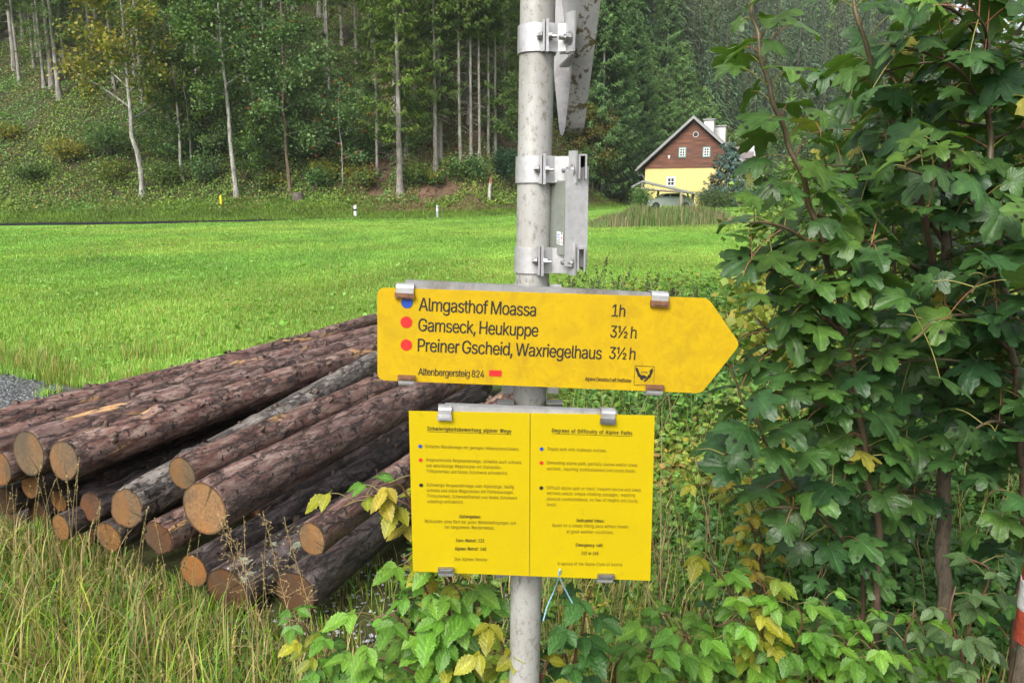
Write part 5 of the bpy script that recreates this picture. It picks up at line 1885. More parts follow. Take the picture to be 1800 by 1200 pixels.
def house():
    Yh = 80.0
    A = at_y(1221, 209, Yh)
    yaw = math.radians(-22)                            # ridge runs away to the right
    ex = np.array([math.cos(yaw), math.sin(yaw), 0])      # along the gable
    ey = np.array([-math.sin(yaw), math.cos(yaw), 0])     # along the ridge, away
    L0 = at_y(1132, 294, Yh)
    zr = A[2]
    ze = L0[2]
    W = (A[0] - L0[0]) / (ex[0] * 1.0) 
    half = W - 0.5
    zb = hz(A[0], Yh) - 1.5
    D = 14.0
    o = np.array([A[0], Yh, 0])
    P = lambda u, v, z: o + ex * u + ey * v + np.array([0, 0, z])
    t = thing("farmhouse", "yellow rendered farmhouse with a brown boarded gable and white chimneys", "house", P(0, 0, zb))
    B = np.stack([ex, ey, [0, 0, 1]], 1)
    zt = ze + 0.05
    mb = MB()
    v = [P(-half, 0, zb), P(half, 0, zb), P(half, D, zb), P(-half, D, zb), P(-half, 0, zt), P(half, 0, zt), P(half, D, zt), P(-half, D, zt)]
    mb.add(v, [[0, 1, 5, 4], [1, 2, 6, 5], [2, 3, 7, 6], [3, 0, 4, 7]])
    mb.build("wall", M["yellow_render"], t)
    mb = MB()
    g = half + 0.12
    slope = (zr - ze) / W
    zr2 = zr - 0.25
    v = [P(-g, -0.06, zt - 0.12), P(g, -0.06, zt - 0.12), P(0, -0.06, zr2), P(-g, 0.1, zt - 0.12), P(g, 0.1, zt - 0.12), P(0, 0.1, zr2),
         P(-g, D, zt), P(g, D, zt), P(0, D, zr2)]
    mb.add(v, [[0, 1, 2], [0, 3, 4, 1], [6, 8, 7], [3, 5, 8, 6], [5, 4, 7, 8]])
    mb.build("gable", M["boards"], t)
    rf = MB()
    e = W + 0.25
    th = 0.22
    for s in (-1, 1):
        a, b = P(0, -0.7, zr), P(s * e, -0.7, zr - slope * e)
        c, d = P(s * e, D + 0.7, zr - slope * e), P(0, D + 0.7, zr)
        up = np.array([0, 0, th])
        v = [a, b, c, d, a + up, b + up, c + up, d + up]
        f = [[0, 1, 2, 3], [4, 7, 6, 5], [0, 4, 5, 1], [1, 5, 6, 2], [2, 6, 7, 3]]
        rf.add(v, f if s > 0 else [q[::-1] for q in f])
    ro = rf.build("roof", M["roof"], t)
    mb = MB()
    for s in (-1, 1):
        a, b = P(0, -0.73, zr - 0.05), P(s * e, -0.73, zr - slope * e - 0.05)
        for k in range(1):
            v = [a, b, b + [0, 0, 0.33], a + [0, 0, 0.33]]
            w = [q + ey * 0.02 for q in v]
            mb.add(v + w, BOXF[[0, 1]] if False else [[0, 1, 2, 3], [7, 6, 5, 4], [3, 2, 6, 7], [0, 4, 5, 1]])
    mb.build("verge_board", M["zinc"], ro)
    for u, vv, w, d, top in ((0.85, 5.2, 1.05, 1.0, 0.3), (1.75, 7.2, 1.35, 1.0, -0.25)):
        mb = MB()
        zc = zr - slope * abs(u) - 0.4
        h = zr + top - zc
        box(mb, P(u, vv, zc + h / 2), [w, d, h], B)
        ch = mb.build("chimney", M["chimney"], ro)
        mb = MB()
        box(mb, P(u, vv, zr + top + 0.08), [w + 0.25, d + 0.25, 0.14], B)
        mb.build("chimney_cap", M["zinc"], ch)
    # gutter and downpipe on the left eaves
    mb = MB()
    g0, g1 = P(-e - 0.08, -0.7, zr - slope * e), P(-e - 0.08, D + 0.6, zr - slope * e)
    tube(mb, [g0, g1], 0.11, 8)
    tube(mb, smooth_path([g0 + ey * 0.8, g0 + ey * 0.8 + ex * 0.1 + [0, 0, -0.5], P(-half - 0.08, 0.1, ze - 1.2), P(-half - 0.08, 0.1, zb)], 12), 0.06, 6)
    mb.build("gutter", M["zinc"], t)
    mb = MB()
    tube(mb, smooth_path([P(-3.9, 3.0, zr - slope * 3.9), P(-3.95, 3.0, zr - slope * 3.9 + 1.1), P(-3.6, 3.0, zr - slope * 3.9 + 1.4)], 8), 0.03, 5)
    mb.build("roof_pipe", M["zinc"], ro)
    def win(px, py, w, h, surround, nx, ny, off):
        r = ray(px, py)
        n_ = -ey
        tt = np.dot(P(0, -off, 0) - EYE, n_) / np.dot(r, n_)
        c = EYE + r * tt
        mb = MB()
        box(mb, c, [w + 0.28, 0.06, h + 0.28], B)
        wo = mb.build("window", M[surround], t)
        mb = MB()
        box(mb, c - ey * 0.034, [w, 0.03, h], B)
        mb.build("pane", M["glass"], wo)
        mb = MB()
        for k in range(nx + 1):
            box(mb, c - ey * 0.055 + ex * (k / nx - 0.5) * w, [0.075, 0.03, h + 0.08], B)
        for k in range(ny + 1):
            box(mb, c - ey * 0.0575 + np.array([0, 0, (k / ny - 0.5) * h]), [w + 0.08, 0.03, 0.07], B)
        mb.build("frame", M["white"], wo)
    win(1199.5, 268, 0.50, 0.78, "teal", 2, 3, 0.10)
    win(1242, 267.5, 0.50, 0.78, "teal", 2, 3, 0.10)
    win(1179.5, 319.5, 0.68, 0.76, "white", 2, 2, 0.04)
    r = ray(1223, 236.5)
    tt = np.dot(P(0, -0.1, 0) - EYE, -ey) / np.dot(r, -ey)
    c = EYE + r * tt
    mb = MB()
    an = np.linspace(0, 2 * math.pi, 20, endpoint=False)
    ring = lambda q, off: c + q * (np.cos(an)[:, None] * ex + np.sin(an)[:, None] * np.array([0, 0, 1])) - ey * off
    mb.add(ring(0.29, 0.0), [list(range(20))])
    ho = mb.build("round_opening", M["white"], t)
    mb = MB()
    mb.add(ring(0.24, 0.02), [list(range(20))])
    mb.build("hole_shade", M["rubber_and_fill"], ho)  # flat black disc: the opening's inner shade put into the colour
    r = ray(1176, 275)
    tt = np.dot(P(0, -0.12, 0) - EYE, -ey) / np.dot(r, -ey)
    c = EYE + r * tt
    mb = MB()
    box(mb, c, [0.2, 0.12, 0.2], B)
    box(mb, c - [0, 0, 0.16], [0.12, 0.08, 0.16], B)
    mb.build("wall_lamp", M["white"], t)
house()

def second_house():
    Y = 92.0
    a = at_y(1306, 254, Y)
    zb = hz(a[0], Y) - 1
    t = thing("back_house", "lower building with a dull red dormered roof, half hidden behind the blue spruce", "house", (a[0], Y, zb))
    yaw = math.radians(-22)
    B = rotz(yaw)
    ex, ey = B[:, 0], B[:, 1]
    o = np.array([a[0] - 0.9, Y, 0])
    P = lambda u, v, z: o + ex * u + ey * v + np.array([0, 0, z])
    zt = a[2]
    ze = zt - 2.6
    mb = MB()
    box(mb, P(-0.5, 4, (zb + ze) / 2), [5.4, 8, ze - zb], B)
    mb.build("wall", M["yellow_render"], t)
    mb = MB()
    v = [P(-3.6, -0.6, ze - 0.3), P(2.6, -0.6, ze - 0.3), P(2.6, 4, zt), P(-3.6, 4, zt), P(2.6, 8.6, ze - 0.3), P(-3.6, 8.6, ze - 0.3)]
    mb.add(v, [[0, 1, 2, 3], [3, 2, 4, 5], [0, 3, 5], [1, 4, 2]])
    ro = mb.build("roof", M["roof_red"], t)
    mb = MB()
    q = P(0.6, 0.4, 0)
    v = [P(-0.6, 0.2, ze + 0.1), P(1.8, 0.2, ze + 0.1), P(1.8, 0.2, ze + 0.9), P(-0.6, 0.2, ze + 0.9), P(-0.8, 0.0, ze + 0.95), P(2.0, 0.0, ze + 0.95), P(2.0, 3.5, zt - 0.05), P(-0.8, 3.5, zt - 0.05)]
    mb.add(v, [[0, 1, 2, 3], [4, 5, 6, 7]])
    mb.build("dormer", M["roof"], ro)
    mb = MB()
    box(mb, P(2.0, 2.5, zt - 0.9), [1.2, 1.0, 1.6], B)
    mb.build("chimney", M["chimney"], ro)
second_house()

def blue_spruce():
    p = at_y(1276, 352, 73.0)
    p[2] = hz(p[0], p[1])
    top = at_y(1276, 243, 73.0)[2]
    c = make_spruce("blue_spruce", top - p[2], 0.12, 0.02, 2.3, 140, (0.085, 0.15, 0.125), 28, 0.24, (0.30, 0.05), dead=False, droop=0.0)
    c.location = p.tolist()
    c["label"] = "blue-grey spruce standing in front of the farmhouse's right corner"
blue_spruce()

def carport():
    Y = 66.0
    q = lambda px, py, y=Y: at_y(px, py, y)
    base = q(1165, 357)
    zg = hz(base[0], Y)
    t = thing("carport", "open timber carport with a shallow pitched roof in front of the farmhouse", "carport", (base[0], Y, zg))
    lowL, peak, lowR = q(1110, 327), q(1130, 317), q(1212, 336)
    far = 5.0
    mb = MB()
    for a, b in ((lowL, peak), (peak, lowR)):
        v = [a, b, b + [1.2, far, 0], a + [1.2, far, 0]]
        v = v + [k - np.array([0, 0, 0.16]) for k in v]
        mb.add(v, [[0, 1, 2, 3], [7, 6, 5, 4], [0, 4, 5, 1], [1, 5, 6, 2], [2, 6, 7, 3], [3, 7, 4, 0]])
    # right hand side roof carried on to the lower lean-to
    a, b = q(1212, 337), q(1247, 343)
    v = [a, b, b + [1.2, far, 0], a + [1.2, far, 0]]
    v = v + [k - np.array([0, 0, 0.12]) for k in v]
    mb.add(v, [[0, 1, 2, 3], [7, 6, 5, 4], [0, 4, 5, 1], [1, 5, 6, 2], [2, 6, 7, 3], [3, 7, 4, 0]])
    mb.build("roof", M["zinc"], t)
    mb = MB()
    a, b = q(1118, 330.5), q(1212, 337.5)
    m = (a + b) / 2
    tube(mb, [a + [0, 0.12, -0.05], b + [0, 0.12, -0.05]], 0.10, 4)
    tube(mb, [peak + [0, 0.12, -0.2], peak + [0, 0.12, -0.75]], 0.09, 4)
    mb.build("tie_beam", M["beam"], t)
    for px, yy, top in ((1130, Y + 0.15, 329), (1197.5, Y + 0.15, 336), (1157, Y + 4.5, 334), (1218, Y + 3.0, 338)):
        pt = at_y(px, top, yy)
        zz = hz(pt[0], yy)
        mb = MB()
        box(mb, [pt[0], yy, (pt[2] + zz) / 2], [0.2, 0.2, pt[2] - zz])
        mb.build("post", M["beam"], t)
    for x0, x1 in ((1208, 1214),):
        a, b = at_y(x0, 340, Y + 1.0), at_y(x1, 357, Y + 1.0)
        mb = MB()
        tube(mb, [a, b], 0.09, 5)
        mb.build("brace", M["beam"], t)
carport()

def car():
    Y = 68.5
    c = at_y(1176, 356, Y)
    zg = hz(c[0], Y) - 0.05
    t = thing("parked_car", "silver car parked under the carport, seen above the tall weeds", "car", (c[0], Y, zg))
    prof = [(-2.1, 0.3), (-2.1, 0.75), (-1.95, 0.9), (-1.2, 0.98), (-0.55, 1.42), (0.9, 1.46), (1.75, 1.0), (2.05, 0.85), (2.1, 0.3)]
    w = 0.85
    def body(prof, w0, w1):
        v = []
        for s in (-1, 1):
            for x, z in prof:
                ww = w0 if z < 1.05 else w1
                v.append([c[0] + x, Y + s * ww, zg + z])
        k = len(prof)
        return v, [[i, i + 1, k + i + 1, k + i] for i in range(k - 1)] + [list(range(k))[::-1], [k + i for i in range(k)], [0, k, 2 * k - 1, k - 1]]
    mb = MB()
    mb.add(*body(prof, w, w - 0.18))
    mb.build("body", flat_mat("silver_car_paint", (0.5, 0.53, 0.55), 0.3, 0.4), t)
    for x0, x1, x2, x3 in ((-0.98, -0.48, -0.1, -0.1), (-0.02, -0.02, 0.75, 0.98), (1.05, 0.82, 0.9, 1.5)):
        mb = MB()
        yy = Y - w + 0.13
        mb.add([[c[0] + x0, Y - w + 0.02, zg + 1.0], [c[0] + x3, Y - w + 0.02, zg + 1.0], [c[0] + x2, yy, zg + 1.36], [c[0] + x1, yy, zg + 1.36]], [[0, 1, 2, 3]])
        mb.build("side_window", M["glass"], t)
    for x in (-1.35, 1.3):
        for s in (-1, 1):
            mb = MB()
            yy = Y + s * w
            tube(mb, [[c[0] + x, yy - 0.1, zg + 0.33], [c[0] + x, yy + 0.03 * s + (0.1 if s > 0 else -0.03), zg + 0.33]], 0.33, 20)
            wh = mb.build("wheel", M["rubber_and_fill"], t)
    mb = MB()
    box(mb, [c[0] + 2.0, Y - 0.6, zg + 0.75], [0.14, 0.4, 0.16])
    mb.build("tail_light", M["red_dot"], t)
car()

def hedges():
    for (px, py, Y, R, H, cols, lab, nl) in ((1126, 356, 64, 1.15, 1.9, G_DARK, "round clipped dark bush beside the carport", 3000),
                                           (1258, 366, 60, 2.4, 1.4, [(0.05, 0.09, 0.025), (0.07, 0.10, 0.03)], "clipped green hedge right of the carport", 4500),
                                           (1318, 350, 66, 1.6, 1.8, [(0.06, 0.13, 0.07), (0.08, 0.15, 0.09)], "grey-green shrub right of the hedge, behind the sapling leaves", 2500)):
        p = at_y(px, py, Y)
        p[2] = hz(p[0], Y)
        c = make_bush("hedge", H, R, int(px), cols, nl, 0.11)
        c.location = p.tolist()
        c["label"] = lab
    for k, (px, py, Y, H, R, cols, lab) in enumerate(((1290, 300, 105, 9, 4.0, G_ASH, "bright green broad tree just above the back house roof"),
                                                (1420, 320, 100, 8, 3.8, [(0.10, 0.15, 0.06), (0.12, 0.17, 0.07)], "pale silvery-green willow seen between the sapling stems"),
                                                (1250, 285, 120, 11, 4.0, G_YEL + G_ASH, "yellowing tree behind the white chimneys"),
                                                (1480, 300, 96, 10, 4.5, G_ASH + G_YEL, "light green tree right of the pale willow"),
                                                (1350, 290, 112, 12, 4.2, G_DARK + G_ASH, "dark broad tree behind the back house"),
                                                (1580, 330, 90, 9, 4.5, G_ASH, "leafy tree at the valley's right, seen through the maple leaves"),
                                                (1700, 330, 85, 9, 4.5, G_DARK + G_ASH, "leafy tree by the right picture edge behind the maples"))):
        c = make_broadleaf("valley_tree", H, 0.16, 0.08, R, 200 + k, cols, 6000, 0.26, 14, "brown_trunk", 0.15, spread=0.35)
        p = at_y(px, py, Y)
        p[2] = hz(p[0], Y)
        c.location = p.tolist()
        c["label"] = lab
hedges()

def blades(base, h, w, az, bend, nseg, col, tip=None):
    """grass blades as bent tapering strips: base (n,3), heights, widths, azimuth of the lean, bend (0 straight .. 1.5 hanging over)"""
    n = len(base)
    t = np.linspace(0, 1, nseg + 1)
    ang = bend[:, None] * t[None] ** 1.3
    dl = h[:, None] / nseg
    dx = np.cumsum(np.sin(ang) * dl, 1)
    dz = np.cumsum(np.cos(ang) * dl, 1)
    dx = np.concatenate([np.zeros((n, 1)), dx[:, :-1]], 1)
    dz = np.concatenate([np.zeros((n, 1)), dz[:, :-1]], 1)
    ca, sa = np.cos(az)[:, None], np.sin(az)[:, None]
    cx, cy, cz = base[:, 0:1] + dx * ca, base[:, 1:2] + dx * sa, base[:, 2:3] + dz
    ww = w[:, None] * (1 - t[None] ** 2.2) * 0.5 + w[:, None] * 0.03
    tw = az[:, None] + math.pi / 2
    L = np.stack([cx - ww * np.cos(tw), cy - ww * np.sin(tw), cz], -1)
    Rr = np.stack([cx + ww * np.cos(tw), cy + ww * np.sin(tw), cz], -1)
    v = np.stack([L, Rr], 2).reshape(n, -1, 3)
    k = (nseg + 1) * 2
    i = np.arange(nseg) * 2
    f = np.stack([i, i + 1, i + 3, i + 2], 1)
    F = (f[None] + (np.arange(n) * k)[:, None, None]).reshape(-1, 4)
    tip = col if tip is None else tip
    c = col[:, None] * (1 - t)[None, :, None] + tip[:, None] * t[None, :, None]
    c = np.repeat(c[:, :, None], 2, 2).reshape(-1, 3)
    return v.reshape(-1, 3), F, c

def tall_weeds():
    r_ = np.random.default_rng(808)
    n = 22000
    x = r_.uniform(3.6, 12.0, n)
    y = 37 + 0.36 * (x - 5) + r_.normal(size=n) * 1.1
    env = sstep(3.5, 6.0, x) * sstep(12.4, 9.5, x) * (0.2 + 1.5 * fbm(np.stack([x * 1.3, y * 1.3, 0 * x], 1), 2, 72))
    base = np.stack([x, y, height(x, y)], 1)
    pal = np.array([(0.11, 0.17, 0.05), (0.17, 0.19, 0.075), (0.09, 0.16, 0.04), (0.20, 0.17, 0.095)])
    q = np.clip(fbm(np.stack([x, y, 0 * x], 1), 2, 71) * 6 - 1 + r_.normal(size=n) * 0.6, 0, 3.9).astype(int)
    C = pal[q] * r_.uniform(0.7, 1.3, (n, 1))
    mb = MB()
    mb.add(*blades(base, r_.uniform(0.3, 1.05, n) * (0.2 + 0.7 * env), r_.uniform(0.02, 0.04, n), r_.uniform(0, 6.28, n), r_.uniform(0.2, 1.3, n), 4, C * 1.15))
    tag(mb.build("tall_weeds", M["grass"]), "strip of tall brownish weeds between the meadow and the carport", "weeds", kind="stuff")
tall_weeds()

# ------------------------------------------------------------------ meadow grass
def meadow_grass():
    r_ = np.random.default_rng(909)
    n = 640000
    d = 4.4 * (53.0 / 4.4) ** (r_.random(n) ** 0.92)
    a = np.radians(r_.uniform(-41, 33, n))
    x, y = d * np.sin(a), d * np.cos(a)
    n1 = fbm(np.stack([x * 0.55, y * 0.55, 0 * x], 1), 3, 81)
    lim = 6.9 + 0.05 * x + 0.9 * (fbm(np.stack([x * 1.7, y * 1.7, 0 * x], 1), 3, 82) - 0.5)
    g = gravel_mask(x, y)
    ok = ((y > lim) | ((x < -1.9) & (y > 4.6) & (g < 0.35)) | ((g > 0.35) & (n1 > 0.62) & (x < -2.2))) & (y < yb(x) - 5.2)
    ok &= ~((x > 1.0 + 0.09 * y) & (y < 9.0))
    ok &= (n1 > 0.30) | (r_.random(n) < 0.6)
    x, y, d, n1 = x[ok], y[ok], d[ok], n1[ok]
    n = len(x)
    n2 = fbm(np.stack([x * 0.16, y * 0.16, 0 * x + 3], 1), 3, 83)
    n3 = fbm(np.stack([x * 1.6, y * 1.6, 0 * x + 5], 1), 2, 84)
    base = np.stack([x, y, height(x, y) - 0.005], 1)
    near = sstep(12, 6.5, d)
    h = r_.uniform(0.035, 0.085, n) * (0.75 + 0.9 * n3) * (1 + 0.25 * near)
    w = np.maximum(0.0042, d * 0.00075) * r_.uniform(0.7, 1.5, n)
    green = np.array([0.165, 0.32, 0.055])
    lime = np.array([0.235, 0.365, 0.065])
    dry = np.array([0.29, 0.26, 0.08])
    mixv = np.clip((n2 - 0.35) / 0.3 + r_.normal(size=n) * 0.25, 0, 1)[:, None]
    C = green + (lime - green) * mixv
    isdry = (r_.random(n) < 0.06 + 0.5 * np.clip(n2 - 0.5, 0, 1) + 0.3 * near * np.clip(n1 - 0.35, 0, 1) * 3)[:, None]
    n4 = fbm(np.stack([x * 0.9, y * 0.45, 0 * x + 11], 1), 4, 89)
    C = np.where(isdry, dry, C) * r_.uniform(0.7, 1.25, (n, 1)) * (0.75 + 0.5 * n1[:, None]) * (0.66 + 0.68 * n4[:, None])
    mb = MB()
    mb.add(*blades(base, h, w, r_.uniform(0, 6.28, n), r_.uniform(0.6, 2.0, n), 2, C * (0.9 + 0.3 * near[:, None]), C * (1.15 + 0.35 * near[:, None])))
    tag(mb.build("meadow_grass", M["grass"]), "short bright green meadow grass reaching back to the lane", "grass", kind="stuff")
    # taller half-dry tufts along the near edge of the meadow
    n = 16000
    x = r_.uniform(-6.5, 0.6, n)
    y = 6.9 + 0.05 * x + np.abs(r_.normal(size=n)) * 0.75 - 0.25
    nn = fbm(np.stack([x * 1.3, y * 1.3, 0 * x], 1), 3, 85)
    ok = (nn > 0.47) & (gravel_mask(x, y) < 0.6)
    x, y, nn = x[ok], y[ok], nn[ok]
    n = len(x)
    C = np.array([(0.16, 0.28, 0.04), (0.36, 0.32, 0.10), (0.24, 0.31, 0.06), (0.28, 0.20, 0.09)])[r_.choice(4, n, p=[0.4, 0.25, 0.25, 0.1])] * r_.uniform(0.6, 1.3, (n, 1))
    mb = MB()
    mb.add(*blades(np.stack([x, y, height(x, y)], 1), r_.uniform(0.08, 0.24, n) * (0.4 + nn), r_.uniform(0.004, 0.008, n), r_.uniform(0, 6.28, n), r_.uniform(0.3, 1.6, n), 3, C * 0.85, C * 1.15))
    tag(mb.build("edge_tufts", M["grass"]), "taller half-dry grass tufts along the meadow's near edge behind the logs", "grass", kind="stuff")
    # the mown bank beyond the lane
    n = 70000
    x = r_.uniform(-44, 16, n)
    T_ = r_.uniform(-1.3, 4.6, n)
    y = yb(x) + T_
    lit = sstep(-14, -9, x) * sstep(0.8, 1.6, T_)
    ok = r_.random(n) > lit * 0.85
    x, y, T_ = x[ok], y[ok], T_[ok]
    n = len(x)
    C = np.array([0.12, 0.20, 0.025]) * r_.uniform(0.6, 1.35, (n, 1)) * (0.6 + 0.8 * fbm(np.stack([x * 0.5, y * 0.5, 0 * x], 1), 3, 86))[:, None]
    mb = MB()
    mb.add(*blades(np.stack([x, y, height(x, y)], 1), r_.uniform(0.08, 0.28, n), r_.uniform(0.035, 0.07, n), r_.uniform(0, 6.28, n), r_.uniform(0.2, 1.2, n), 2, C))
    tag(mb.build("bank_grass", M["grass"]), "rough grass on the bank between the lane and the wood", "grass", kind="stuff")
    # longer fringe along the lane, hiding most of it on the right
    n = 9000
    x = r_.uniform(-24, 16, n)
    y = yb(x) - r_.uniform(5.0, 6.2, n)
    mb = MB()
    mb.add(*blades(np.stack([x, y, height(x, y)], 1), r_.uniform(0.08, 0.24, n) * sstep(-24, -10, x), r_.uniform(0.03, 0.06, n), r_.uniform(0, 6.28, n), r_.uniform(0.2, 1.2, n), 2, np.array([0.16, 0.29, 0.045]) * r_.uniform(0.75, 1.25, (n, 1))))
    tag(mb.build("lane_fringe", M["grass"]), "longer grass fringe between the meadow and the lane", "grass", kind="stuff")
    # broad weeds scattered in the turf
    n = 3500
    d = 7 * (50 / 7) ** r_.random(n)
    a = np.radians(r_.uniform(-41, 30, n))
    x, y = d * np.sin(a), d * np.cos(a)
    ok = (fbm(np.stack([x * 0.4, y * 0.4, 0 * x], 1), 2, 88) > 0.52) & (y < yb(x) - 5) & ~((x > 1.0 + 0.09 * y) & (y < 9.0)) & (y > 6.9)
    x, y, d = x[ok], y[ok], d[ok]
    n = len(x)
    mb = MB()
    scatter(mb, LEAF_V, LEAF_F, frames(r_.normal(size=(n, 3)) * [1, 1, 0.3] + [0, 0, 0.3], r_.normal(size=(n, 3)) * 0.3 + [0, 0, 1]), np.stack([x, y, height(x, y) + 0.05], 1),
            (r_.uniform(0.04, 0.09, n) * (1 + d * 0.03))[:, None], np.array([0.15, 0.31, 0.045]) * r_.uniform(0.8, 1.3, (n, 1)))
    tag(mb.build("meadow_weeds", M["weed"]), "dock and clover leaves dotted through the meadow turf", "weeds", kind="stuff")
meadow_grass()

# ------------------------------------------------------------------ tall verge grass at the front
def verge_grass():
    r_ = np.random.default_rng(910)
    n = 46000
    x = r_.uniform(-3.0, 1.9, n)
    y = r_.uniform(1.75, 3.75, n)
    end = 3.35 - 0.62 * (x + 2.1)                       # line of the log ends
    left = (x < -0.15)
    ok = left & (y < np.minimum(end + 0.12, 3.7)) & (y < 3.7)
    ok |= (~left) & (r_.random(n) < 0.16)
    ok |= left & (x > -1.0) & (y < 3.3) & (r_.random(n) < 0.25)
    ok &= ~((np.abs(x - 0.03) < 0.09) & (y < 1.5))
    x, y, end, left = x[ok], y[ok], end[ok], left[ok]
    n = len(x)
    n1 = fbm(np.stack([x * 2.2, y * 2.2, 0 * x], 1), 3, 91)
    base = np.stack([x, y, height(x, y) - 0.01], 1)
    toend = np.clip((end - y) / 0.9, 0, 1)
    h = (0.07 + 0.36 * r_.random(n) ** 1.5) * (0.55 + 0.7 * n1) * np.where(left, 0.50 + 0.55 * toend, 0.6)
    w = r_.uniform(0.0022, 0.0050, n) * np.where(r_.random(n) < 0.22, 2.1, 1.0)
    pal = np.array([(0.15, 0.30, 0.03), (0.25, 0.37, 0.035), (0.38, 0.38, 0.055), (0.48, 0.38, 0.17), (0.10, 0.23, 0.05), (0.27, 0.18, 0.08)])
    pr = np.array([0.34, 0.30, 0.09, 0.06, 0.16, 0.05])
    q = r_.choice(6, n, p=pr)
    C = pal[q] * r_.uniform(0.5, 1.5, (n, 1))
    arch = (r_.random(n) < 0.08) & left & (toend > 0.35)                  # long arching blades hanging over the rest
    h = np.where(arch, r_.uniform(0.24, 0.44, n), h)
    w = np.where(arch, r_.uniform(0.004, 0.0085, n), w)
    bendv = np.where(arch, r_.uniform(0.9, 2.3, n), np.abs(r_.normal(size=n)) * 1.25 + 0.15)
    tipc = np.where(r_.random((n, 1)) < 0.25, np.array([[0.42, 0.33, 0.14]]), C * 1.15)
    mb = MB()
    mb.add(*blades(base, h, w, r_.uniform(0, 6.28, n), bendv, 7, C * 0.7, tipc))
    tag(mb.build("verge_grass", M["grass"]), "tall tangled green and straw-yellow grass along the front", "grass", kind="stuff")
    # flattened dead blades matting the ground
    n2_ = 4500
    xx = r_.uniform(-3.0, 1.6, n2_)
    yy = r_.uniform(1.8, 3.6, n2_)
    ok = (yy < 3.3 - 0.62 * (xx + 2.1)) | (xx > -0.3)
    xx, yy = xx[ok], yy[ok]
    k_ = len(xx)
    mb = MB()
    mb.add(*blades(np.stack([xx, yy, height(xx, yy) + 0.02 + 0.1 * r_.random(k_)], 1), r_.uniform(0.1, 0.3, k_), r_.uniform(0.002, 0.006, k_), r_.uniform(0, 6.28, k_), r_.uniform(1.3, 2.3, k_), 5, np.array([0.36, 0.28, 0.13]) * r_.uniform(0.4, 1.4, (k_, 1))))
    tag(mb.build("dead_grass", M["grass"]), "flattened straw-coloured dead grass between the living stems", "grass", kind="stuff")
    # small herbs at the bottom of the grass
    n = 20000
    x = r_.uniform(-3.0, 2.2, n)
    y = r_.uniform(1.8, 3.7, n)
    nn = fbm(np.stack([x * 1.5, y * 1.5, 0 * x], 1), 2, 94)
    ok = (nn > 0.42) & ((y < 3.3 - 0.6 * (x + 2.1)) | (x > -0.5))
    x, y = x[ok], y[ok]
    n = len(x)
    pal = np.array([(0.09, 0.22, 0.025), (0.14, 0.25, 0.03), (0.06, 0.15, 0.04)])
    mb = MB()
    scatter(mb, LEAF_V, LEAF_F, frames(r_.normal(size=(n, 3)) * [1, 1, 0.4], r_.normal(size=(n, 3)) * 0.4 + [0, 0, 1]),
            np.stack([x, y, height(x, y) + 0.01 + 0.13 * r_.random(n)], 1), r_.uniform(0.014, 0.036, (n, 1)) * (1 + 0.5 * (x[:, None] > -0.5)), pal[r_.integers(0, 3, n)] * r_.uniform(0.6, 1.3, (n, 1)))
    tag(mb.build("ground_herbs", M["weed"]), "small green herbs and chickweed between the grass stems", "herbs", kind="stuff")
    # flowering stalks: thin bent stems with a narrow spike of seeds
    n = 95
    x = r_.uniform(-2.7, -0.75, n)
    y = 3.15 - 0.62 * (x + 2.1) - np.abs(r_.normal(size=n)) * 0.30
    mb = MB()
    for k in range(n):
        H = r_.uniform(0.40, 0.68)
        a = r_.uniform(0, 6.28)
        b = r_.uniform(0.05, 0.3)
        z0 = hz(x[k], y[k])
        t = np.linspace(0, 1, 9)
        P = np.stack([x[k] + b * H * t ** 2 * math.cos(a), y[k] + b * H * t ** 2 * math.sin(a), z0 + H * t * (1 - 0.12 * b * t)], 1)
        c = np.array([0.30, 0.235, 0.10]) * r_.uniform(0.6, 1.2)
        tube(mb, P, np.linspace(0.0013, 0.0006, 9), 4, c, cap=False)
        m = 26
        tt = r_.uniform(0.78, 1.0, m)
        Q = np.stack([np.interp(tt, t, P[:, i]) for i in range(3)], 1)
        d = unit(P[-1] - P[-3])
        X = d + 0.45 * r_.normal(size=(m, 3))
        scatter(mb, QUAD_V, QUAD_F, frames(X, r_.normal(size=(m, 3))), Q, r_.uniform(0.005, 0.010, (m, 1)) * np.array([[1.2, 0.55, 1]]), np.tile(c * 0.9, (m, 1)) * r_.uniform(0.6, 1.3, (m, 1)))
    # loose open panicles in front of the lichen-spotted log
    for (px, py, dep, H) in ((470, 1085, 2.75, 0.62), (520, 1100, 2.65, 0.66), (452, 1075, 2.8, 0.58), (560, 1090, 2.7, 0.6)):
        p0 = at(px, py, dep)
        p0[2] = hz(p0[0], p0[1])
        a = r_.uniform(2.2, 4.2)
        t = np.linspace(0, 1, 12)
        P = np.stack([p0[0] + 0.22 * H * t ** 1.6 * math.cos(a), p0[1] + 0.1 * H * t ** 2 * math.sin(a), p0[2] + H * t], 1)
        c = np.array([0.34, 0.25, 0.12])
        tube(mb, P, np.linspace(0.0015, 0.0006, 12), 4, c, cap=False)
        for k in range(46):
            u = r_.uniform(0.5, 1.0)
            q0 = np.array([np.interp(u, t, P[:, i]) for i in range(3)])
            d = unit(r_.normal(size=3) + [0, 0, 0.8])
            L = r_.uniform(0.025, 0.075) * (1.25 - 0.6 * u)
            tube(mb, [q0, q0 + d * L * 0.6, q0 + d * L + [0, 0, -0.004]], [0.0006, 0.0005, 0.0004], 3, c, cap=False)
            m = 4
            Q = q0 + d * L * r_.uniform(0.5, 1.0, (m, 1))
            scatter(mb, QUAD_V, QUAD_F, frames(d + 0.5 * r_.normal(size=(m, 3)), r_.normal(size=(m, 3))), Q, r_.uniform(0.005, 0.008, (m, 1)) * np.array([[1, 0.4, 1]]), np.tile(c, (m, 1)))
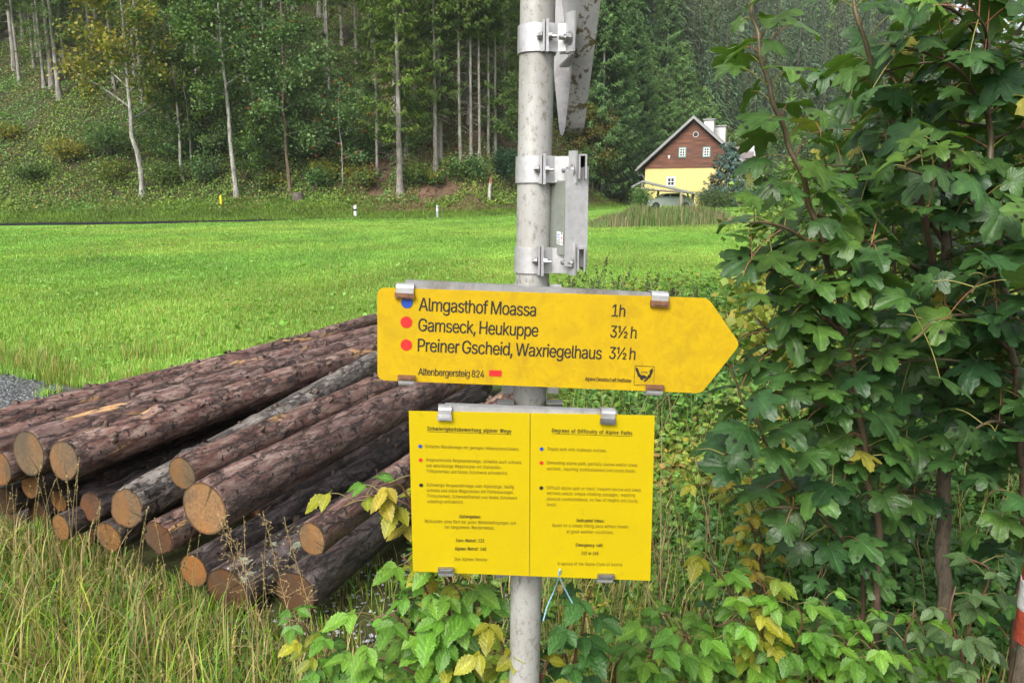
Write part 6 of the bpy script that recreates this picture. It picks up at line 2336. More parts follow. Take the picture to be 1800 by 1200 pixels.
    tag(mb.build("seeding_grass", M["straw"]), "thin straw-coloured seed stalks standing in front of the log ends", "grass", kind="stuff")
verge_grass()

# ------------------------------------------------------------------ undergrowth filling the right-hand side
def undergrowth():
    r_ = np.random.default_rng(911)
    n = 80000
    y = 2.3 + 9.5 * r_.random(n) ** 1.35
    x = r_.uniform(0.02, 0.95, n) * y
    edge = 0.16 + 0.02 * y + 0.5 * (fbm(np.stack([y * 0.8, 0 * y, 0 * y], 1), 2, 96) - 0.5)
    ok = (x > edge) | ((x > 0.12 * y) & (y > 4.2) & (x > 0.35 * (y - 4)))
    x, y = x[ok], y[ok]
    n = len(x)
    n1 = fbm(np.stack([x * 0.9, y * 0.9, 0 * x], 1), 3, 97)
    n2 = fbm(np.stack([x * 0.7, y * 0.7, 0 * x + 7], 1), 3, 98)
    top = (0.12 + 0.75 * np.clip(n1 - 0.25, 0, 0.6)) * (0.35 + 0.65 * sstep(0.0, 0.8, x - 0.35 - 0.05 * y))
    z = height(x, y) + 0.02 + top * r_.random(n) ** 0.6
    pal = np.array([(0.06, 0.15, 0.03), (0.10, 0.22, 0.035), (0.15, 0.27, 0.04), (0.21, 0.28, 0.04), (0.34, 0.29, 0.04), (0.34, 0.22, 0.07)])
    q = np.clip((n2 - 0.28) / 0.45 * 5.0 + r_.normal(size=n) * 0.9 - 0.9 + 0.8 * sstep(3.2, 5.0, y) * sstep(5.5, 2.0, x), 0, 5.9).astype(int)
    C = pal[q] * r_.uniform(0.6, 1.25, (n, 1))
    X = r_.normal(size=(n, 3)) * [1, 1, 0.5] + [0, -0.15, -0.15]
    N = r_.normal(size=(n, 3)) * 0.45 + [0, -0.25, 1]
    s = r_.uniform(0.022, 0.06, (n, 1)) * (0.85 + 0.06 * y[:, None])
    mb = MB()
    scatter(mb, LEAF_V, LEAF_F, frames(X, N), np.stack([x, y, z], 1), s, C, tcol=np.array([0.9, 1, 1, 1.05, 1, 1, 1.2]))
    tag(mb.build("undergrowth", M["weed"]), "dense low undergrowth of green and yellowing leaves right of the signs", "undergrowth", kind="stuff")
    n = 800
    y = 2.3 + 6 * r_.random(n)
    x = r_.uniform(0.12, 0.9, n) * y
    mb = MB()
    for k in range(n):
        H = r_.uniform(0.2, 0.75)
        a = r_.uniform(0, 6.28)
        z0 = hz(x[k], y[k])
        b = r_.uniform(0.1, 0.6)
        t = np.linspace(0, 1, 5)
        P = np.stack([x[k] + b * H * t ** 1.5 * math.cos(a), y[k] + b * H * t ** 1.5 * math.sin(a), z0 + H * t], 1)
        c = np.array([(0.09, 0.045, 0.03), (0.13, 0.14, 0.04), (0.26, 0.2, 0.1)][r_.integers(0, 3)])
        tube(mb, P, np.linspace(0.003, 0.001, 5) * r_.uniform(0.5, 1.3), 4, c, cap=False)
    tag(mb.build("undergrowth_stems", M["stem"]), "bare stems and canes poking through the undergrowth", "stems", kind="stuff")
    # grass running through it
    n = 4500
    y = 2.2 + 5.5 * r_.random(n) ** 1.4
    x = r_.uniform(0.02, 0.75, n) * y
    C = np.array([(0.12, 0.24, 0.025), (0.36, 0.27, 0.11), (0.18, 0.28, 0.04), (0.09, 0.19, 0.05)])[r_.choice(4, n, p=[0.35, 0.22, 0.28, 0.15])] * r_.uniform(0.6, 1.25, (n, 1))
    mb = MB()
    mb.add(*blades(np.stack([x, y, height(x, y)], 1), r_.uniform(0.12, 0.45, n), r_.uniform(0.0025, 0.006, n), r_.uniform(0, 6.28, n), np.abs(r_.normal(size=n)) * 0.8 + 0.3, 5, C * 0.8, C * 1.1))
    tag(mb.build("verge_grass", M["grass"]), "lank grass growing through the undergrowth on the right", "grass", kind="stuff")
undergrowth()

# weedy plants with dry seed heads rising behind the arrow sign
def seed_weeds():
    r_ = np.random.default_rng(912)
    for k, (px, Y, H) in enumerate(((1000, 7.6, 0.88), (1040, 7.2, 1.08), (1085, 7.8, 0.95), (1130, 7.4, 0.92), (1170, 7.0, 0.80), (1205, 7.6, 0.78))):
        p = at_y(px, 600, Y)
        p[2] = hz(p[0], Y)
        t = thing("seeding_weed", "spindly green weed with dark dry seed spikes rising behind the arrow sign", "plant", p, "seeding weeds behind the arrow sign")
        sm, fm = MB(), MB()
        for s in range(17):
            a = r_.uniform(0, 6.28)
            b = r_.uniform(0.05, 0.4)
            h = H * r_.uniform(0.55, 1.05)
            u = np.linspace(0, 1, 7)
            P = p + np.stack([b * h * u ** 1.4 * math.cos(a) + r_.normal() * 0.1, b * h * u ** 1.4 * math.sin(a), h * u], 1)
            tube(sm, P, np.linspace(0.004, 0.0015, 7), 4, (0.10, 0.085, 0.04), cap=False)
            m = 70
            uu = r_.uniform(0.1, 0.88, m)
            Q = np.stack([np.interp(uu, u, P[:, i]) for i in range(3)], 1) + r_.normal(size=(m, 3)) * 0.022
            C = np.array([(0.07, 0.13, 0.03), (0.10, 0.15, 0.04), (0.05, 0.09, 0.03)])[r_.integers(0, 3, m)] * r_.uniform(0.7, 1.3, (m, 1))
            scatter(fm, QUAD_V, QUAD_F, frames(r_.normal(size=(m, 3)) + [0, 0, 0.3], r_.normal(size=(m, 3)) + [0, 0, 1]), Q, r_.uniform(0.02, 0.05, (m, 1)) * np.array([[1, 0.5, 1]]), C)
            if r_.random() < 0.6:
                m = 30
                uu = r_.uniform(0.82, 1.0, m)
                Q = np.stack([np.interp(uu, u, P[:, i]) for i in range(3)], 1) + r_.normal(size=(m, 3)) * 0.008
                scatter(fm, QUAD_V, QUAD_F, frames(r_.normal(size=(m, 3)) + [0, 0, 0.8], r_.normal(size=(m, 3))), Q, r_.uniform(0.012, 0.024, (m, 1)), np.array([0.06, 0.05, 0.03]) * r_.uniform(0.6, 1.6, (m, 1)))
        sm.build("stem", M["stem"], t)
        fm.build("foliage", M["weed"], t)
seed_weeds()

# ------------------------------------------------------------------ sycamore saplings
def sycamore_leaf():
    """five-lobed toothed blade, petiole joint at the origin, midrib along +x; finely rayed so the veins stand proud"""
    m = 81
    th = np.linspace(-math.radians(168), math.radians(168), m)
    lobes = [(0.0, 1.0, 0.46), (math.radians(52), 0.86, 0.42), (-math.radians(52), 0.86, 0.42), (math.radians(108), 0.56, 0.5), (-math.radians(108), 0.56, 0.5)]
    r = np.full(m, 0.30)
    vein = np.zeros(m)
    for c, L, w in lobes:
        d = np.abs(th - c)
        r = np.maximum(r, L * np.clip(1 - 0.36 * (d / 0.455) ** 1.35, 0, 1) * (d < 0.75))
        vein = np.maximum(vein, np.exp(-(d / 0.035) ** 2))
    r = np.maximum(r, 0.50 * np.cos(th / 2.2))
    for sx in (0.46, 1.38):                        # narrow notch between neighbouring lobes
        r = r - 0.13 * np.exp(-((np.abs(th) - sx) / 0.06) ** 2)
    r *= 1 + 0.045 * np.where(np.arange(m) % 3 == 0, 1, np.where(np.arange(m) % 3 == 1, -0.6, 0.1))
    r *= np.where(np.abs(th) > math.radians(150), 0.72, 1)
    rings = [0.06, 0.3, 0.55, 0.8, 1.0]
    V, C = [np.zeros((1, 3))], [np.array([1.5])]
    for q in rings:
        x, y = r * q * np.cos(th), r * q * np.sin(th)
        z = -0.16 * (r * q) ** 2 + 0.05 * np.abs(np.sin(th)) * r * q - 0.035 * vein * q + 0.008 * np.sin(th * 26) * q * (1 - 0.3 * q)
        V.append(np.stack([x, y, z], 1))
        C.append(1 + 0.7 * vein * (1 - 0.6 * q))
    V, C = np.concatenate(V), np.concatenate(C)
    F = []
    for j in range(m - 1):
        F.append([0, 1 + j, 2 + j, 2 + j])
    tri = np.array([[0, 1 + j, 2 + j] for j in range(m - 1)])
    k = np.arange(len(rings) - 1)[:, None] * m + 1
    j = np.arange(m - 1)[None]
    quad = np.stack([k + j, k + m + j, k + m + j + 1, k + j + 1], -1).reshape(-1, 4)
    return V, tri, quad, C
SYC = sycamore_leaf()

def put_leaves(mb, T, X, N, S, C, curl):
    """each blade gets its own droop and fold"""
    V, tri, quad, tc = SYC
    n = len(T)
    R = frames(X, N)
    base = np.repeat(V[None], n, 0).copy()
    rr = (V[:, 0] ** 2 + V[:, 1] ** 2)[None]
    base[:, :, 2] += -curl[:, 0:1] * rr + curl[:, 1:2] * np.abs(V[None, :, 1]) + curl[:, 2:3] * 0.12 * np.sin(V[None, :, 0] * 5 + curl[:, 3:4] * 6) * np.sqrt(rr)
    base[:, :, 0] *= 1 - 0.25 * np.abs(curl[:, 0:1]) * np.sqrt(rr)
    v = np.einsum('nij,nkj->nki', R, base * S[:, None, None]) + T[:, None]
    c = C[:, None] * tc[None, :, None]
    k = len(V)
    o = (np.arange(n) * k)[:, None, None]
    n0 = mb.n
    mb.add(v.reshape(-1, 3), (quad[None] + o).reshape(-1, 4), np.clip(c.reshape(-1, 3), 0, 1))
    mb.f.append((tri[None] + o).reshape(-1, 3).astype(np.int64) + n0)
    mb.m.append(np.zeros(n * len(tri), np.int32))

def sapling(label, stems, density=0.056, seed=0, size=(0.050, 0.102), auto=0, name="sycamore_sapling", bright=0.3, foot=True):
    """stems: list of (pixel polyline with depths, r0, r1, leafy-from fraction)"""
    r_ = np.random.default_rng(seed)
    first = [at(*q) for q in stems[0][0]]
    root = thing(name, label, "sapling", (first[0][0], first[0][1], hz(first[0][0], first[0][1])))
    lm, pm = MB(), MB()
    T, X, N, S, C = [], [], [], [], []
    tp = stems[0][0]
    extra = []
    for k in range(auto):                          # short side twigs all along the main stem
        u = r_.uniform(0.25, 0.97) * (len(tp) - 1)
        i = int(u)
        q0 = np.array(tp[i]) + (np.array(tp[min(i + 1, len(tp) - 1)]) - np.array(tp[i])) * (u - i)
        w0 = at(*q0)
        a = r_.uniform(0, 2 * math.pi)
        L = r_.uniform(0.22, 0.5)
        d = np.array([math.cos(a), math.sin(a) * 0.8, r_.uniform(-0.1, 0.35)])
        extra.append((np.array([w0, w0 + d * L * 0.5 + [0, 0, 0.03], w0 + d * L]), 0.0045, 0.0022, 0.25))
    for si, (poly, r0, r1, leafy) in enumerate(list(stems) + extra):
        P = poly if isinstance(poly, np.ndarray) else np.array([at(*q) for q in poly])
        if si == 0 and foot:
            P = np.vstack([[P[0][0], P[0][1], hz(P[0][0], P[0][1]) - 0.05], P])
        n = max(12, int(np.linalg.norm(np.diff(P, axis=0), axis=1).sum() / 0.03))
        Q = smooth_path(P, n)
        mb = MB()
        wob = 0.004 * np.stack([np.sin(np.arange(n) * 0.9 + seed), np.cos(np.arange(n) * 0.7), 0 * np.arange(n)], 1)
        Q = Q + wob * min(1, r0 / 0.006)
        rad = np.linspace(r0, r1, n)
        ln = np.concatenate([[0], np.cumsum(np.linalg.norm(np.diff(Q, axis=0), axis=1))])
        node = np.abs((ln % density) - density / 2) / density
        rad = rad * (1 + 0.18 * (node > 0.42) * (r0 < 0.012))
        tube(mb, Q, rad, 8 if r0 > 0.01 else 6, np.clip(np.linspace(0, 1, n)[:, None, None] * np.array([0.03, 0.035, 0.0]) + np.array([0.075, 0.048, 0.036]), 0, 1).repeat(8 if r0 > 0.01 else 6, 1).reshape(-1, 3))
        mb.build("stem" if si else "trunk", M["twig"] if r0 < 0.015 else M["sap_bark"], root, True)
        s = leafy * ln[-1]
        k = 0
        while s < ln[-1]:
            p = np.array([np.interp(s, ln, Q[:, i]) for i in range(3)])
            f = min(1.0, s / ln[-1])
            tan = unit(np.array([np.interp(min(s + 0.02, ln[-1]), ln, Q[:, i]) for i in range(3)]) - np.array([np.interp(max(s - 0.03, 0), ln, Q[:, i]) for i in range(3)]))
            a0 = k * math.pi / 2 + r_.uniform(-0.4, 0.4)
            e1 = unit(np.cross(tan, [0.3, 0.2, 1.0]))
            e2 = np.cross(tan, e1)
            for half in (0, math.pi):
                if r_.random() < 0.10:
                    continue
                d = unit(math.cos(a0 + half) * e1 + math.sin(a0 + half) * e2 + tan * 0.35 + np.array([0, 0, 0.30]))
                L = r_.uniform(0.04, 0.12) * (0.65 if f > 0.93 else 1)
                q1 = p + d * L * 0.55 + np.array([0, 0, 0.006])
                q2 = p + d * L + np.array([0, 0, -0.006])
                pc = (0.22, 0.20, 0.05) if r_.random() < 0.6 else (0.24, 0.09, 0.045)
                tube(pm, smooth_path([p, q1, q2], 6), np.linspace(0.0016, 0.0010, 6), 5, pc, cap=False)
                hx = unit(np.array([d[0], d[1], 0.0]) + 1e-3)
                ld = hx + np.array([0, 0, r_.uniform(-0.75, 0.05)]) + r_.normal(size=3) * 0.18
                T.append(q2)
                X.append(ld)
                N.append(np.array([0, 0, 1.0]) + r_.normal(size=3) * 0.33 + hx * 0.25 - np.array([0, 0.25, 0]))
                S.append(r_.uniform(*size) * (0.55 if f > 0.95 else 1))
                b = r_.uniform(0.65, 1.25)
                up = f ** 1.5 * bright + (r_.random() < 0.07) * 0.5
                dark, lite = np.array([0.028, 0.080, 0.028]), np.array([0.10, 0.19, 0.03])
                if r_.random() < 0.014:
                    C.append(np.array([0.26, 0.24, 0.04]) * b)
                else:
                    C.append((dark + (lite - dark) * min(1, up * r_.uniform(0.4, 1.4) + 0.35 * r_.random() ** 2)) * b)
            s += density * r_.uniform(0.75, 1.35)
            k += 1
    T, X, N, S, C = [np.array(q) for q in (T, X, N, S, C)]
    curl = np.stack([r_.uniform(0.0, 0.32, len(T)), r_.uniform(-0.10, 0.30, len(T)), r_.uniform(0.2, 1.2, len(T)), r_.random(len(T))], 1)
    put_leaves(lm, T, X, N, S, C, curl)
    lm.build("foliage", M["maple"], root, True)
    pm.build("leaf_stalks", M["stem"], root, True)
    return root

M["twig"] = flat_mat("smooth_sapling_twig", (0.1, 0.07, 0.045), 0.45, 0, 60, 0.3, 0.2, use_col=True)
M["sap_bark"] = make_trunk_mat("sapling_bark", (0.13, 0.105, 0.075), (0.05, 0.038, 0.03), 30)

sapling("tall sycamore maple with the thickest brown trunk, many dark glossy leaves", [
    ([(1664, 1200, 2.35), (1658, 1000, 2.33), (1660, 800, 2.32), (1660, 600, 2.32), (1662, 400, 2.33), (1666, 200, 2.36), (1670, -40, 2.42)], 0.026, 0.011, 0.42),
    ([(1660, 560, 2.32), (1620, 480, 2.25), (1540, 440, 2.15), (1480, 395, 2.05), (1430, 375, 2.0)], 0.010, 0.005, 0.3),
    ([(1640, 470, 2.3), (1622, 370, 2.22), (1580, 250, 2.12), (1545, 165, 2.08), (1510, 40, 2.05), (1496, -60, 2.03)], 0.0105, 0.005, 0.25),
    ([(1660, 690, 2.32), (1600, 640, 2.2), (1530, 620, 2.05), (1470, 650, 1.95)], 0.007, 0.003, 0.25),
    ([(1660, 640, 2.32), (1700, 560, 2.2), (1760, 520, 2.1), (1830, 500, 2.0)], 0.007, 0.003, 0.2),
    ([(1660, 800, 2.32), (1590, 770, 2.2), (1520, 780, 2.1), (1450, 800, 2.0)], 0.006, 0.003, 0.3),
    ([(1660, 430, 2.33), (1590, 330, 2.28), (1560, 300, 2.3), (1500, 300, 2.3)], 0.006, 0.003, 0.2),
    ([(1664, 290, 2.35), (1600, 200, 2.4), (1560, 120, 2.5), (1500, 90, 2.5)], 0.006, 0.003, 0.2),
    ([(1664, 260, 2.35), (1720, 170, 2.3), (1780, 110, 2.2)], 0.006, 0.003, 0.2),
    ([(1660, 900, 2.32), (1600, 870, 2.25), (1540, 880, 2.2)], 0.005, 0.003, 0.3),
    ([(1662, 740, 2.32), (1720, 700, 2.2), (1790, 690, 2.05)], 0.006, 0.003, 0.2),
    ([(1668, 130, 2.38), (1630, 40, 2.3), (1600, -30, 2.25)], 0.006, 0.003, 0.1),
], seed=1, auto=26)
sapling("slanting maple stem reaching furthest left towards the farmhouse, upright leafy tip", [
    ([(1545, 1010, 2.15), (1520, 800, 2.05), (1490, 600, 1.95), (1450, 440, 1.86), (1405, 300, 1.80), (1360, 180, 1.77), (1330, 60, 1.76), (1318, -40, 1.76)], 0.011, 0.0042, 0.40),
    ([(1490, 600, 1.95), (1430, 530, 1.88), (1370, 480, 1.82), (1320, 455, 1.78)], 0.006, 0.003, 0.15),
    ([(1455, 450, 1.87), (1400, 410, 1.82), (1350, 392, 1.78), (1320, 392, 1.76)], 0.005, 0.003, 0.15),
    ([(1505, 700, 2.0), (1440, 640, 1.95), (1380, 600, 1.9), (1330, 560, 1.88)], 0.006, 0.003, 0.2),
    ([(1520, 780, 2.04), (1460, 720, 2.0), (1400, 700, 1.95), (1350, 690, 1.92)], 0.006, 0.003, 0.2),
    ([(1470, 520, 1.9), (1520, 440, 1.82), (1560, 420, 1.76)], 0.005, 0.003, 0.2),
], seed=2, bright=0.7, size=(0.050, 0.095), density=0.038)
sapling("right-hand maple with a red-brown stem near the picture edge", [
    ([(1800, 1000, 2.1), (1795, 800, 2.05), (1782, 640, 2.0), (1755, 450, 1.95), (1742, 300, 1.94), (1740, 150, 1.96), (1742, -40, 2.0)], 0.013, 0.006, 0.2),
    ([(1780, 620, 2.0), (1720, 560, 1.92), (1650, 560, 1.85), (1600, 600, 1.8)], 0.006, 0.003, 0.3),
    ([(1745, 340, 1.95), (1690, 280, 1.88), (1640, 270, 1.82), (1590, 290, 1.78)], 0.006, 0.003, 0.25),
    ([(1742, 210, 1.95), (1690, 130, 1.9), (1620, 90, 1.86), (1560, 80, 1.84)], 0.005, 0.003, 0.2),
    ([(1790, 760, 2.04), (1740, 740, 1.95), (1690, 780, 1.9)], 0.005, 0.003, 0.2),
    ([(1797, 900, 2.08), (1760, 860, 2.0), (1730, 880, 1.95)], 0.005, 0.003, 0.2),
    ([(1745, 400, 1.95), (1790, 330, 1.9), (1830, 300, 1.85)], 0.005, 0.003, 0.1),
    ([(1741, 120, 1.96), (1790, 50, 1.92), (1830, 10, 1.9)], 0.005, 0.003, 0.1),
], seed=3, auto=20)
sapling("low maple shoot with a dark slanting red-brown stem beside the arrow sign's tip", [
    ([(1520, 1010, 2.25), (1500, 975, 2.2), (1440, 900, 2.1), (1380, 835, 2.0), (1340, 760, 1.95), (1300, 690, 1.9), (1285, 640, 1.88)], 0.0075, 0.003, 0.25),
    ([(1440, 900, 2.1), (1380, 890, 2.0), (1330, 900, 1.95)], 0.005, 0.0025, 0.3),
    ([(1360, 800, 1.98), (1310, 790, 1.9), (1270, 800, 1.86)], 0.004, 0.0025, 0.3),
    ([(1460, 920, 2.12), (1480, 860, 2.05), (1500, 800, 2.0)], 0.005, 0.0025, 0.3),
    ([(1500, 975, 2.2), (1460, 980, 2.15), (1420, 960, 2.1)], 0.004, 0.0025, 0.3),
], seed=4, bright=0.15)
sapling("slender maple at the back whose leaves fill the gap between the bigger stems", [
    ([(1590, 1000, 3.0), (1580, 800, 2.95), (1575, 600, 2.9), (1570, 420, 2.88), (1560, 260, 2.9), (1552, 120, 2.95)], 0.012, 0.004, 0.2),
    ([(1577, 680, 2.92), (1500, 590, 2.8), (1440, 560, 2.75)], 0.006, 0.003, 0.2),
    ([(1574, 560, 2.9), (1640, 480, 2.8), (1700, 450, 2.75)], 0.006, 0.003, 0.2),
    ([(1570, 430, 2.88), (1510, 350, 2.85), (1480, 330, 2.8)], 0.006, 0.003, 0.2),
    ([(1580, 780, 2.95), (1650, 740, 2.85), (1720, 730, 2.8)], 0.006, 0.003, 0.2),
    ([(1575, 600, 2.9), (1660, 620, 2.8), (1740, 640, 2.8)], 0.006, 0.003, 0.2),
    ([(1565, 330, 2.89), (1640, 260, 2.85), (1720, 240, 2.8)], 0.006, 0.003, 0.2),
    ([(1580, 820, 2.95), (1520, 780, 2.9), (1450, 760, 2.9)], 0.006, 0.003, 0.2),
], seed=5, bright=0.5, auto=18)

# ------------------------------------------------------------------ brambles / raspberry canes
def berry_leaflet():
    nx, ny = 17, 11
    u = np.linspace(0, 1, nx)
    w = np.linspace(-1, 1, ny)
    U, W = np.meshgrid(u, w, indexing='ij')
    half = 0.33 * np.sin(math.pi * np.clip(U, 0, 1) ** 0.80) ** 0.9 * (1 + 0.09 * np.where(np.arange(nx) % 2, 1, -1)[:, None])
    x = U - 0.12 * np.abs(W) * (1 - U) * 0.6
    y = W * half
    z = 0.09 * np.abs(W) * (half / 0.36) - 0.20 * U ** 2 + 0.035 * np.sin((U * 1.0 + np.abs(W) * 0.32) * 6.5 * 2 * math.pi / 1.3) * (0.3 + 0.7 * np.abs(W))* (half / 0.36)
    v = np.stack([x, y, z], -1).reshape(-1, 3)
    i = np.arange(nx - 1)[:, None] * ny
    j = np.arange(ny - 1)[None]
    f = np.stack([i + j, i + ny + j, i + ny + j + 1, i + j + 1], -1).reshape(-1, 4)
    c = (1.0 + 0.35 * (np.abs(W) < 0.05) + 0.22 * np.sin((U + np.abs(W) * 0.32) * 6.5 * 2 * math.pi / 1.3)).ravel()
    return v, f, c
BL_V, BL_F, BL_C = berry_leaflet()
PALG = [(0.10, 0.23, 0.025), (0.08, 0.19, 0.025), (0.13, 0.26, 0.03)]
PALY = [(0.26, 0.26, 0.02), (0.20, 0.23, 0.02), (0.32, 0.26, 0.03)]
PALM = PALG + [(0.2, 0.28, 0.03)]

def bramble(label, canes, pal, seed, size=(0.05, 0.078), gap=0.05, name="bramble_plant", stem=(0.12, 0.05, 0.035), foot=True):
    r_ = np.random.default_rng(seed)
    P0 = at(*canes[0][0])
    root = thing(name, label, "bramble", (P0[0], P0[1], hz(P0[0], P0[1])))
    sm, lm = MB(), MB()
    T, X, N, S, C = [], [], [], [], []
    for poly in canes:
        P = np.array([at(*q) for q in poly])
        if foot:
            g = P[0].copy()
            g[2] = hz(g[0], g[1]) - 0.03
            if P[0][2] - g[2] > 0.05:
                P = np.vstack([g + [0.02, 0.03, 0], P])
        n = 30
        Q = smooth_path(P, n)
        tube(sm, Q, np.linspace(0.0042, 0.0016, n), 6, stem)
        ln = np.concatenate([[0], np.cumsum(np.linalg.norm(np.diff(Q, axis=0), axis=1))])
        s = ln[-1] * 0.2
        k = 0
        while s <= ln[-1] + 0.001:
            p = np.array([np.interp(s, ln, Q[:, i]) for i in range(3)])
            a = k * 2.4 + r_.uniform(-0.5, 0.5) + seed
            d = unit(np.array([math.cos(a), math.sin(a) - 0.25, 0.35]))
            L = r_.uniform(0.03, 0.065)
            e = p + d * L
            tube(sm, smooth_path([p, p + d * L * 0.6 + [0, 0, 0.006], e], 5), np.linspace(0.0014, 0.0009, 5), 4, (0.15, 0.13, 0.04), cap=False)
            hx = unit(np.array([d[0], d[1], 0]))
            sz = r_.uniform(*size) * 0.70
            cc = np.array(pal[r_.integers(0, len(pal))]) * r_.uniform(0.75, 1.2)
            droop = r_.uniform(-0.7, -0.05)
            for w_, (an, sc_) in enumerate(((0, 1.1), (1.15, 0.85), (-1.15, 0.85))):
                ca, sa = math.cos(an), math.sin(an)
                ld = np.array([hx[0] * ca - hx[1] * sa, hx[0] * sa + hx[1] * ca, droop * r_.uniform(0.6, 1.3)])
                T.append(e + unit(ld) * (0.012 if w_ == 0 else 0.002))
                X.append(ld)
                N.append(np.array([0, -0.3, 1.0]) + r_.normal(size=3) * 0.22)
                S.append(sz * sc_ * r_.uniform(0.9, 1.1))
                C.append(cc * r_.uniform(0.85, 1.15))
            s += gap * 0.58 * r_.uniform(0.7, 1.3)
            k += 1
    T, X, N, S, C = [np.array(q) for q in (T, X, N, S, C)]
    scatter(lm, BL_V, BL_F, frames(X, N), T, S[:, None], C, tcol=BL_C)
    sm.build("stem", M["stem"], root, True)
    lm.build("foliage", M["berry"], root, True)
    return root

bramble("raspberry cane with yellowing leaves arching out left of the information board", [
    [(800, 1090, 1.62), (770, 980, 1.55), (735, 905, 1.5), (690, 875, 1.5), (640, 872, 1.5), (605, 890, 1.5)],
    [(790, 1080, 1.6), (760, 960, 1.54), (725, 890, 1.5), (700, 850, 1.48), (660, 855, 1.46)]], PALY + PALM[:2], 11, (0.05, 0.075), 0.042)
bramble("green raspberry plant hanging below the left corner of the information board", [
    [(790, 1190, 1.7), (770, 1090, 1.6), (735, 1010, 1.55), (705, 975, 1.55)],
    [(800, 1195, 1.7), (800, 1110, 1.58), (810, 1050, 1.52), (790, 1020, 1.48)],
    [(780, 1195, 1.7), (730, 1120, 1.62), (690, 1080, 1.6), (650, 1090, 1.6)]], PALG, 12, (0.055, 0.085), 0.05)
bramble("leafy raspberry plant filling the ground left of the post's foot", [
    [(850, 1230, 1.75), (820, 1150, 1.68), (770, 1110, 1.62), (720, 1110, 1.6), (670, 1130, 1.6)],
    [(860, 1230, 1.75), (870, 1140, 1.62), (850, 1080, 1.55), (830, 1050, 1.52)],
    [(800, 1240, 1.7), (740, 1190, 1.65), (680, 1160, 1.62), (620, 1170, 1.62)]], PALM, 13, (0.055, 0.085), 0.055)
bramble("yellow spotted bramble shoot at the bottom of the tall grass", [
    [(560, 1190, 2.2), (550, 1140, 2.15), (535, 1100, 2.1), (500, 1085, 2.1)],
    [(565, 1195, 2.2), (575, 1150, 2.12), (590, 1110, 2.1)]], PALY[:2] + PALM[:2], 14, (0.055, 0.075), 0.05)
bramble("yellow-leaved cane touching the post near the picture's bottom edge", [
    [(905, 1230, 1.55), (890, 1160, 1.5), (875, 1110, 1.48), (860, 1080, 1.46)],
    [(950, 1240, 1.5), (955, 1190, 1.48), (960, 1160, 1.47)]], PALY[:2] + PALG[:1], 15, (0.045, 0.065), 0.05)
bramble("dark green cane right of the post, under the blue string", [
    [(1010, 1200, 1.6), (1020, 1130, 1.52), (1030, 1070, 1.46), (1040, 1035, 1.42)],
    [(1000, 1210, 1.6), (985, 1150, 1.55), (975, 1110, 1.5)]], [(0.035, 0.10, 0.02), (0.045, 0.12, 0.025)], 16, (0.05, 0.08), 0.06)
bramble("bramble with lime-coloured young leaves at the middle right front", [
    [(1330, 1190, 2.0), (1310, 1110, 1.92), (1290, 1050, 1.88), (1260, 1000, 1.85), (1240, 975, 1.84)],
    [(1340, 1190, 2.0), (1340, 1100, 1.9), (1345, 1040, 1.86), (1320, 1000, 1.84)],
    [(1350, 1190, 2.0), (1330, 1130, 1.92), (1300, 1090, 1.88), (1260, 1100, 1.86)]], PALM + PALY[:1], 17, (0.05, 0.075), 0.05)
bramble("bramble with fresh green three-part leaves, right of the lime-coloured one", [
    [(1400, 1200, 2.0), (1400, 1140, 1.9), (1410, 1090, 1.84), (1400, 1060, 1.82)],
    [(1440, 1200, 2.0), (1430, 1130, 1.9), (1440, 1090, 1.85)],
    [(1480, 1200, 2.1), (1470, 1120, 2.0), (1450, 1050, 1.95)]], PALG, 18, (0.055, 0.08), 0.055)
bramble("pale green bramble sprays low in the right corner by the maple trunk", [
    [(1700, 1230, 1.9), (1690, 1150, 1.84), (1670, 1080, 1.8), (1680, 1030, 1.8)],
    [(1720, 1220, 1.9), (1700, 1120, 1.85), (1740, 1010, 1.8), (1700, 980, 1.8)],
    [(1600, 1210, 2.0), (1590, 1130, 1.95), (1610, 1070, 1.92)]], [(0.10, 0.16, 0.06), (0.08, 0.14, 0.05)], 19, (0.05, 0.075), 0.06)
bramble("yellow-leaved bramble sprig beside the information board's right edge", [
    [(1330, 980, 2.7), (1310, 900, 2.6), (1270, 850, 2.55), (1220, 855, 2.5)],
    [(1340, 980, 2.7), (1320, 880, 2.6), (1290, 840, 2.55)]], PALY, 20, (0.05, 0.07), 0.05)
for k, (px, lab) in enumerate(((1180, "low bramble tangle between the board and the lime-coloured bramble"), (1520, "bramble tangle left of the maple trunk's foot"), (1620, "dark bramble tangle around the maple trunk's foot"))):
    bramble(lab, [[(px, 1200, 2.1 + 0.1 * k), (px + 10, 1130, 2.05), (px - 10, 1080, 2.0)], [(px + 30, 1200, 2.2), (px + 40, 1120, 2.1), (px + 60, 1070, 2.05)], [(px - 30, 1190, 2.3), (px - 30, 1120, 2.2)]], PALG + [(0.04, 0.09, 0.03)], 30 + k, (0.045, 0.07), 0.05)

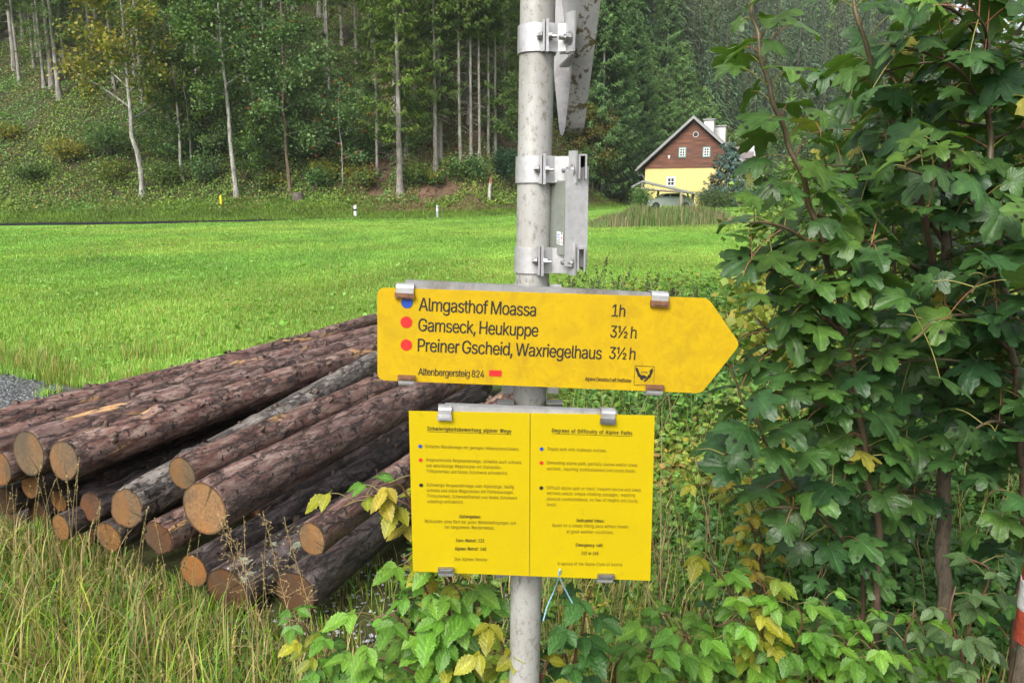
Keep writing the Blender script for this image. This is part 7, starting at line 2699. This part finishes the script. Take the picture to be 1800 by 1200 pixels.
# ------------------------------------------------------------------ red and white marker stake at the right edge
def marker():
    a, b = at(1805, 1116, 1.72), at(1829, 960, 1.62)
    g = a.copy()
    d = unit(a - b)
    low = a
    t = thing("marker_stake", "leaning red-white-red painted marker stake cut by the right picture edge", "stake", low)
    L = np.linalg.norm(b - a) * 1.5
    up = unit(b - a)
    R = 0.026
    ax = np.cross(up, [0, 1, 0])
    def seg(u0, u1, r):
        return [low + up * L * u0, low + up * L * u1], r
    mb = MB()
    tube(mb, smooth_path([low - up * 0.01, low + up * L], 12), R, 14)
    mb.build("shaft", M["stake_red"], t, True)
    mb = MB()
    tube(mb, [low + up * 0.085, low + up * 0.165], R + 0.0015, 14)
    mb.build("white_band", M["stake_white"], t, True)
    mb = MB()
    foot = np.array([low[0] - 0.02, low[1] + 0.02, hz(low[0], low[1]) - 0.05])
    tube(mb, [foot, low + up * 0.02], [0.012, 0.014], 8)
    mb.build("wooden_foot", M["sap_bark"], t, True)
M["stake_red"] = flat_mat("weathered_red_paint", (0.30, 0.045, 0.022), 0.7, 0, 40, 0.6, 0.3)
M["stake_white"] = flat_mat("weathered_white_paint", (0.5, 0.49, 0.48), 0.7, 0, 60, 0.4, 0.3)
marker()

# shrubs closing the view on the right, beyond the saplings
for k, (px, Y, H, R, cols, lab) in enumerate(((1410, 9.0, 0.8, 0.8, [(0.17, 0.25, 0.04), (0.26, 0.25, 0.04)], "yellow-green shrub between the arrow sign's tip and the maples"),
        (1440, 12.0, 1.9, 1.2, [(0.11, 0.2, 0.035), (0.16, 0.24, 0.05)], "light green shrub seen in the gap between the two left maple stems"),
        (1530, 10.0, 1.8, 1.2, [(0.07, 0.14, 0.03), (0.11, 0.19, 0.03)], "mid green shrub behind the slender back maple"),
        (1640, 9.0, 2.0, 1.2, [(0.05, 0.1, 0.03), (0.08, 0.15, 0.03)], "dark green shrub behind the thick maple trunk"),
        (1730, 8.0, 2.1, 1.2, [(0.06, 0.13, 0.03), (0.15, 0.2, 0.04)], "green shrub behind the right-hand maple"),
        (1800, 7.5, 2.2, 1.2, [(0.05, 0.1, 0.03), (0.07, 0.13, 0.03)], "dark shrub at the right picture edge"),
        (1460, 6.0, 0.75, 0.7, [(0.22, 0.26, 0.04), (0.3, 0.25, 0.05)], "low yellowing shrub at the foot of the gap between the maples"),
        (1610, 5.5, 0.9, 0.8, [(0.10, 0.2, 0.03), (0.2, 0.24, 0.04)], "low green and yellow shrub left of the maple trunk"),
        (1740, 5.0, 0.9, 0.7, [(0.08, 0.17, 0.03), (0.05, 0.11, 0.03)], "low leafy shrub right of the maple trunk"))):
    p = at_y(px, 500, Y)
    p[2] = hz(p[0], Y)
    c = make_bush("shrub", H, R, 400 + k, cols, int(2600 * H * R) + 900, 0.06 + 0.004 * Y, stems=12)
    c.location = p.tolist()
    c["label"] = lab
# more low bramble shoots knitting the ground together round the post
SH = [((700, 1195), (690, 1150), (672, 1110), PALG, "short raspberry shoot between the tall grass and the leafy raspberry"),
      ((760, 1200), (752, 1165), (735, 1135), PALM, "short raspberry shoot at the picture's bottom left of the post"),
      ((850, 1200), (838, 1180), (820, 1160), PALY[:2] + PALG[:1], "yellowish short shoot just left of the post's foot"),
      ((1080, 1200), (1090, 1160), (1105, 1120), PALG, "small green shoot right of the dark cane by the post"),
      ((1130, 1200), (1145, 1150), (1150, 1100), PALM, "small green shoot in the grass right of the information board's corner"),
      ((1220, 1195), (1215, 1140), (1195, 1095), PALG, "leafy green shoot left of the lime-coloured bramble"),
      ((1500, 1200), (1495, 1150), (1475, 1110), PALG, "leafy green shoot right of the fresh three-part bramble"),
      ((630, 1200), (640, 1165), (655, 1140), PALG, "small green shoot beside the yellow spotted bramble")]
for k, (a, b, c, pal, lab) in enumerate(SH):
    d = 1.75 + 0.06 * (k % 4)
    bramble(lab, [[(*a, d + 0.1), (*b, d + 0.02), (*c, d - 0.02)], [(a[0] + 18, a[1], d + 0.12), (b[0] + 32, b[1] + 8, d + 0.05), (c[0] + 60, c[1] + 14, d)]], pal, 60 + k, (0.05, 0.075), 0.05)

# ------------------------------------------------------------------ valley air
def haze():
    mb = MB()
    box(mb, [0, 0, 95], [3060, 3060, 220])
    m = bpy.data.materials.new("damp_air")
    m.use_nodes = True
    n, l = m.node_tree.nodes, m.node_tree.links
    n.clear()
    v = n.new("ShaderNodeVolumePrincipled")
    v.inputs["Color"].default_value = (0.86, 0.9, 0.95, 1)
    v.inputs["Density"].default_value = 0.00024
    o = n.new("ShaderNodeOutputMaterial")
    l.new(v.outputs[0], o.inputs["Volume"])
    tag(mb.build("haze", m), "thin damp air softening the far mountainside", "haze", kind="stuff")
haze()
